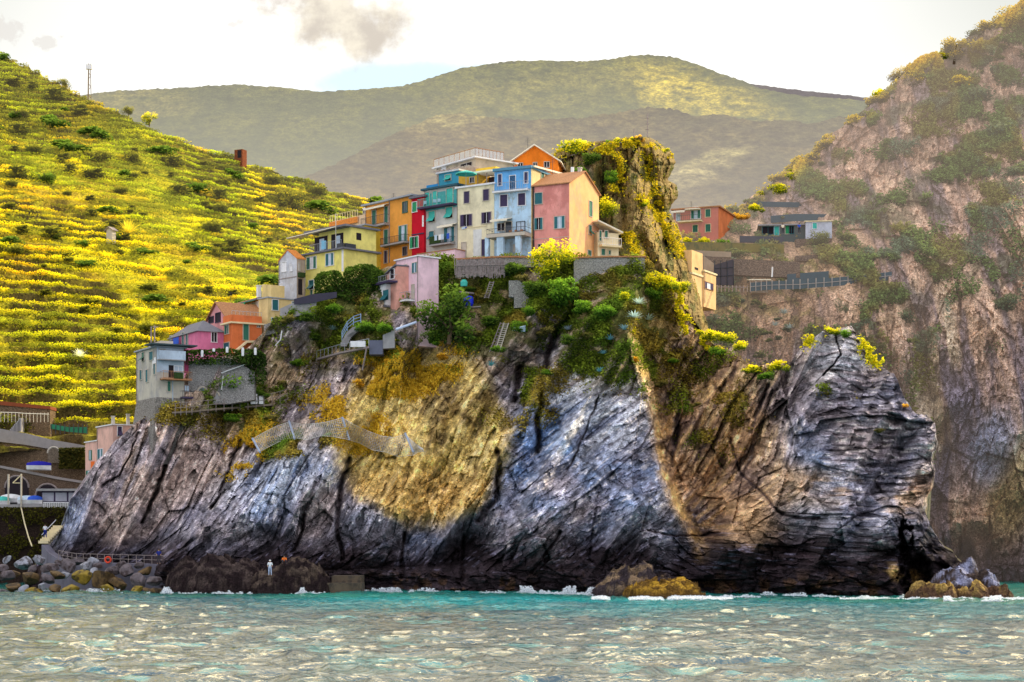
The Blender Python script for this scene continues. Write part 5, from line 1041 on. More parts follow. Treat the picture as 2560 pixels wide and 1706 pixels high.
# distinct trees and bushes of the hill
zH = lambda x, y: (x/2.613, 100+y/2.613)
def hplant(x, y, rpx, pal='hill', kind='bush', label=None, group=None, **k):
    px, py = zH(x, y); rpx = rpx/2.613; pt = lp(px, py); pt = (pt[0], pt[1]-.8, pt[2]-.5*rpx/F*pt[1]); return plant(pt, rpx/F*pt[1], pal, kind, label, group, **k)
for a in ((425, 300, 44, 'hill', 'tree', 'dark bushy tree on the left skyline beside the lattice mast', dict(trunk=True, cat='tree', sz=1.1)), (843, 480, 40, 'hill', 'tree', 'dark pointed tree on the hill skyline right of the mast', dict(trunk=True, cat='tree', sz=1.2)),
          (980, 530, 48, 'sunny', 'tree', 'pale yellow-green tree on the hill skyline', dict(trunk=True, cat='tree')), (300, 920, 92, 'dark', 'tree', 'large dark spreading tree alone on the left vineyard slope', dict(trunk=True, cat='tree', sz=.9)),
          (40, 430, 62, 'hill', 'bush', 'dark bush at the left picture edge high on the hill', {}), (110, 290, 60, 'hill', 'bush', 'dark round bush high on the hill below the left skyline', {}), (630, 770, 85, 'hill', 'bush', 'wide dark thicket in the upper middle of the vineyard hill', dict(sx=1.5)),
          (880, 790, 75, 'hill', 'bush', 'brownish tall thicket right of the wide dark thicket', dict(sz=1.3)), (500, 690, 52, 'hill', 'bush', 'dark bush left of the wide thicket on the hill', {}), (550, 1350, 62, 'dark', 'bush', 'deep green square bush above the lower terraces', dict(sz=1.1)),
          (770, 1290, 60, 'dark', 'bush', 'dark green bush beside the tiny stone shelter', {}), (1460, 930, 60, 'hill', 'bush', 'dark bush in the middle of the hill below the brick hut', {}), (1910, 1090, 95, 'hill', 'tree', 'grey-green pine standing above the lemon yellow house', dict(trunk=True, cat='tree', sz=1.3)),
          (1420, 1400, 60, 'hill', 'bush', 'dark bush on the slope left of the white tower house', dict(sz=1.3)), (370, 1290, 50, 'dark', 'bush', 'dark bush above the lower left terrace walls', {}), (790, 990, 60, 'hill', 'bush', 'dark bush below the brownish thicket mid hill', {}),
          (1240, 980, 50, 'hill', 'bush', 'olive bush left of centre below the brick hut', {}), (1375, 1095, 52, 'hill', 'bush', 'round olive bush lower down below the brick hut', {}), (855, 1120, 38, 'hill', 'bush', 'small round dark bush above the yellow palm', {}), (1580, 1330, 60, 'hill', 'bush', 'dark bush left behind the white tower house roof', {})):
    hplant(*a[:6], **a[6])
used = []
for i in range(150):
    px = random.uniform(-20, 960); tp = float(ltop(px)); py = random.uniform(tp+6, min(1010, tp+560)); pt = lp(px, py); r = random.choice((1.1, 1.5, 2.0, 2.8))*pt[1]/330
    plant((pt[0], pt[1]-.8, pt[2]-.1), r, random.choice(('hill', 'hill', 'dark')), 'small', 'small dark bush dotted among the vine terraces', 'small bushes dotted over the vine terraces', sx=random.uniform(1, 1.5), sz=random.uniform(.7, 1.05))
def rosette(name, pt, r, n, col, label, m=None, up=.5, wd=.09, trunk=0, cat='agave', group=None):
    x, y, z = pt; V = []; Q = []; C = []
    for i in range(n):
        t_ = i*2.399; e = R(88-84*(i/n)**.8)*up*1.1+.1; d = A_([math.cos(t_)*math.cos(e), math.sin(t_)*math.cos(e), math.sin(e)]); s = A_([-math.sin(t_), math.cos(t_), 0]); L = r*random.uniform(.8, 1.1); b = len(V)
        p0 = A_([0, 0, trunk]); 
        for k, (f, w) in enumerate(((0, .6), (.35, 1), (.7, .75), (1, .05))):
            q = p0+d*L*f+A_([0, 0, -.28*L*f*f*(1-up*.6)]); V += [q-s*r*wd*w, q+s*r*wd*w]; cc = A_(col)*random.uniform(.7, 1.2); C += [cc, cc]
        for k in range(3): Q.append((b+2*k, b+2*k+1, b+2*k+3, b+2*k+2))
    if trunk:
        root = empty(name, pt); tag(root, label, cat, group); o = np_mesh('fronds', V, Q, A_(C), m or leafm, parent=root); mb = MB(); mb.bar((x, y, z-.5), (x, y, z+trunk), .22, .17, 7); mb.build('trunk', bark, root); return root
    o = np_mesh(name, V, Q, A_(C), m or leafm); o.location = pt; tag(o, label, cat, group); return o
x, y, z = lp(*zH(850, 1300)); rosette('palm', (x, y-1.5, z), 3.4, 46, (.62, .50, .03), 'yellow feathery palm on the vineyard slope right of the stone shelter', leafl, .75, .035, .8, 'palm')
x, y, z = lp(205, 905); rosette('agave', (x, y-1.5, z+.6), 1.7, 34, (.62, .62, .42), 'pale silvery agave on a lower terrace of the left hill', leafl, .7, .06)
# ---- headland scrub ----------------------------------------------------------
Vr = V_head = bpy.data.objects['headland_rock'].data; nv = len(Vr.vertices); co_ = np.empty(nv*3, np.float32); Vr.vertices.foreach_get('co', co_); Vr = co_.reshape(-1, 3)[:NROW*NCOL].astype(float)
PXf = (CX+F*Vr[:, 0]/Vr[:, 1]); PYf = HZ-(Vr[:, 2]-H0)*F/Vr[:, 1]
vg = veg.ravel(); cl = fbm(Vr[:, 0]/2.6, Vr[:, 2]/2.0, 4, 410); cl2 = fbm(Vr[:, 0]/7, Vr[:, 2]/6, 3, 411)
def zone(cx, cy, rx, ry, a=0): return ell(PXf, PYf, cx, cy, rx, ry, a, .5)
green = vg*(.35+.65*sst(980, 760, PYf)); green = np.maximum(green, zone(1130, 760, 130, 120)); green = np.maximum(green, .9*zone(800, 790, 140, 70, -35)); green = np.maximum(green, zone(620, 1000, 110, 40)); green = np.maximum(green, zone(760, 1105, 95, 26, -18))
green = np.maximum(green, .9*zone(1400, 760, 190, 80)); green = np.maximum(green, .7*zone(1480, 880, 120, 60, 30)); green = np.maximum(green, .6*zone(1660, 850, 60, 120, 20)); green = np.maximum(green, .6*zone(1350, 950, 60, 120, 15))
green = np.maximum(green, .5*zone(2110, 975, 60, 20)); green = np.maximum(green, .5*zone(470, 1040, 80, 25)); green = np.maximum(green, .35*zone(1780, 1010, 110, 110)); green = np.maximum(green, .3*zone(1240, 1000, 50, 150))
green = green*(1-.9*zone(1090, 1110, 165, 150))*(1-.85*zone(690, 850, 60, 50))
wt = green*sst(-.18, .18, cl+.35*cl2)*(PYf < 1200)
ix = pick(wt, 150000); P = Vr[ix].copy(); q = cl[ix]; off = rng.uniform(0, .9, len(P))**1.3*(.45+1.4*np.clip(q+.1, 0, 1)); P[:, 1] -= off*.75; P[:, 2] += off*.55; P += rng.normal(size=P.shape)*.1
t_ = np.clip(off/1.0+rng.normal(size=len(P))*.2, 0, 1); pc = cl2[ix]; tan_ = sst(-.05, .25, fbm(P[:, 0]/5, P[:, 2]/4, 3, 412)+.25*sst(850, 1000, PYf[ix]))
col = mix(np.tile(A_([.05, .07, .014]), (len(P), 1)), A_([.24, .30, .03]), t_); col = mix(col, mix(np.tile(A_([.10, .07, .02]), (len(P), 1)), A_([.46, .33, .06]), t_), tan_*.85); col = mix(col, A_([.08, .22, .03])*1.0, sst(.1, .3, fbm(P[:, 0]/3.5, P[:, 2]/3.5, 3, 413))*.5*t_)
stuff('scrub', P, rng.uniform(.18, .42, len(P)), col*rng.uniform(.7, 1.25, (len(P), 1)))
gz = np.maximum(np.maximum(zone(1010, 930, 130, 60, -10), .4*zone(860, 1010, 110, 55, -25)), .9*zone(620, 1120, 40, 75, 40)); gz = np.maximum(gz, .7*zone(900, 1080, 60, 50)); wt = gz*sst(-.2, .15, cl)
ix = pick(wt, 34000); P = Vr[ix].copy(); off = rng.uniform(0, .7, len(P)); P[:, 1] -= off*.7; P[:, 2] += off*.5
stuff('dry_grass', P, rng.uniform(.18, .38, len(P)), mix(np.tile(A_([.36, .21, .02]), (len(P), 1)), A_([.72, .52, .05]), np.clip(off+rng.normal(size=len(P))*.25, 0, 1)), flat=1.4)
# rim vegetation lit by the sun along the right-hand ridge lines
RIM = [[(1622, 690), (1660, 692), (1690, 715), (1705, 770), (1718, 815), (1740, 845)], [(1740, 850), (1775, 858), (1800, 868)], [(2010, 868), (2035, 838), (2062, 822)], [(2150, 850), (2180, 890), (2200, 905)], [(1588, 800), (1580, 850)]]
Pr = []
for ln in RIM:
    for (x0, y0), (x1, y1) in zip(ln[:-1], ln[1:]):
        n = int(math.hypot(x1-x0, y1-y0)*22)
        for i in range(n):
            s_ = random.random(); px = x0+(x1-x0)*s_+random.gauss(0, 7); py = y0+(y1-y0)*s_+random.gauss(0, 7)+5
            if n2(A_([px/13.]), A_([py/13.]), 77)[0] < -.15: continue
            p = hp(px, py, -.3-random.random()*.9); Pr.append(p)
P = A_(Pr); stuff('rim_scrub', P, rng.uniform(.18, .4, len(P)), mix(np.tile(A_([.16, .20, .012]), (len(P), 1)), A_([.9, .74, .02]), rng.uniform(0, 1, len(P))**1.3))
def rp(px, py, rpx, pal='dark', kind='bush', label=None, off=-1.2, group=None, **k):
    Y = float(hY(px, py+rpx*.5))+off; r = rpx/F*Y; x, y, z = W(px, py, Y); return plant((x, y, z-r*.5), r, pal, kind, label, group, **k)
def rect_bush(x0, y0, x1, y1, Y, pal, n, label, name='hedge', cat='hedge', ls=.3, topc=.5):
    """clipped or climbing mass of leaves filling a block"""
    a = W(x0, y1, Y); b = W(x1, y0, Y); d, m_, b_ = (A_(q) for q in PAL[pal]); U = rng.uniform(size=(n, 3)); X = a[0]+(b[0]-a[0])*U[:, 0]; hh = (b[2]-a[2])*(1+.10*n2(X/1.1, X*0, 5)-.25*(2*np.abs(U[:, 0]-.5))**6)
    Z = a[2]+hh*(1-U[:, 1]**1.4*1.0); dep = 1.6*U[:, 2]**2; bul = .5*fbm(X/1.2, Z/1.2, 3, 431); P = np.stack([X, Y+dep-bul, Z], 1)
    t_ = np.clip(.35+.9*bul+topc*(Z-a[2])/max(.1, b[2]-a[2])-.2+rng.normal(size=n)*.2-.6*U[:, 2], 0, 1); col = np.where(t_[:, None] < .5, d+(m_-d)*(2*t_[:, None]), m_+(b_-m_)*(2*t_[:, None]-1))  # lighter towards top and outside: light and shade put into leaf colour
    Vq, Q, C = leaves(P, rng.uniform(.7, 1.3, n)*ls, col); o = np_mesh(name, Vq, Q, C, leafm); tag(o, label, cat); return o
rect_bush(858, 662, 962, 760, 223.0, 'dark', 5200, 'tall dark ivy hedge between the yellow house and the lilac house')
rect_bush(786, 678, 856, 745, 222.6, 'dark', 3000, 'dark rounded ivy mass in front of the lemon yellow house')
rect_bush(440, 874, 662, 912, 217.3, 'dark', 3600, 'dark trailing hedge with white posts above the stone retaining wall', topc=.2)
rect_bush(618, 880, 664, 960, 218.3, 'dark', 1500, 'dark creeper hanging at the right end of the retaining wall', cat='creeper', name='creeper', topc=.1)
rp(1122, 812, 74, 'dark', 'tree', 'large dark green fig tree below the lilac house', -2.5, cat='tree', trunk=True, sz=1.25, name='tree'); rp(1080, 850, 36, 'green', 'bush', 'green bush at the foot of the fig tree', -2.5); rp(1140, 790, 46, 'dark', 'bush', 'dense dark bush behind the fig tree trunk', -2.0, sz=1.2); rp(1085, 838, 34, 'dark', 'bush', 'dark low bush at the lilac house corner under the fig tree', -2.8)
rp(918, 815, 34, 'green', 'bush', 'round mid green bush beside the blue railed steps', -2.); rp(962, 818, 30, 'green', 'bush', 'bright green bush in front of the lilac house base', -2.4); rp(1054, 785, 16, 'tan', 'small', 'rusty tan ball of shrub at the lilac house corner', -3.5)
rp(1380, 668, 62, 'sunny', 'tree', 'brilliant sunlit yellow shrub in front of the pink house', -2.6, sz=.95); rp(1400, 740, 56, 'green', 'bush', 'green lower growth under the sunlit yellow shrub', -2.2, sz=1.2); rp(1340, 725, 40, 'dark', 'bush', 'dark bush left below the sunlit yellow shrub', -1.9)  # yellow crown carries its sunlight in the leaf colour
rp(1285, 672, 36, 'dark', 'bush', 'dark bush in front of the pillared blue house', -1.7); rp(1310, 700, 26, 'olive', 'bush', 'olive bush between terrace wall and yellow shrub', -1.8)
rp(605, 972, 62, 'green', 'bush', 'wide green bush at the foot of the stone retaining wall', -2.4, sx=1.15); rp(655, 985, 30, 'dark', 'bush', 'dark bush right of the wide green bush by the railing', -2.)
rp(1520, 775, 40, 'green', 'bush', 'green bush below the right stone wall', -1.6); rp(1455, 770, 34, 'green', 'bush', 'green bush left below the right stone wall', -1.6); rp(1560, 740, 24, 'sunny', 'bush', 'sunlit yellow bush left of the agaves', -1.8)
rp(1668, 712, 42, 'sunny', 'bush', 'yellow rimmed bush on the shoulder under the crag', -1.5); rp(1702, 716, 30, 'sunny', 'bush', 'round yellow-green bush right of the shoulder bush', -.6)
rp(1640, 735, 30, 'green', 'bush', 'green bush in the shade of the shoulder', -1.6)
rp(1768, 838, 36, 'sunny', 'bush', 'bright yellow bush on the saddle, leftmost of three', -1.2); rp(1812, 842, 34, 'sunny', 'bush', 'bright yellow bush in the middle of the saddle', -1.4); rp(1852, 866, 28, 'sunny', 'bush', 'bright yellow bush at the right end of the saddle', -1.2)
rp(1800, 872, 34, 'green', 'low', 'green bush under the yellow saddle bushes', -1.8)
rp(1880, 918, 32, 'sunny', 'low', 'low yellow bush on the ledge left of the right rock peak', -1.4); rp(1948, 918, 36, 'sunny', 'bush', 'yellow topped green bush against the right rock peak', -1.5); rp(1915, 935, 30, 'green', 'low', 'green bush under the ledge bushes', -1.9)
rp(2085, 828, 24, 'sunny', 'bush', 'yellow tuft on top of the right rock peak', -.8); rp(2112, 836, 20, 'green', 'bush', 'green tuft beside the yellow peak tuft', -1.2); rp(2172, 872, 13, 'sunny', 'small', 'small yellow tuft down the right flank of the peak', -.6); rp(2262, 1015, 11, 'gold', 'small', 'small golden tuft on the far right rock shoulder', -.6)
for i, (px, py, r, pal) in enumerate(((720, 800, 26, 'olive'), (770, 790, 28, 'dark'), (830, 770, 30, 'green'), (860, 800, 24, 'olive'), (790, 840, 24, 'dark'), (700, 960, 24, 'olive'), (745, 905, 26, 'green'), (680, 1045, 22, 'olive'), (585, 1045, 26, 'green'), (520, 1025, 20, 'dark'), (1230, 800, 32, 'dark'), (1190, 830, 26, 'olive'), (1300, 820, 30, 'green'), (1360, 830, 28, 'olive'), (1240, 870, 24, 'green'), (1420, 850, 28, 'dark'), (1475, 840, 24, 'olive'), (1330, 780, 26, 'green'), (1170, 720, 22, 'dark'), (1210, 740, 20, 'olive'), (1590, 900, 16, 'gold'), (1650, 960, 20, 'olive'), (1680, 900, 18, 'green'), (1740, 1010, 18, 'olive'), (1110, 890, 22, 'gold'), (980, 900, 26, 'gold'), (900, 960, 24, 'gold'), (640, 1110, 22, 'gold'), (820, 1090, 22, 'green'), (2200, 1075, 16, 'olive'), (1370, 930, 20, 'green'), (1270, 1140, 14, 'green'))):
    rp(px, py, r, pal, 'bush', {'olive': 'olive brown scrub bush rooted on the headland cliff', 'dark': 'dark green scrub bush rooted on the headland cliff', 'green': 'mid green scrub bush rooted on the headland cliff', 'gold': 'dry golden bush rooted on the headland cliff'}[pal], -.5, {'olive': 'olive scrub bushes on the headland', 'dark': 'dark scrub bushes on the headland', 'green': 'green scrub bushes on the headland', 'gold': 'dry golden bushes on the headland'}[pal], sz=random.uniform(.7, 1.), sx=random.uniform(1, 1.3))
for i, (px, py, r, c, lb) in enumerate(((1597, 760, 26, (.40, .50, .44), 'large silvery agave, topmost of the agave clump on the sunlit rib'), (1586, 795, 28, (.36, .48, .46), 'silvery agave in the middle of the clump on the rib'), (1620, 800, 26, (.40, .50, .42), 'silvery agave on the right of the clump on the rib'), (1562, 825, 24, (.26, .42, .46), 'blue-grey agave on the left of the clump on the rib'), (1525, 850, 22, (.16, .36, .42), 'blue agave below left of the agave clump'), (1500, 930, 20, (.14, .36, .42), 'lowest blue agave on the rib flank'), (1508, 885, 18, (.16, .34, .38), 'small blue agave between the two blue agaves'), (1228, 915, 22, (.10, .30, .32), 'dark teal agave right of the ladder foot'), (1208, 975, 34, (.50, .44, .24), 'pale dry agave at the top of the ochre slide'), (832, 825, 20, (.20, .30, .28), 'grey agave beside the blue railed steps'), (1420, 825, 20, (.2, .26, .32), 'grey-blue agave on the slope below the stone wall'))):
    Y = float(hY(px, py))-1.1; x, y, z = W(px, py, Y); rosette('agave', (x, y, z), r/F*Y, 30, c, lb, None, .62, .075)
# ---- pinnacle growth ---------------------------------------------------------
Pr = []; Cr = []
for ln, n, s in (([(1395, 385), (1420, 370), (1470, 366), (1510, 372), (1545, 360), (1600, 355)], 2600, 5), ([(1500, 378), (1535, 382), (1552, 400), (1550, 470)], 900, 4), ([(1600, 360), (1620, 390), (1626, 440), (1636, 500), (1652, 545), (1658, 590)], 2200, 6), ([(1600, 490), (1630, 520), (1650, 545)], 1000, 8), ([(1625, 365), (1650, 372), (1676, 388)], 900, 5), ([(1655, 550), (1680, 580), (1700, 620), (1722, 645)], 1500, 8), ([(1565, 575), (1590, 620), (1618, 668), (1640, 700)], 1600, 6), ([(1545, 445), (1540, 480)], 500, 7)):
    L = [math.hypot(b[0]-a[0], b[1]-a[1]) for a, b in zip(ln[:-1], ln[1:])]
    for i in range(int(n*1.3)):
        k = random.choices(range(len(L)), L)[0]; f = random.random(); px = ln[k][0]+(ln[k+1][0]-ln[k][0])*f+random.gauss(0, s*1.5); py = ln[k][1]+(ln[k+1][1]-ln[k][1])*f+random.gauss(0, s)
        px = min(px, float(CR(py))-2)
        if n2(A_([px/11.]), A_([py/11.]), 78)[0] < -.3: continue
        Pr.append(cragp(px, py, -.4-random.random()*.9)); Cr.append(A_([.16, .17, .012])+(A_([.9, .68, .02])-A_([.16, .17, .012]))*random.random()**1.3)
P = A_(Pr); stuff('crag_rim_scrub', P, rng.uniform(.2, .42, len(P)), A_(Cr))
U_ = rng.uniform(size=(9000, 2)); py = 345+U_[:, 1]*420; lx = CL(py); rx = CR(py); px = lx+(rx-lx)*U_[:, 0]; k = fbm(px/22, py/26, 3, 440) > .08; px, py = px[k], py[k]
P = A_([cragp(a, b, -.3-random.random()*.5) for a, b in zip(px, py)]); stuff('crag_ivy', P, rng.uniform(.2, .4, len(P)), mix(np.tile(A_([.05, .065, .015]), (len(P), 1)), A_([.24, .24, .03]), rng.uniform(0, 1, len(P))))
def cp(px, py, rpx, pal, kind, label, off=-1., **k):
    x, y, z = cragp(px, py, off); r = rpx/F*y; return plant((x, y, z-r*.5), r, pal, kind, label, None, **k)
cp(1445, 368, 44, 'sunny', 'bush', 'broad sunlit tree crown at the left top of the crag', -1, sx=1.2); cp(1518, 530, 32, 'sunny', 'tree', 'yellow tree growing between the pink house and the crag', -3, cat='tree', sz=1.1); cp(1470, 455, 22, 'gold', 'bush', 'orange bush behind the pink gable', -2)
cp(1598, 348, 18, 'gold', 'bush', 'round orange bush on the very top of the crag', 0, sz=1.2); cp(1578, 350, 13, 'sunny', 'small', 'yellow tuft beside the round orange bush', 0); cp(1520, 358, 12, 'green', 'small', 'small green tuft on the crag top left of the orange bush', 0); cp(1545, 352, 14, 'sunny', 'small', 'small yellow tuft on the crag top', 0)
cp(1655, 378, 24, 'sunny', 'bush', 'sunlit bush at the right top of the crag', -.6); cp(1530, 450, 26, 'green', 'bush', 'green ivy bush hanging in the crag hollow', -.8, sz=1.3); cp(1455, 425, 24, 'green', 'bush', 'green bush on the crag above the pink roof', -1.4); cp(1610, 510, 22, 'sunny', 'bush', 'yellow bush halfway up the crag', -1.); cp(1480, 400, 30, 'dark', 'bush', 'dark bush under the left crag top', -.8)
# ---- across the cove --------------------------------------------------------
def cvp(px, py, off=0.): return W(px, py, float(cYs(A_([px]), A_([py]))[0])+off)
me = coast.data; nv = len(me.vertices); co_ = np.empty(nv*3, np.float32); me.vertices.foreach_get('co', co_); Vc = co_.reshape(-1, 3)[:460*560].astype(float)
PXf = CX+F*Vc[:, 0]/Vc[:, 1]; PYf = HZ-(Vc[:, 2]-H0)*F/Vc[:, 1]; cl = fbm(Vc[:, 0]/4, Vc[:, 2]/3.5, 4, 450); cl2 = fbm(Vc[:, 0]/14, Vc[:, 2]/12, 3, 451)
wt = .55*sst(960, 780, PYf)*sst(420, 560, PYf)*sst(2330, 2180, PXf)+1.3*zone(2450, 330, 140, 210, 25)+.6*zone(2150, 480, 120, 70, -20)+.5*zone(2300, 420, 120, 90)+.5*zone(2230, 640, 120, 120)+.35*zone(2400, 640, 160, 160)+2.2*sst(80, 10, PYf-ctop(PXf))*(PXf > 1980)+.9*sst(200, 60, PYf-ctop(PXf))*(PXf > 2000)+.5*zone(2200, 830, 130, 70)+.3*zone(2480, 760, 60, 100)+.25*zone(2300, 1020, 40, 160)
wt = wt*sst(-.05, .25, cl+.5*cl2)*(PXf > 1640)*(PYf < 1250)
ix = pick(wt, 125000); P = Vc[ix].copy(); off = rng.uniform(0, 1.3, len(P)); P[:, 1] -= off*.7; P[:, 2] += off*.6; t_ = np.clip(off/1.2+rng.normal(size=len(P))*.2, 0, 1); sk = sst(60, 0, PYf[ix]-ctop(PXf[ix]))
col = mix(np.tile(A_([.035, .045, .03]), (len(P), 1)), A_([.15, .21, .07]), t_); col = mix(col, A_([.30, .21, .07])*1.0, sst(.05, .35, fbm(P[:, 0]/6, P[:, 2]/5, 3, 452))*.4); col = mix(col, A_([.16, .20, .19]), sst(.1, .35, fbm(P[:, 0]/5, P[:, 2]/5, 3, 453))*.5); col = mix(col, A_([.80, .58, .03]), sk*t_*.85*sst(-.2, .15, cl2[ix]+cl[ix]))
stuff('cliff_scrub', P, rng.uniform(.3, .62, len(P)), col*rng.uniform(.7, 1.25, (len(P), 1)), leafh)
for i, (px, py, r, pal, kd, lb) in enumerate(((2120, 600, 34, 'cove', 'bush', 'rounded green bush right of the white hut'), (2040, 610, 34, 'cove', 'tree', 'tall green bush below the white hut'), (2190, 660, 44, 'cove', 'bush', 'broad olive bush on the cove terraces'), (2270, 655, 34, 'cove', 'bush', 'olive bush right of the broad olive bush'), (2110, 775, 26, 'sea', 'tree', 'dark upright cypress-like bush above the right rock peak'), (2195, 785, 30, 'sea', 'bush', 'dark bush right of the upright bush above the peak'), (2250, 790, 36, 'sea', 'bush', 'dark wide bush at the cliff foot path'), (2260, 850, 30, 'cove', 'bush', 'green bush hanging right of the rock peak'), (2510, 760, 46, 'sea', 'bush', 'dark blue-green bush at the right picture edge'), (2270, 440, 34, 'sea', 'bush', 'dark bush in the middle of the big cliff'), (2430, 240, 60, 'sea', 'bush', 'large dark bush high on the right cliff'), (2480, 330, 66, 'sea', 'bush', 'largest dark thicket on the upper right cliff'), (2440, 420, 54, 'sea', 'bush', 'dark thicket below the largest thicket'), (2530, 430, 40, 'sea', 'bush', 'dark bush at the right edge halfway up'), (2350, 470, 36, 'sea', 'bush', 'dark bush left of the upper thickets'), (2290, 210, 36, 'ridge', 'tree', 'dark crowned tree on the cliff ridge, middle of the slope'), (2385, 130, 40, 'ridge', 'tree', 'spreading tree on the cliff ridge below the top corner'), (2480, 70, 36, 'ridge', 'tree', 'windblown thin tree on the ridge near the top right corner'), (2540, 50, 44, 'ridge', 'tree', 'dark tree at the top right corner of the cliff'), (2200, 250, 40, 'ridge', 'bush', 'golden bush on the ridge left of the dark tree'), (2245, 190, 26, 'ridge', 'tree', 'slender tree standing up from the ridge'), (2130, 310, 40, 'ridge', 'bush', 'dark and gold bush at the ridge step'), (2075, 360, 38, 'ridge', 'bush', 'dark bush on the lower ridge'), (2020, 405, 40, 'ridge', 'bush', 'dark green bush on the lower ridge left of the last'), (1990, 440, 26, 'sunny', 'bush', 'yellow bush at the lower end of the ridge'), (1950, 470, 28, 'sunny', 'bush', 'bright yellow bush above the cove garden'), (1890, 520, 24, 'sunny', 'bush', 'yellow bush at the top of the cove garden'), (1850, 540, 22, 'gold', 'bush', 'golden bush behind the cove shack'), (1800, 560, 22, 'sunny', 'bush', 'yellow bush right of the red house roof'), (1720, 605, 26, 'sunny', 'bush', 'yellow hedge bush under the red house, left one'), (1765, 605, 26, 'sunny', 'bush', 'yellow-green hedge bush under the red house, middle one'), (1808, 612, 24, 'green', 'bush', 'green hedge bush under the red house, right one'), (1955, 700, 18, 'cove', 'bush', 'small green bush behind the cove fence'), (1840, 630, 30, 'cove', 'bush', 'dark vine bush on the terrace under the shack'), (1990, 720, 22, 'cove', 'bush', 'green bush on the cove fence'), (2390, 210, 38, 'ridge', 'bush', 'golden bush just under the ridge tree'), (2330, 270, 40, 'sea', 'bush', 'dark bush under the ridge on the left of the big thickets'))):
    p = cvp(px, py, -2.0); r = r/F*p[1]; plant((p[0], p[1], p[2]-r*.55), r, pal, kd, lb, cat='tree' if kd == 'tree' else 'bush', trunk=(kd == 'tree' and pal == 'ridge'), sx=1.15)
for i in range(62):
    px = 1790+i*12.5+random.uniform(-5, 5); py = float(ctop(px))+random.uniform(-2, 16); p = cvp(px, py, -.5); r = random.choice((14, 18, 24, 30))/F*p[1]
    plant((p[0], p[1], p[2]-r*.55), r, random.choice(('ridge', 'ridge', 'ridge', 'sunny', 'cove')), 'bush', 'bush in the sunlit fringe along the cliff skyline', 'bushes fringing the right cliff skyline', sz=random.uniform(.7, 1.15), sx=random.uniform(1, 1.3))
for i in range(60):
    px = random.uniform(1700, 2540); py = float(ctop(px))+random.uniform(40, 420)
    if py > 960: continue
    p = cvp(px, py, -.8); r = random.choice((12, 16, 22))/F*p[1]; plant((p[0], p[1], p[2]-r*.4), r, random.choice(('sea', 'cove', 'cove')), 'small', 'small hazy bush on the slope across the cove', 'small bushes on the slope across the cove', sz=random.uniform(.7, 1.1))
for i, (px, py, r) in enumerate(((1960, 785, 24), (1938, 815, 20), (1972, 822, 22), (2370, 320, 26), (2195, 530, 20), (2160, 440, 18))):
    p = cvp(px, py, -1.5); rosette('agave', p, r/F*p[1], 24, (.30, .36, .34), ('pale agave on the slope under the cove fence, topmost of three', 'pale agave on the slope under the cove fence, left of three', 'pale agave on the slope under the cove fence, right of three', 'pale agave high among the dark cliff thickets', 'pale agave right above the white hut', 'pale agave under the cliff ridge')[i], leafh, .6, .07)
# ================================================================== WALLS, HARBOUR, PROPS
ston = mat_stone('grey_stone_wall', (.50, .48, .47), (.30, .28, .27), 2.0); stonw = mat_stone('warm_stone_wall', (.30, .21, .13), (.14, .09, .06), 2.0); stonp = mat_stone('pale_rubble', (.56, .55, .52), (.34, .33, .31), 2.4)
def wall_strip(name, pts, bot, Y, th, m, label, cat='wall', kind=None, root=None):
    """wall whose top follows photographed points; bot is a row or a list of rows"""
    mb = MB(); ys = Y if isinstance(Y, (list, tuple)) else [Y]*len(pts); bs = bot if isinstance(bot, (list, tuple)) else [bot]*len(pts)
    for i in range(len(pts)-1):
        a = W(*pts[i], ys[i]); b = W(*pts[i+1], ys[i+1]); c = W(pts[i+1][0], bs[i+1], ys[i+1]); d = W(pts[i][0], bs[i], ys[i])
        mb.hexa([d, c, (c[0], c[1]+th, c[2]), (d[0], d[1]+th, d[2]), a, b, (b[0], b[1]+th, b[2]), (a[0], a[1]+th, a[2])])
    o = mb.build(name, m, root)
    if label: tag(o, label, cat)
    return o
def arch_at(px0, py0, px1, py1, Y, m, parent, name='arch', rim=None):
    a = W(px0, py1, Y); b = W(px1, py0, Y); r = (b[0]-a[0])/2; rz = min(r, (b[2]-a[2])*.7); cz = b[2]-rz; ring = [(a[0], a[2]), (b[0], a[2])]+[(a[0]+r+r*math.cos(t), cz+rz*math.sin(t)) for t in np.linspace(0, math.pi, 11)]
    mb = MB(); mb.poly([(x, Y, z) for x, z in ring]); o = mb.build(name, m, parent)
    if rim:
        mb = MB(); arc = [(a[0]+r+r*math.cos(t), cz+rz*math.sin(t)) for t in np.linspace(0, math.pi, 11)]
        for p, q in zip(arc[:-1], arc[1:]): mb.bar((p[0], Y, p[1]), (q[0], Y, q[1]), .13)
        mb.build('arch_ring', rim, parent)
    return o
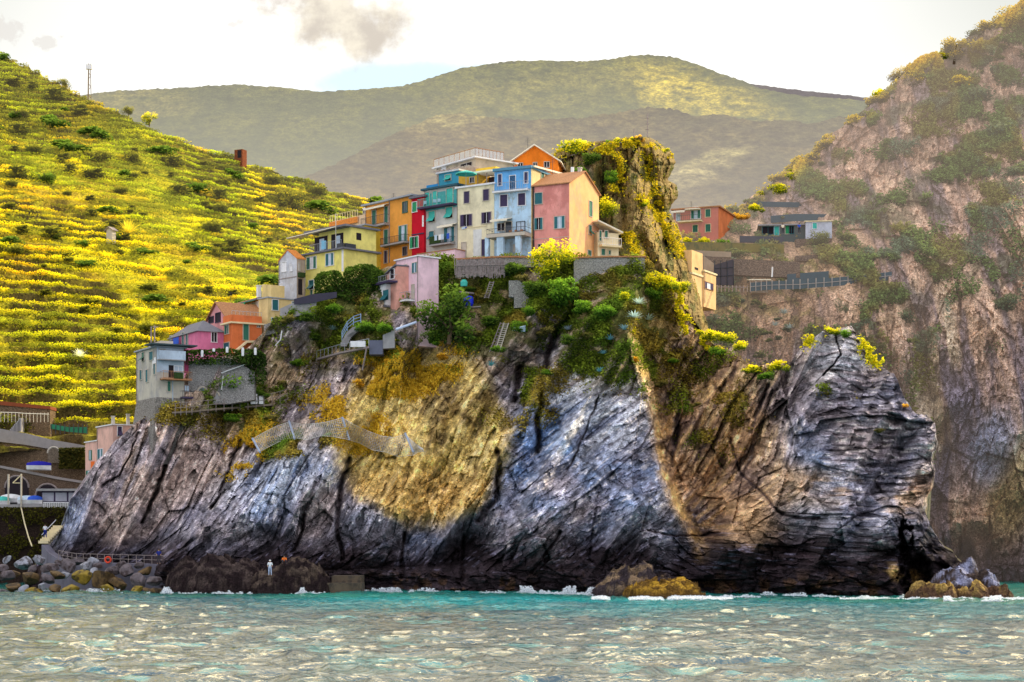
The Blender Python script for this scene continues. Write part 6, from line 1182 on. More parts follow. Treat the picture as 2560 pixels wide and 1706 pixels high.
# --- big retaining wall under the magenta and terracotta houses
o = wall_strip('retaining_wall', [(470, 903), (520, 898), (575, 896), (636, 930)], [1012, 1012, 1010, 1000], 218.4, 1.5, ston, 'tall grey rubble retaining wall with blind arches below the terracotta house')
arch_at(494, 968, 518, 1010, 218.36, mat('blue_shadow_plaster', (.12, .16, .22)), o, rim=M['stone']); arch_at(528, 980, 548, 1004, 218.36, M['concrete'], o, rim=M['stone'])
for nm, pts, r, lb in (('drainpipe', [(553, 933), (583, 922), (614, 911)], .07, 'white drainpipe slanting across the grey retaining wall'), ('drainpipe', [(558, 940), (556, 958), (554, 975)], .06, 'short upright white drainpipe on the grey retaining wall')):
    mb = MB(); mb.path([W(x, y, 218.1) for x, y in pts], r, 5); tag(mb.build(nm, M['white']), lb, 'pipe')
mb = MB(); mb.path([hp(705, 827, -1.2), hp(701, 850, -1.2), hp(689, 864, -1.2)], .08, 5); tag(mb.build('drainpipe', M['white']), 'bent white drainpipe on the rock under the cream yellow house', 'pipe')
for i, (x0, y0, x1, y1) in enumerate(((890, 470, 926, 552), (1036, 448, 1066, 487), (1196, 430, 1232, 500), (1390, 438, 1422, 540), (1538, 440, 1582, 528))):
    a = zG(x0, y1); b = zG(x1, y0); p = W((a[0]+b[0])/2, a[1], 216.9); mb = MB(); h_ = (a[1]-b[1])/F*217; mb.lathe(p, [(.15, 0), (.17, h_*.7), (.13, h_)], 8)
    tag(mb.build('post', M['white']), ('white post standing in the dark hedge, leftmost', 'short white post in the dark hedge under the magenta house', 'white post in the dark hedge at the terracotta house corner', 'tall white post in the hedge below the cream stair', 'white post at the right end of the dark hedge')[i], 'post', 'white posts in the hedge')
# --- walls of the village terrace
o = wall_strip('retaining_wall', [(1435, 646), (1520, 643), (1612, 643)], [738, 742, 722], 219.8, 2., stonp, 'pale rubble retaining wall under the small cream house'); wall_strip('coping', [(1430, 643), (1520, 640), (1616, 640)], [646.5, 643.5, 643.5], 219.6, 2.4, M['tile'], None, root=o)
o = wall_strip('terrace_wall', [(1140, 649), (1250, 643), (1440, 643)], [668, 668, 668], 221.6, 2, ston, 'low wall with tiled coping under the cream and blue houses'); wall_strip('coping', [(1140, 646), (1250, 640), (1440, 641)], [650, 644, 645], 221.45, 2.3, M['tile'], None, root=o)
root = empty('cane_fence', W(1200, 680, 220.6)); tag(root, 'weathered grey cane fence below the cream house', 'fence')
mb = MB()
for x in np.linspace(1138, 1262, 70): mb.bar(W(x, 690+random.uniform(-6, 8), 220.6), W(x+random.uniform(-3, 3), 648+random.uniform(-2, 5), 220.6), .05)
mb.build('canes', M['wood'], root); mb = MB(); mb.bar(W(1138, 665, 220.5), W(1262, 662, 220.5), .05); mb.build('rail', M['wood'], root)
wall_strip('terrace_wall', [(1272, 702), (1318, 701)], [742, 748], 219.9, 1.2, stonp, 'small pale rubble wall between bushes under the pillared house'); wall_strip('terrace_wall', [(1285, 744), (1322, 738)], [770, 768], 219.4, 1.2, stonp, 'small concrete patch of wall lower down under the pillared house')
x0 = hp(1142, 690, -2.2); x1 = hp(1205, 684, -2.2)
def plank(p, q, w, t, m, label, cat, name):
    mb = MB(); mb.hexa([(p[0], p[1], p[2]-t), (q[0], q[1], q[2]-t), (q[0], q[1]+w, q[2]-t), (p[0], p[1]+w, p[2]-t), p, q, (q[0], q[1]+w, q[2]), (p[0], p[1]+w, p[2])]); return tag(mb.build(name, m), label, cat)
plank(x0, x1, 1.0, .18, M['stone'], 'pale plank shelf on the slope under the cane fence', 'shelf', 'shelf'); plank(hp(1158, 768, -2.), hp(1202, 765, -2.), 1.2, .14, M['wood'], 'grey plank platform under the blue barrel', 'platform', 'platform'); plank(hp(1148, 728, -1.8), hp(1185, 732, -1.8), .8, .14, M['wood'], 'brown plank ledge above the blue barrel', 'platform', 'platform')
x, y, z = hp(1171, 766, -1.6); mb = MB(); mb.lathe((x, y, z), [(.52, 0), (.62, .35), (.62, .85), (.52, 1.2)], 12); tag(mb.build('barrel', mat('blue_plastic', (.01, .03, .65), rough=.5), smooth=True), 'bright blue plastic barrel on the slope right of the fig tree', 'barrel')
x, y, z = hp(1160, 716, -2.2); mb = MB(); mb.lathe((x, y, z), [(.4, 0), (.45, .5), (.25, .8)], 10); tag(mb.build('planter_pot', M['turq']), 'turquoise pot on the plank ledge under the cane fence', 'pot')
# wooden ladder on the slope
def ladder(a, b, w, n, m, label):
    a = Vector(a); b = Vector(b); root = empty('ladder', a); tag(root, label, 'ladder'); s = Vector((w/2, 0, 0))
    for q in (-1, 1): mb = MB(); mb.bar(a+s*q, b+s*q, .06); mb.build('rail', m, root)
    mb = MB()
    for i in range(n): p = a+(b-a)*((i+.5)/n); mb.bar(p-s, p+s, .045)
    mb.build('rungs', m, root)
ladder(hp(1244, 876, -1.0), hp(1266, 808, -2.4), .55, 13, M['stone'], 'long pale wooden ladder leaning on the rock in mid slope'); ladder(hp(1228, 880, -.8), hp(1256, 806, -1.6), .4, 10, M['wood'], 'thin grey ladder just left of the long pale ladder'); ladder(hp(1216, 746, -1.5), hp(1230, 704, -2.2), .5, 8, M['wood'], 'short grey ladder below the cane fence')
V = []; p = [hp(1280, 820, -1.6), hp(1314, 814, -1.8), hp(1313, 823, -1.8), hp(1296, 822, -1.7)]; mb = MB(); mb.poly(p); mb.poly([(q[0], q[1]+.3, q[2]-.3) for q in p]); tag(mb.build('tarpaulin', M['curtain']), 'scrap of white tarpaulin right of the long ladder', 'tarpaulin')
# --- blue railed steps, footbridge, concrete block at the lilac house
root = empty('steps', hp(855, 850, -2)); tag(root, 'concrete steps with blue and white railing left of the lilac house', 'steps'); A0 = [(855, 852), (868, 828), (884, 814), (902, 808)]; mb = MB()
for (a, b) in zip(A0[:-1], A0[1:]):
    for k in range(5):
        f = k/5; p = hp(a[0]+(b[0]-a[0])*f, a[1]+(b[1]-a[1])*f+4, -2.); mb.box(p[0]-.15, p[0]+.6, p[1]-.1, p[1]+1.2, p[2]-.5, p[2])
mb.build('treads', M['concrete'], root); mb = MB()
for dz in (.35, .75, 1.1): mb.path([tuple(Vector(hp(a, b, -2.2))+Vector((0, 0, dz))) for a, b in A0], .045)
for a, b in A0: p = hp(a, b, -2.2); mb.bar(p, (p[0], p[1], p[2]+1.15), .04)
mb.build('railing', mat('pale_blue_rail', (.35, .5, .75), rough=.5), root)
root = empty('footbridge', hp(800, 890, -2.2)); tag(root, 'narrow railed plank walkway jutting along the slope under the steps', 'walkway'); P_ = [hp(792, 896, -1.6), hp(850, 880, -2.6), hp(922, 866, -3.0)]; mb = MB()
for p, q in zip(P_[:-1], P_[1:]): mb.hexa([(p[0], p[1], p[2]-.2), (q[0], q[1], q[2]-.2), (q[0], q[1]+1.2, q[2]-.2), (p[0], p[1]+1.2, p[2]-.2), p, q, (q[0], q[1]+1.2, q[2]), (p[0], p[1]+1.2, p[2])])
mb.build('deck', M['wood'], root); mb = MB()
for p, q in zip(P_[:-1], P_[1:]):
    for i in range(7): t_ = i/6; a = Vector(p)+(Vector(q)-Vector(p))*t_; mb.bar(a, a+Vector((0, 0, .9)), .03)
    mb.bar(Vector(p)+Vector((0, 0, .9)), Vector(q)+Vector((0, 0, .9)), .04)
mb.build('railing', M['steel'], root); mb = MB(); p = hp(917, 868, -2.9); q = hp(906, 926, -1.0); mb.bar(p, q, .1); mb.build('prop', M['wood'], root); 
mb = MB(); p = hp(895, 866, -3.2); mb.box(p[0]-.9, p[0]+.9, p[1]-.2, p[1]+.3, p[2]-.1, p[2]+.6); tag(mb.build('tarpaulin', M['white']), 'white sheet hung over the plank walkway railing', 'tarpaulin')
mb = MB(); p = hp(940, 880, -2.4); mb.box(p[0]-.8, p[0]+.8, p[1], p[1]+2.5, p[2]-.3, p[2]+1.4); tag(mb.build('water_tank', mat('grey_cover', (.13, .14, .2))), 'dark grey covered tank at the end of the plank walkway', 'tank')
wall_strip('terrace_wall', [(957, 838), (986, 826)], [872, 870], float(hY(970, 850))-2.4, 1.5, M['concrete'], 'slanting concrete wall below the lilac house')
mb = MB(); mb.bar(hp(990, 824, -3.6), hp(1040, 806, -3.8), .16, n=6); tag(mb.build('gutter_beam', mat('white_blue', (.55, .65, .85))), 'white and blue beam slanting below the lilac house', 'beam')
wall_strip('terrace_wall', [(700, 772), (745, 752), (790, 748)], [800, 790, 780], [221.5, 221, 221], 2., M['concrete'], 'grey terrace wall below the lemon yellow house'); wall_strip('screen_fence', [(735, 748), (780, 736), (842, 730)], [762, 758, 744], 220.6, .1, mat('dark_mesh', (.05, .045, .07)), 'dark mesh fence along the terrace below the lemon yellow house', 'fence')
wall_strip('terrace_wall', [(660, 812), (700, 800), (745, 790)], [840, 830, 820], 222.0, 2., ston, 'rubble wall under the cream yellow house')
# parasol and satellite dish by the cream house
parasol(*zC(1530, 740), 226., .35, 1.0, M['orangec'], 'small closed salmon parasol in front of the cream yellow house'); x, y, z = W(*zC(1575, 745), 226); mb = MB()
for k in range(10): a0 = k*math.pi/5; a1 = (k+1)*math.pi/5; mb.poly([(x+.9*math.cos(a0), y, z+.45*math.sin(a0)), (x+.9*math.cos(a1), y, z+.45*math.sin(a1)), (x, y+.25, z)])
tag(mb.build('satellite_dish', M['curtain']), 'pale oval satellite dish beside the salmon parasol', 'dish')
# --- walkway railing across the slope
root = empty('railing', hp(520, 1020, -2.5)); tag(root, 'pale metal railing along the path below the stone retaining wall', 'railing'); pts = [(438, 1022), (480, 1018), (540, 1012), (600, 1008), (660, 1002), (720, 986)]; mb = MB()
P_ = [hp(a, b+8, -2.3) for a, b in pts]; nmb = MB()
for p, q in zip(P_[:-1], P_[1:]):
    for h_ in (.45, 1.0): mb.bar(Vector(p)+Vector((0, 0, h_)), Vector(q)+Vector((0, 0, h_)), .028)
    for i in range(3): a = Vector(p)+(Vector(q)-Vector(p))*(i/3); k_ = MB(); k_.bar(a-Vector((0, 0, .5)), a+Vector((0, 0, 1.05)), .035); k_.build('post', M['wood'], root)
mb.build('rails', M['wood'], root)
o = wall_strip('path', [(430, 1030), (480, 1027), (540, 1021), (600, 1017), (680, 1010)], [1034, 1031, 1025, 1021, 1014], [p[1]+.3 for p in P_[:5]], 1.6, mat('path_earth', (.20, .16, .12), bump=.5, var=.4), None); tag(o, kind='structure')
mb = MB(); p = hp(645, 1000, -2.4); mb.box(p[0]-.9, p[0]-.1, p[1], p[1]+.8, p[2]-.5, p[2]+.7); mb.box(p[0]+.1, p[0]+.6, p[1]+.1, p[1]+.8, p[2]-.5, p[2]+.5); tag(mb.build('white_crates', M['white']), 'white block structure at the right end of the path railing', 'kiosk')
# --- rockfall net on four posts
zN = lambda x, y: (600+x/3.361, 1000+y/3.361)
T_ = [(105, 330), (200, 275), (300, 225), (415, 185), (520, 205), (640, 200), (750, 182), (860, 150), (960, 210), (1080, 265), (1190, 305), (1290, 318), (1390, 290), (1450, 350), (1555, 425)]
B_ = [(165, 435), (230, 400), (330, 350), (455, 318), (560, 335), (680, 300), (790, 310), (915, 335), (1010, 365), (1110, 420), (1230, 440), (1330, 478), (1455, 465), (1490, 440), (1555, 432)]
root = empty('rockfall_net', hp(*zN(880, 330), -2.)); tag(root, 'long sagging rockfall net strung on four steel posts across the ochre slope', 'net')
def npt(q, off): a, b = zN(*q); return Vector(hp(a, b, off))
mb = MB(); TT = []; BB = []
for (a, b), (c, d) in zip(zip(T_[:-1], T_[1:]), zip(B_[:-1], B_[1:])):
    for k in range(7): f = k/7; TT.append(npt((a[0]+(b[0]-a[0])*f, a[1]+(b[1]-a[1])*f), -3.3)); BB.append(npt((c[0]+(d[0]-c[0])*f, c[1]+(d[1]-c[1])*f), -2.6))
NR = 11
G = [[TT[i]+(BB[i]-TT[i])*(j/NR)+Vector((0, -.35*math.sin(math.pi*j/NR), 0)) for j in range(NR+1)] for i in range(len(TT))]
for i in range(len(G)-1):
    for j in range(NR+1):
        mb.bar(G[i][j], G[i+1][j], .035 if j in (0, NR) else .018, n=3)
        if j < NR: mb.bar(G[i][j], G[i][j+1], .018, n=3)
mb.build('netting', mat('net_wire', (.62, .60, .56), rough=.6), root)
for a, b in (((105, 325), (168, 440)), ((412, 180), (458, 325)), ((858, 145), (918, 340)), ((1388, 282), (1458, 440))): mb = MB(); mb.bar(npt(a, -3.4), npt(b, -2.6), .13, n=6); mb.build('post', mat('blue_steel', (.38, .45, .58), rough=.5), root)
# --- masts
def mast(px, py0, py1, Y, w, label):
    x, y, z0 = W(px, py1, Y); z1 = W(px, py0, Y)[2]; root = empty('mast', (x, y, z0)); tag(root, label, 'mast'); mb = MB()
    for a in range(3): mb.bar((x+w*math.cos(a*2.09), y+w*math.sin(a*2.09), z0-1), (x+w*.5*math.cos(a*2.09), y+w*.5*math.sin(a*2.09), z1), .07)
    n = int((z1-z0)/.8)
    for i in range(n):
        a, b = i*2.09, (i+1)*2.09; mb.bar((x+w*.8*math.cos(a), y+w*.8*math.sin(a), z0+i*.8), (x+w*.8*math.cos(b), y+w*.8*math.sin(b), z0+(i+1)*.8), .05)
    mb.build('lattice', mat('mast_steel', (.22, .16, .10), rough=.6), root); mb = MB(); mb.box(x-w*1.4, x+w*1.4, y-.3, y+.3, z1-1.2, z1-.2); mb.build('antenna', M['white'], root)
mast(223, 160, 246, lp(223, 255)[1], .45, 'slender lattice radio mast on the left hill skyline')
for px, y0, y1, lb in ((1618, 284, 368, 'tall thin aerial pole on top of the crag'), (1584, 322, 352, 'short thin pole left of the tall aerial on the crag')):
    mb = MB(); a = cragp(px, 366, .5); mb.bar((a[0], a[1], a[2]-.8), W(px+1, y0, a[1]), .07); 
    for k in range(3): q = W(px, y0+12+14*k, a[1]); mb.bar((q[0]-.25, q[1], q[2]), (q[0]+.25, q[1], q[2]), .04) if y0 < 300 else None
    tag(mb.build('aerial', M['wood']), lb, 'aerial')
mb = MB(); mb.path([cragp(a, b, -.6) for a, b in ((1392, 402), (1440, 385), (1478, 372), (1520, 360), (1575, 356))], .06, 4); tag(mb.build('handrail', M['wood']), 'dark handrail climbing along the top of the crag', 'railing')
mb = MB(); q = W(1431, 445, 238); mb.lathe((q[0], q[1], q[2]-2), [(.22, 0), (.22, 3.4)], 8); tag(mb.build('flue', M['white']), 'white flue pipe behind the pink roof', 'flue')
# ================================================================== HARBOUR CORNER
hb = empty('harbour_wall', W(100, 1260, 238)); tag(hb, 'tall dark sea wall overgrown with ivy at the far left', 'wall')
wall_strip('wall', [(-260, 1262), (0, 1266), (182, 1262)], [1500, 1500, 1480], 236, 6, mat_stone('dark_sea_wall', (.07, .045, .035), (.03, .02, .02), 1.6), None, root=hb); wall_strip('coping', [(-260, 1258), (0, 1262), (184, 1258)], [1266, 1270, 1266], 235.8, 6.4, M['concrete'], None, root=hb)
n = 5200; px = rng.uniform(-30, 160, n); py = rng.uniform(1268, 1400, n); k = (fbm(px/30, py/26, 3, 470)+.35-(py-1268)/260) > 0; P = wp(px[k], py[k], 235.5-rng.uniform(0, .5, k.sum())); Vq, Q, C = leaves(P, rng.uniform(.2, .42, len(P)), mix(np.tile(A_([.03, .028, .008]), (len(P), 1)), A_([.14, .13, .02]), rng.uniform(0, 1, len(P))**2)); iv = np_mesh('ivy', Vq-A_(wloc(hb)), Q, C, leafm, parent=hb)
up_ = empty('terrace_wall', W(60, 1060, 247)); tag(up_, 'upper warm stone wall with rust coloured coping at the left edge', 'wall')
wall_strip('wall', [(-260, 1004), (0, 1010), (125, 1020)], [1100, 1100, 1110], 246, 3, stonw, None, root=up_); wall_strip('coping', [(-260, 997), (0, 1003), (126, 1016)], [1006, 1013, 1024], 245.8, 3.3, mat('rust_coping', (.25, .06, .02)), None, root=up_)
mb = MB(); mb.path([W(a, b, 244.5) for a, b in ((0, 1031), (40, 1032), (62, 1034), (122, 1036))], .05); 
for a in np.linspace(2, 120, 14): mb.bar(W(a, 1032, 244.5), W(a, 1056, 244.5), .03)
tag(mb.build('railing', M['canvas']), 'cream railing in front of the upper warm stone wall', 'railing')
mb = MB(); a = W(22, 1080, 243.6); b = W(52, 1045, 243.6)
for k in range(9): f = k/9; mb.box(a[0]+(b[0]-a[0])*f, a[0]+(b[0]-a[0])*(f+.16), 243.6, 245, a[2]-.3, a[2]+(b[2]-a[2])*(f+.1))
tag(mb.build('stairs', M['concrete']), 'short grey stair in front of the upper warm wall', 'stairs')
o = wall_strip('ramp_wall', [(-260, 1060), (0, 1072), (60, 1083), (120, 1098), (212, 1114)], [1110, 1105, 1112, 1122, 1130], [243, 242, 242, 241.5, 241], 2.5, mat('road_parapet', (.30, .27, .26)), 'grey parapet of the ramp sloping down across the left corner')
o = wall_strip('retaining_wall', [(-260, 1105), (0, 1100), (60, 1108), (120, 1116), (212, 1122)], [1200, 1200, 1200, 1200, 1215], [243, 242.3, 242.3, 241.8, 241.3], 2, stonw, 'warm stone wall with bricked arch under the ramp'); arch_at(119, 1118, 150, 1158, 241.25, mat_stone('bricked', (.36, .29, .22), (.2, .15, .1), 2.5), o, rim=M['stone'])
lo = empty('arcade_wall', W(100, 1230, 239.5)); tag(lo, 'lower warm stone wall with two dark boat arches at the quay', 'wall'); wall_strip('wall', [(-260, 1150), (0, 1168), (60, 1180), (140, 1196), (215, 1208)], [1264]*5, 239.5, 2, mat_stone('arcade_stone', (.24, .17, .12), (.12, .08, .06), 2.2), None, root=lo); wall_strip('coping', [(-260, 1146), (0, 1164), (60, 1176), (140, 1192), (215, 1204)], [1152, 1170, 1182, 1198, 1210], 239.3, 2.3, mat('road_parapet', (.3, .27, .26)), None, root=lo)
arch_at(12, 1190, 72, 1262, 239.44, M['dark'], lo, rim=M['wood']); arch_at(89, 1210, 148, 1262, 239.44, M['dark'], lo, rim=M['wood'])
mb = MB(); mb.fbox(Face(W(0, 0, 241)[:2], (1, 0), (0, -1)), W(146, 1200, 241)[0], W(168, 1200, 241)[0], W(0, 1202, 241)[2], W(0, 1174, 241)[2], .1, .25); mb.fbox(Face(W(0, 0, 241)[:2], (1, 0), (0, -1)), W(172, 1200, 241)[0], W(180, 1200, 241)[0], W(0, 1206, 241)[2], W(0, 1174, 241)[2], .1, .25); tag(mb.build('doorway', M['dark']), 'dark doorways in the wall left of the shell pink house', 'doorway')
n = 2600; px = rng.uniform(148, 212, n); py = rng.uniform(1120, 1172, n); P = wp(px, py, 240.6-rng.uniform(0, .9, n)); Vq, Q, C = leaves(P, rng.uniform(.25, .5, n), mix(np.tile(A_([.025, .03, .008]), (n, 1)), A_([.12, .10, .02]), rng.uniform(0, 1, n)**2)); tag(np_mesh('creeper', Vq, Q, C, leafm), 'dark creeper mass on the wall left of the shell pink house', 'creeper')
root = empty('fence', W(170, 1070, 243.5)); tag(root, 'green mesh garden fence above the ramp', 'fence'); wall_strip('mesh', [(126, 1060), (170, 1068), (218, 1068)], [1072, 1080, 1084], 243.5, .06, mat('fence_green', (.03, .20, .10)), None, root=root); mb = MB()
for a in np.linspace(128, 218, 9): mb = MB(); mb.bar(W(a, 1086, 243.4), W(a, 1060, 243.4), .05); mb.build('post', M['iron'], root)
# boats under covers, kiosk, poles
def covered_boat(px, py, Y, L, m, label):
    x, y, z = W(px, py, Y); root = empty('boat', (x, y, z)); tag(root, label, 'boat', 'covered boats on the quay'); V = []; Fq = []; n = 9
    for i in range(n):
        t_ = i/(n-1); w = .75*math.sin(math.pi*min(1, .12+t_*.88)**.8)+.05; xx = (t_-.5)*L
        V += [(xx, 0, 0), (xx, -w*.7, .12), (xx, -w, .62), (xx, -w*.4, .95+.25*math.sin(math.pi*t_)), (xx, w*.4, .95+.25*math.sin(math.pi*t_)), (xx, w, .62), (xx, w*.7, .12)]
    hull = MB(); cov = MB()
    for i in range(n-1):
        for j, q in ((0, hull), (1, hull), (2, cov), (3, cov), (4, cov), (5, hull), (6, hull)):
            a, b = i*7+j, i*7+(j+1) % 7; q.poly([tuple(Vector(V[k])+Vector((x, y, z))) for k in (a, b, b+7, a+7)])
    hull.build('hull', M['white'], root); cov.build('cover', m, root)
covered_boat(98, 1176, 239.0, 3.2, mat('navy_cover', (.01, .01, .30)), 'boat under a deep blue cover parked on the ramp'); covered_boat(68, 1262, 236.6, 2.4, M['curtain'], 'boat under a pale cover on the quay beside the tall pole'); covered_boat(88, 1262, 236.4, 1.9, M['bluecloth'], 'boat under a blue cover on the quay under the arch'); covered_boat(8, 1264, 236.6, 1.8, M['turq'], 'boat under a turquoise cover at the far left of the quay'); covered_boat(28, 1258, 237.8, 2.6, M['white'], 'white boat standing in the left arch')
root = empty('kiosk', W(150, 1262, 237)); tag(root, 'low quay kiosk with flat roof and three wide windows', 'kiosk'); fk = Face(W(95, 1262, 237.0)[:2], (1, 0), (0, -1)); a0, a1, z0, z1 = fk.rect(104, 1232, 202, 1264)
mb = MB(); mb.fbox(fk, a0, a1, z0, z1+.2, -2, 0); mb.build('body', M['purple'], root); mb = MB(); mb.fbox(fk, a0-.5, a1+.4, z1+.2, z1+.5, -2.2, .9); mb.build('roof', M['concrete'], root)
for i in range(3): w_ = (a1-a0)/3; mb = MB(); mb.fbox(fk, a0+i*w_+.12, a0+(i+1)*w_-.12, z0+.55, z1, .0, .05); mb.build('window', mat('pale_glass', (.45, .46, .55)), root)
mb = MB()
for a in np.linspace(110, 178, 16): mb.bar(W(a, 1270, 235.4), W(a, 1257, 235.4), .06)
mb.bar(W(108, 1257, 235.4), W(180, 1257, 235.4), .06); tag(mb.build('railing', M['white']), 'white sunlit railing on the quay in front of the kiosk', 'railing')
for px, y0, y1, lb in ((21, 1186, 1262, 'shorter pale crane post at the left edge of the quay'), (53, 1185, 1275, 'taller pale crane post on the quay')):
    root = empty('crane_post', W(px, y1, 235.6)); tag(root, lb, 'post'); mb = MB(); mb.bar(W(px, y1, 235.6), W(px, y0, 235.6), .12, n=6); mb.build('post', M['stone'], root)
    if px > 30: mb = MB(); mb.bar(W(53, 1188, 235.5), W(32, 1208, 235.5), .07); mb.bar(W(32, 1208, 235.5), W(50, 1208, 235.5), .05); mb.build('arm', M['trim'], root)
mb = MB(); mb.path([W(53, 1270, 235.2), W(62, 1310, 234), W(72, 1345, 232), (W(80, 1366, 230))], .09, 5); tag(mb.build('pipe', M['trim']), 'long yellow pipe hanging down the dark sea wall', 'pipe')
# steps at the root of the slab and the seaside walkway
root = empty('steps', W(120, 1340, 222)); tag(root, 'sunlit yellow steps coming down behind the rock slab', 'steps'); mb = MB()
for i in range(9): f = i/8; p = W(106+36*f, 1352-38*f, 219.5+i*.25); mb.box(p[0]-.5, p[0]+.7, p[1], p[1]+1.4, p[2]-.35, p[2])
mb.build('treads', M['trim'], root); mb = MB(); mb.bar(W(104, 1338, 219.4), W(140, 1300, 221.4), .05); mb.build('rail', M['white'], root)
WALK = [(104, 1362, 215.5), (120, 1382, 214.2), (145, 1398, 212.8), (190, 1406, 210.8), (260, 1408, 208.6), (340, 1410, 206.8), (418, 1412, 205.4)]
mb = MB()
for p, q in zip(WALK[:-1], WALK[1:]):
    a, b = W(*p), W(*q); mb.hexa([(a[0], a[1], -1.5), (b[0], b[1], -1.5), (b[0], b[1]+3.5, -1.5), (a[0], a[1]+3.5, -1.5), a, b, (b[0], b[1]+3.5, b[2]), (a[0], a[1]+3.5, a[2])])
tag(mb.build('seaside_walkway', mat('walk_concrete', (.17, .16, .21), stain=.6)), kind='structure')
root = empty('railing', W(*WALK[3])); tag(root, 'thin steel railing along the concrete walkway at the foot of the slab', 'railing'); mb = MB()
for p, q in zip(WALK[2:-1], WALK[3:]):
    a, b = Vector(W(*p)), Vector(W(*q)); a += Vector((0, .2, 0)); b += Vector((0, .2, 0))
    for h_ in (.5, 1.0): mb.bar(a+Vector((0, 0, h_)), b+Vector((0, 0, h_)), .03)
    for i in range(4): c_ = a+(b-a)*(i/4); mb.bar(c_, c_+Vector((0, 0, 1.02)), .035)
mb.build('rails', M['wood'], root)
x, y, z = W(270, 1400, 208.0); mb = MB()
for k in range(14): a, b = k*2*math.pi/14, (k+1)*2*math.pi/14; mb.bar((x+.33*math.cos(a), y, z+.33*math.sin(a)), (x+.33*math.cos(b), y, z+.33*math.sin(b)), .11, n=6)
tag(mb.build('lifebuoy', mat('lifebuoy_red', (.75, .06, .02), rough=.5)), 'red lifebuoy hanging on the walkway railing', 'lifebuoy')
# ---- boulders ----------------------------------------------------------------
import bmesh
def boulder_mesh(s, sub=3):
    bm = bmesh.new(); bmesh.ops.create_icosphere(bm, subdivisions=sub, radius=1); V = A_([v.co[:] for v in bm.verts]); r_ = np.random.default_rng(s)
    for k in range(13):
        n = r_.normal(size=3); n /= np.linalg.norm(n); d = V@n; lim = r_.uniform(.42, .8); V = np.where((d > lim)[:, None], V-n*(d-lim)[:, None]*.9, V)
    V *= (1+.10*fbm(V[:, 0]*2+s, V[:, 2]*2+V[:, 1], 3, s))[:, None]
    V = V*A_([1.1, .9, .75])
    for v, c in zip(bm.verts, V): v.co = c
    me = bpy.data.meshes.new('boulder'); bm.to_mesh(me); bm.free(); return me
bmats = [mat('boulder_grey', (.12, .10, .11), c2=(.05, .035, .035), rough=.85, bump=.6, scale=1.6, var=.4), mat('boulder_brown', (.13, .08, .03), c2=(.045, .028, .014), rough=.8, bump=.6, scale=1.6, var=.4), mat('boulder_pale', (.30, .31, .36), c2=(.08, .07, .075), rough=.85, bump=.6, scale=1.6, var=.35), mat('boulder_mossy', (.26, .18, .02), c2=(.05, .035, .015), rough=.8, bump=.6, scale=1.6, var=.4)]
BP = []
for i in range(8):
    me = boulder_mesh(i+3); me.materials.append(bmats[i % 4]); me.polygons.foreach_set('use_smooth', [False]*len(me.polygons)); BP.append(me)
BL = [(15, 1440, 22, 0), (55, 1412, 24, 2), (100, 1405, 18, 2), (20, 1400, 12, 2), (75, 1445, 26, 1), (120, 1450, 20, 0), (85, 1480, 22, 3), (30, 1470, 20, 1), (125, 1420, 22, 0), (145, 1440, 20, 1), (175, 1415, 24, 0), (205, 1445, 26, 3), (180, 1475, 26, 3), (140, 1475, 18, 1), (215, 1420, 20, 2), (255, 1455, 42, 1), (235, 1435, 16, 2), (275, 1430, 22, 0), (300, 1460, 26, 1), (320, 1430, 22, 0), (350, 1450, 24, 0), (365, 1430, 18, 1), (340, 1475, 18, 3), (270, 1480, 24, 3), (105, 1470, 14, 2), (60, 1475, 14, 2), (5, 1420, 16, 0), (165, 1440, 14, 2), (195, 1405, 16, 0), (235, 1405, 14, 2), (-25, 1450, 24, 1), (-30, 1420, 20, 0), (300, 1415, 16, 0), (345, 1415, 15, 0), (10, 1485, 14, 0), (210, 1482, 14, 0), (310, 1482, 14, 1), (385, 1455, 22, 0), (395, 1478, 18, 1), (150, 1410, 13, 0), (80, 1425, 14, 0), (40, 1436, 13, 1), (245, 1415, 13, 0), (375, 1480, 16, 1)]
BW = ('grey', 'brown', 'pale', 'mossy brown')
for i, (px, py, r, k) in enumerate(BL):
    Y = 208.5-(py-1400)*.09+random.uniform(-.3, .3)+(.0 if px < 280 else -3.2*(px-280)/120)
    o = bpy.data.objects.new('boulder', BP[k+4*(i % 2)]); COL.objects.link(o); x, y, z = W(px, py, Y); o.location = (x, y, max(z, .05)); s_ = r/F*Y*1.12; o.scale = (s_, s_, s_); o.rotation_euler = (random.uniform(-.5, .5), random.uniform(-.5, .5), random.uniform(0, 6))
    big_ = r >= 24
    lb = {0: 'grey', 1: 'brown', 2: 'pale', 3: 'mossy'}[k]
    tag(o, f'{lb} {"large" if big_ else "small"} boulder piled below the seaside walkway' if i != 15 else 'largest brown boulder, low in the middle of the pile', 'boulder', f'{lb} {"large" if big_ else "small"} boulders below the walkway' if i != 15 else 'boulders below the walkway')
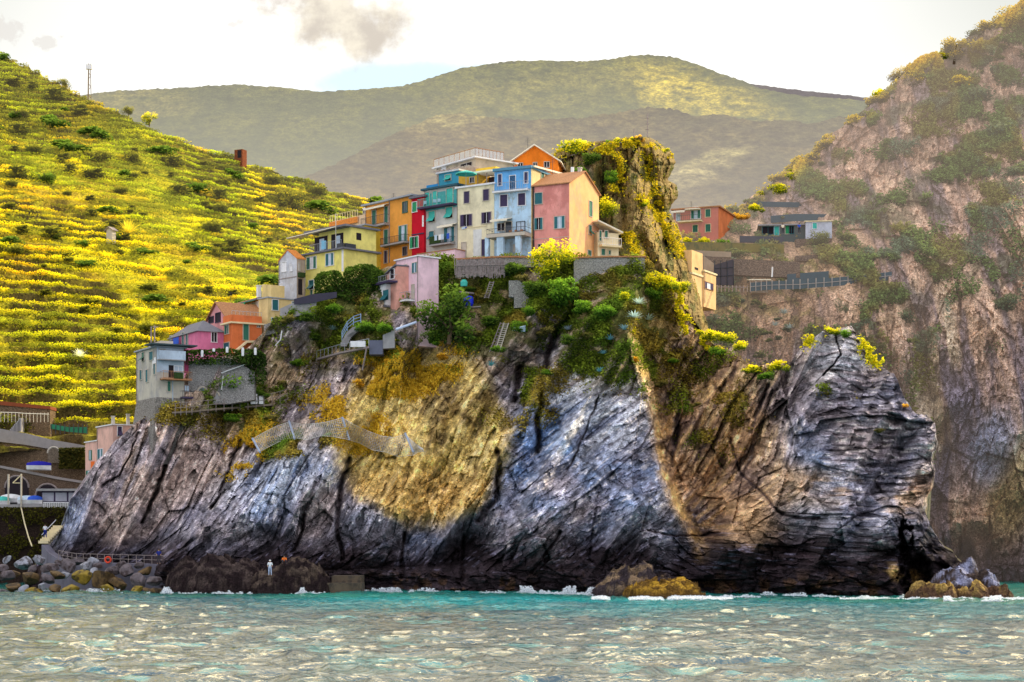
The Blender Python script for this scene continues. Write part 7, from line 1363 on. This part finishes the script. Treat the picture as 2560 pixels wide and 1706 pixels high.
def seastack(name, blobs, label, base, top, s=5, cut=None):
    """wave-washed rock: an uneven mound from overlapping lumps in the water"""
    V = []; Q = []; C = []
    x0 = min(b[0]-b[2] for b in blobs); x1 = max(b[0]+b[2] for b in blobs); nx, ny = 150, 60; Yc = blobs[0][3]; gx = np.linspace(x0-8, x1+8, nx); U = np.linspace(-1.2, 1.2, ny)
    GX = np.repeat(gx[None], ny, 0); GU = np.repeat(U[:, None], nx, 1); D = 4.5; Yg = Yc+GU*D; X = (GX-CX)/F*Yc; Z = np.full(GX.shape, -1.2)
    for (px, py, rx, Yb) in blobs:
        h = H0+(HZ-py)/F*Yb; d2 = ((GX-px)/rx)**2+((Yg-Yb)/(rx/F*Yb*1.1+.6))**2; Z = np.maximum(Z, -1.2+(h+1.2)*np.clip(1-d2, 0, 1)**.45)
    fa, _ = facet(X/1.5, (Yg+Z)/1.0, s+2); Z = Z+np.where(Z > -1.1, .55*fbm(X/1.2, Yg/1.2+Z*.6, 4, s)+.2*ridge(X/.8, (Yg+Z)/.5, s+3)+.6*fa, 0)
    n1 = fbm(X/.9, (Yg+Z)/.9, 3, s+5); c = np.broadcast_to(A_(base), Z.shape+(3,)).copy(); c = mix(c, A_(top), sst(-.1, .3, n1)*sst(.2, 1.4, Z)); c = mix(c, A_([.03, .02, .02]), sst(.5, -.1, Z)*.8)
    o = np_mesh(name, np.stack([X, Yg, Z], -1), grid_faces(ny, nx), c, rockm); tag(o, label, 'rock'); return o
seastack('sea_rock', [(1600, 1412, 60, 190.0), (1545, 1436, 62, 190.5), (1650, 1442, 50, 190), (1515, 1455, 40, 190)], 'tall dark rock in the surf in front of the headland', (.04, .03, .035), (.22, .15, .09), 500)
seastack('sea_rock', [(1640, 1452, 85, 185.0), (1700, 1458, 65, 185.0), (1625, 1475, 35, 183.5), (1745, 1476, 26, 185)], 'low ochre weed-covered rock awash in the surf below the tall dark rock', (.13, .07, .015), (.45, .26, .03), 510)
seastack('sea_rock', [(2415, 1405, 45, 184.0), (2380, 1425, 70, 183.0), (2460, 1428, 40, 183)], 'blue grey topped dark rock off the right end of the headland', (.05, .035, .03), (.25, .26, .38), 520)
seastack('sea_rock', [(2330, 1462, 70, 180.0), (2430, 1462, 50, 180.), (2500, 1472, 45, 181)], 'low wet brown rock shelf at the far right in the foam', (.09, .05, .03), (.36, .24, .07), 530)
seastack('sea_rock', [(540, 1392, 90, 200.5), (470, 1405, 60, 201), (610, 1405, 70, 200)], 'black wave-washed rock knob left of the fisherman', (.018, .011, .012), (.07, .05, .045), 540)
seastack('sea_rock', [(745, 1402, 75, 199.5), (690, 1425, 80, 199), (800, 1432, 40, 199)], 'black humped rock right of the fisherman', (.018, .011, .012), (.09, .065, .05), 550)
mb = MB(); a = W(812, 1458, 197.5); b = W(905, 1482, 197.5); mb.box(a[0], b[0], 197.5, 201, -1.5, a[2]); mb.box(a[0]+.6, b[0]-.2, 199, 203, -1., a[2]+.75); tag(mb.build('jetty', mat('old_jetty', (.12, .09, .06), c2=(.06, .05, .04), stain=.6)), 'low stepped concrete jetty at the waterline', 'jetty')
# ---- surf ----------------------------------------------------------------------
fm, t, out = nt('foam'); df = node(t, 'ShaderNodeBsdfDiffuse'); df.inputs[0].default_value = (.86, .9, .95, 1); tr = node(t, 'ShaderNodeBsdfTranslucent'); tr.inputs[0].default_value = (.8, .87, .95, 1); ms = node(t, 'ShaderNodeMixShader', i_Fac=.35); t.links.new(df.outputs[0], ms.inputs[1]); t.links.new(tr.outputs[0], ms.inputs[2]); t.links.new(ms.outputs[0], out.inputs[0])
FP = []; FS = []
def surf(px0, px1, Y, dens, h, dY=1.6, sd=0):
    n = int((px1-px0)*dens); px = rng.uniform(px0, px1, n); k = np.clip(.5+1.5*fbm(px/26, px*0+sd, 4, 480+sd), 0, 1); keep = rng.uniform(size=n) < k; px = px[keep]; k = k[keep]; YY = Y(px)-rng.uniform(0, dY, len(px)); z = rng.uniform(0, 1, len(px))**3.0*h*.62*k**1.5
    P = wp(px, HZ+0*px, YY); P[:, 2] = z+.12; FP.append(P); FS.append(rng.uniform(.06, .24, len(px)))
base_ = lambda p: hY(p, np.full(np.shape(p), 1480.))-2.3
surf(300, 440, lambda p: np.full(p.shape, 199.8), 30, 1.0, 5, 1); surf(210, 300, lambda p: np.full(p.shape, 203.), 8, .6, 3, 2); surf(-40, 210, lambda p: np.full(p.shape, 203.5), 3, .4, 2, 3)
surf(560, 640, lambda p: np.full(p.shape, 195.5), 16, 1.3, 1.5, 4); surf(700, 812, lambda p: np.full(p.shape, 195.), 18, 1.0, 1.5, 5); surf(910, 1100, lambda p: base_(p)-1.5, 12, .8, 2, 6); surf(1300, 1440, lambda p: base_(p)-2, 34, 1.3, 4, 7); surf(1440, 1540, lambda p: base_(p)-3, 40, 1.2, 5, 8)
surf(1480, 1830, lambda p: np.full(p.shape, 181.5), 60, .3, 7, 9); surf(1760, 1900, lambda p: np.full(p.shape, 184.), 8, .3, 2, 10); surf(1900, 2260, lambda p: base_(p)-2, 6, .5, 2, 11); surf(2360, 2560, lambda p: np.full(p.shape, 178.5), 90, .45, 9, 12); surf(2100, 2360, lambda p: np.full(p.shape, 178.), 8, .25, 2, 13); surf(440, 560, lambda p: np.full(p.shape, 196.), 4, .4, 2, 14); surf(1100, 1330, lambda p: base_(p)-2, 4, .35, 2, 15)
P = np.concatenate(FP); S_ = np.concatenate(FS); V, Q, C = leaves(P, S_*1.5, np.ones((len(P), 3)), .3); tag(np_mesh('surf_foam', V, Q, None, fm), kind='stuff')
# ================================================================== PEOPLE
def person(pt, h, shirt, trousers, label, pose='stand', skin=(.45, .26, .18), face=1, hat=None):
    x, y, z = pt; root = empty('person', pt); tag(root, label, 'person')
    s = h/1.75; f = -face
    if pose == 'stand': J = dict(pel=(0, 0, .95), chest=(0, .02, 1.30), neck=(0, 0, 1.48), head=(0, -.01, 1.62), top=(0, 0, 1.72), shl=(-.19, 0, 1.42), shr=(.19, 0, 1.42), ell=(-.27, .0, 1.15), elr=(.27, 0, 1.15), hal=(-.20, -.2*face, .98), har=(.20, -.2*face, .98), hil=(-.10, 0, .92), hir=(.10, 0, .92), knl=(-.12, -.03*face, .5), knr=(.13, -.02*face, .5), anl=(-.13, .02, .08), anr=(.15, .02, .08), tol=(-.15, -.15*face, .03), tor=(.17, -.15*face, .03))
    else: J = dict(pel=(0, 0, .10), chest=(0, -.03, .48), neck=(0, -.06, .66), head=(0, -.09, .80), top=(0, -.08, .90), shl=(-.19, -.05, .60), shr=(.19, -.05, .60), ell=(-.26, -.15, .36), elr=(.26, -.15, .36), hal=(-.12, -.36, .40), har=(.12, -.36, .40), hil=(-.10, -.02, .10), hir=(.10, -.02, .10), knl=(-.14, -.42, .42), knr=(.14, -.42, .42), anl=(-.14, -.55, .02), anr=(.14, -.55, .02), tol=(-.15, -.7, .0), tor=(.15, -.7, .0))
    def skin_obj(nm, names, edges, rad, m, sub=2):
        me = bpy.data.meshes.new(nm); me.from_pydata([tuple(c*s for c in J[k]) for k in names], [(names.index(a), names.index(b)) for a, b in edges], []); o = bpy.data.objects.new(nm, me); COL.objects.link(o); o.parent = root
        o.modifiers.new('skin', 'SKIN'); 
        for i, k in enumerate(names): r = rad[k]*s; me.skin_vertices[0].data[i].radius = (r, r)
        me.skin_vertices[0].data[0].use_root = True; sb = o.modifiers.new('sub', 'SUBSURF'); sb.levels = sub; sb.render_levels = sub; me.materials.append(m); return o
    sm = mat('skin_tone', skin, rough=.6, bump=0)
    skin_obj('body', ['pel', 'chest', 'neck', 'head', 'top', 'shl', 'ell', 'hal', 'shr', 'elr', 'har', 'hil', 'knl', 'anl', 'tol', 'hir', 'knr', 'anr', 'tor'], [('pel', 'chest'), ('chest', 'neck'), ('neck', 'head'), ('head', 'top'), ('chest', 'shl'), ('shl', 'ell'), ('ell', 'hal'), ('chest', 'shr'), ('shr', 'elr'), ('elr', 'har'), ('pel', 'hil'), ('hil', 'knl'), ('knl', 'anl'), ('anl', 'tol'), ('pel', 'hir'), ('hir', 'knr'), ('knr', 'anr'), ('anr', 'tor')], dict(pel=.13, chest=.14, neck=.055, head=.105, top=.06, shl=.06, ell=.042, hal=.035, shr=.06, elr=.042, har=.035, hil=.085, knl=.055, anl=.04, tol=.035, hir=.085, knr=.055, anr=.04, tor=.035), sm)
    skin_obj('shirt', ['pel', 'chest', 'neck', 'shl', 'ell', 'shr', 'elr'], [('pel', 'chest'), ('chest', 'neck'), ('chest', 'shl'), ('shl', 'ell'), ('chest', 'shr'), ('shr', 'elr')], dict(pel=.155, chest=.165, neck=.075, shl=.085, ell=.065, shr=.085, elr=.065), shirt)
    skin_obj('trousers', ['pel', 'hil', 'knl', 'anl', 'hir', 'knr', 'anr'], [('pel', 'hil'), ('hil', 'knl'), ('knl', 'anl'), ('pel', 'hir'), ('hir', 'knr'), ('knr', 'anr')], dict(pel=.145, hil=.11, knl=.08, anl=.06, hir=.11, knr=.08, anr=.06), trousers)
    hd = J['head']; mb = MB(); mb.lathe((x+hd[0]*s, y+(hd[1]+.015)*s, z+(hd[2]+.0)*s), [(.112*s, 0.02*s), (.118*s, .06*s), (.10*s, .12*s), (.04*s, .15*s)], 10); mb.build('hat' if hat else 'hair', hat or mat('dark_hair', (.03, .02, .015)), root)
wc = mat('white_shirt', (.82, .84, .9)); pb = mat('pale_blue_trousers', (.45, .52, .72)); nb = mat('navy_clothes', (.015, .03, .25)); oc2 = mat('orange_shirt', (.9, .2, .02)); dk_ = mat('dark_trousers', (.05, .045, .06))
person(W(675, 1440, 195.4), 1.72, wc, pb, 'person in white shirt and pale trousers standing on the black rocks', hat=M['white']); person(W(711, 1409, 198.6), 1.7, oc2, dk_, 'person in orange shirt sitting on the rocks right of the white clad person', 'sit'); person(W(397, 1410, 204.6), 1.7, nb, dk_, 'person in dark blue standing at the end of the seaside walkway'); person(W(113, 1345, 219.0), 1.65, wc, nb, 'person in white on the sunlit steps beside the slab')
for px, py, sh, lb in ((1957, 585, M['canvas'], 'person in a cream hat standing in front of the garden shack'), (1998, 584, M['bluecloth'], 'person in blue at the right end of the garden shack')): person(W(px, py, 280.2), 1.6, sh, dk_, lb)
# ================================================================== TERRACES ACROSS THE COVE
def cY0(px, py): return float(cYs(A_([px], float), A_([py], float))[0])
def cwall(name, pts, h, off, m, label, cat='wall', th=1.5):
    ys = [cY0(a, b)+off for a, b in pts]; return wall_strip(name, pts, [b+h for a, b in pts], ys, th, m, label, cat)
hst = mat_stone('cove_stone', (.30, .22, .17), (.16, .12, .10), 1.6, haze=(.05, .18, 250, 322, 'Y', HAZE_C)); net_ = mat('blue_green_net', (.045, .09, .12), haze=(.05, .18, 250, 322, 'Y', HAZE_C), rough=.9)
cwall('terrace_wall', [(1690, 605), (1790, 606), (1960, 612)], 22, -4.5, mat('mossy_bank', (.20, .17, .04), c2=(.10, .12, .03), haze=(.05, .18, 250, 322, 'Y', HAZE_C), bump=.5), 'mossy terrace bank below the red house and the shack')
cwall('terrace_wall', [(1730, 626), (1828, 630)], 14, -7.5, mat('tan_wall', (.42, .33, .24), haze=HZc), 'tan terrace wall right of the apricot house'); cwall('terrace_wall', [(1760, 640), (1845, 648), (2000, 655)], 40, -5.5, hst, 'stone terrace wall under the mossy bank'); cwall('terrace_wall', [(1990, 640), (2100, 634), (2200, 628)], 14, -2.5, hst, 'long low stone terrace below the white hut'); cwall('terrace_wall', [(2100, 660), (2220, 652)], 12, -3, hst, 'low stone terrace right of the cove fence'); cwall('terrace_wall', [(1990, 598), (2080, 596)], 30, -3.2, hst, 'stone footing of the white hut')
cwall('shade_net', [(1927, 540), (1990, 535), (2068, 536)], 18, -3., net_, 'dark blue-green shade net above the shack', 'net', .1); cwall('shade_net', [(1968, 686), (2072, 678)], 20, -3.5, net_, 'dark shade net behind the cove fence', 'net', .1); cwall('shade_net', [(1895, 504), (1990, 506), (2060, 502)], 13, -1.5, net_, 'pale green net along the top garden terrace', 'net', .1); cwall('dark_bank', [(1850, 590), (1960, 592)], 16, -4.8, mat('bank_dark', (.06, .07, .10), haze=HZc), 'dark netted bank under the shack', 'net', .5)
root = empty('scaffold_net', W(1800, 700, 262)); tag(root, 'dark netted frame building beside the apricot house', 'building')
wall_strip('net', [(1786, 663), (1834, 648)], [712, 714], 266.5, .1, mat('black_net', (.035, .035, .06), haze=HZc), None, root=root); wall_strip('tan_wall', [(1760, 640), (1786, 660)], [700, 706], 268, 2., mat('tan_wall', (.42, .33, .24), haze=HZc), None, root=root); mb = MB()
for a in (1786, 1802, 1818, 1834): mb.bar(W(a, 714, 266.4), W(a, 652, 266.4), .07)
for b in (672, 692): mb.bar(W(1786, b, 266.4), W(1834, b-3, 266.4), .05)
mb.build('frame', M['iron'], root)
root = empty('garden_fence', W(2000, 715, 262)); tag(root, 'long green wire fence with pale posts across the cove', 'fence'); pts = [(1876, 718), (1930, 714), (2000, 712), (2080, 706), (2160, 698), (2230, 690)]; Pf = [Vector(W(a, b+12, cY0(a, b)-4.2)) for a, b in pts]; mb = MB(); nb_ = MB()
for p, q in zip(Pf[:-1], Pf[1:]):
    for i in range(4): a = p+(q-p)*(i/4); k_ = MB(); k_.bar(a, a+Vector((0, 0, 1.5)), .06); k_.build('post', mat('grey_post', (.42, .38, .36), haze=HZc), root)
    nb_.hexa([tuple(p+Vector((0, .1, .1))), tuple(q+Vector((0, .1, .1))), tuple(q+Vector((0, .14, .1))), tuple(p+Vector((0, .14, .1))), tuple(p+Vector((0, .1, 1.35))), tuple(q+Vector((0, .1, 1.35))), tuple(q+Vector((0, .14, 1.35))), tuple(p+Vector((0, .14, 1.35)))])
    mb.bar(p+Vector((0, 0, .75)), q+Vector((0, 0, .75)), .04)
mb.build('rail', mat('grey_post', (.42, .38, .36), haze=HZc), root); nb_.build('mesh', net_, root)
root = empty('fence', W(1830, 718, 262)); tag(root, 'thin wooden fence left of the green wire fence', 'fence'); mb = MB()
for a in np.linspace(1794, 1868, 9): mb.bar(W(a, 730, 261.), W(a, 714, 261.), .07)
mb.bar(W(1794, 718, 261), W(1868, 719, 261), .05); mb.build('rails', M['wood'], root)
Yq = cY0(1900, 715)-3.5; root = empty('shed', W(1895, 715, Yq)); tag(root, 'tiny shed with pale sloping roof above the green fence', 'shed'); a = W(1880, 715, Yq); b = W(1920, 702, Yq); mb = MB(); mb.box(a[0], b[0], Yq, Yq+2.5, a[2]-1, b[2]); mb.build('wall', mat('shed_tan', (.45, .36, .3), haze=HZc), root); mb = MB(); mb.hexa([(a[0]-.5, Yq-.5, b[2]+.0), (b[0]+.4, Yq-.5, b[2]), (b[0]+.4, Yq+3, b[2]+.5), (a[0]-.5, Yq+3, b[2]+.5), (a[0]-.5, Yq-.5, b[2]+.15), (b[0]+.4, Yq-.5, b[2]+.15), (b[0]+.4, Yq+3, b[2]+.65), (a[0]-.5, Yq+3, b[2]+.65)]); mb.build('roof', M['canvas'], root)
mb = MB(); Yq = cY0(1931, 690)-4; mb.bar(W(1930, 693, Yq), W(1931, 668, Yq), .13, n=6); tag(mb.build('post', M['white']), 'bright white post above the tiny shed', 'post')
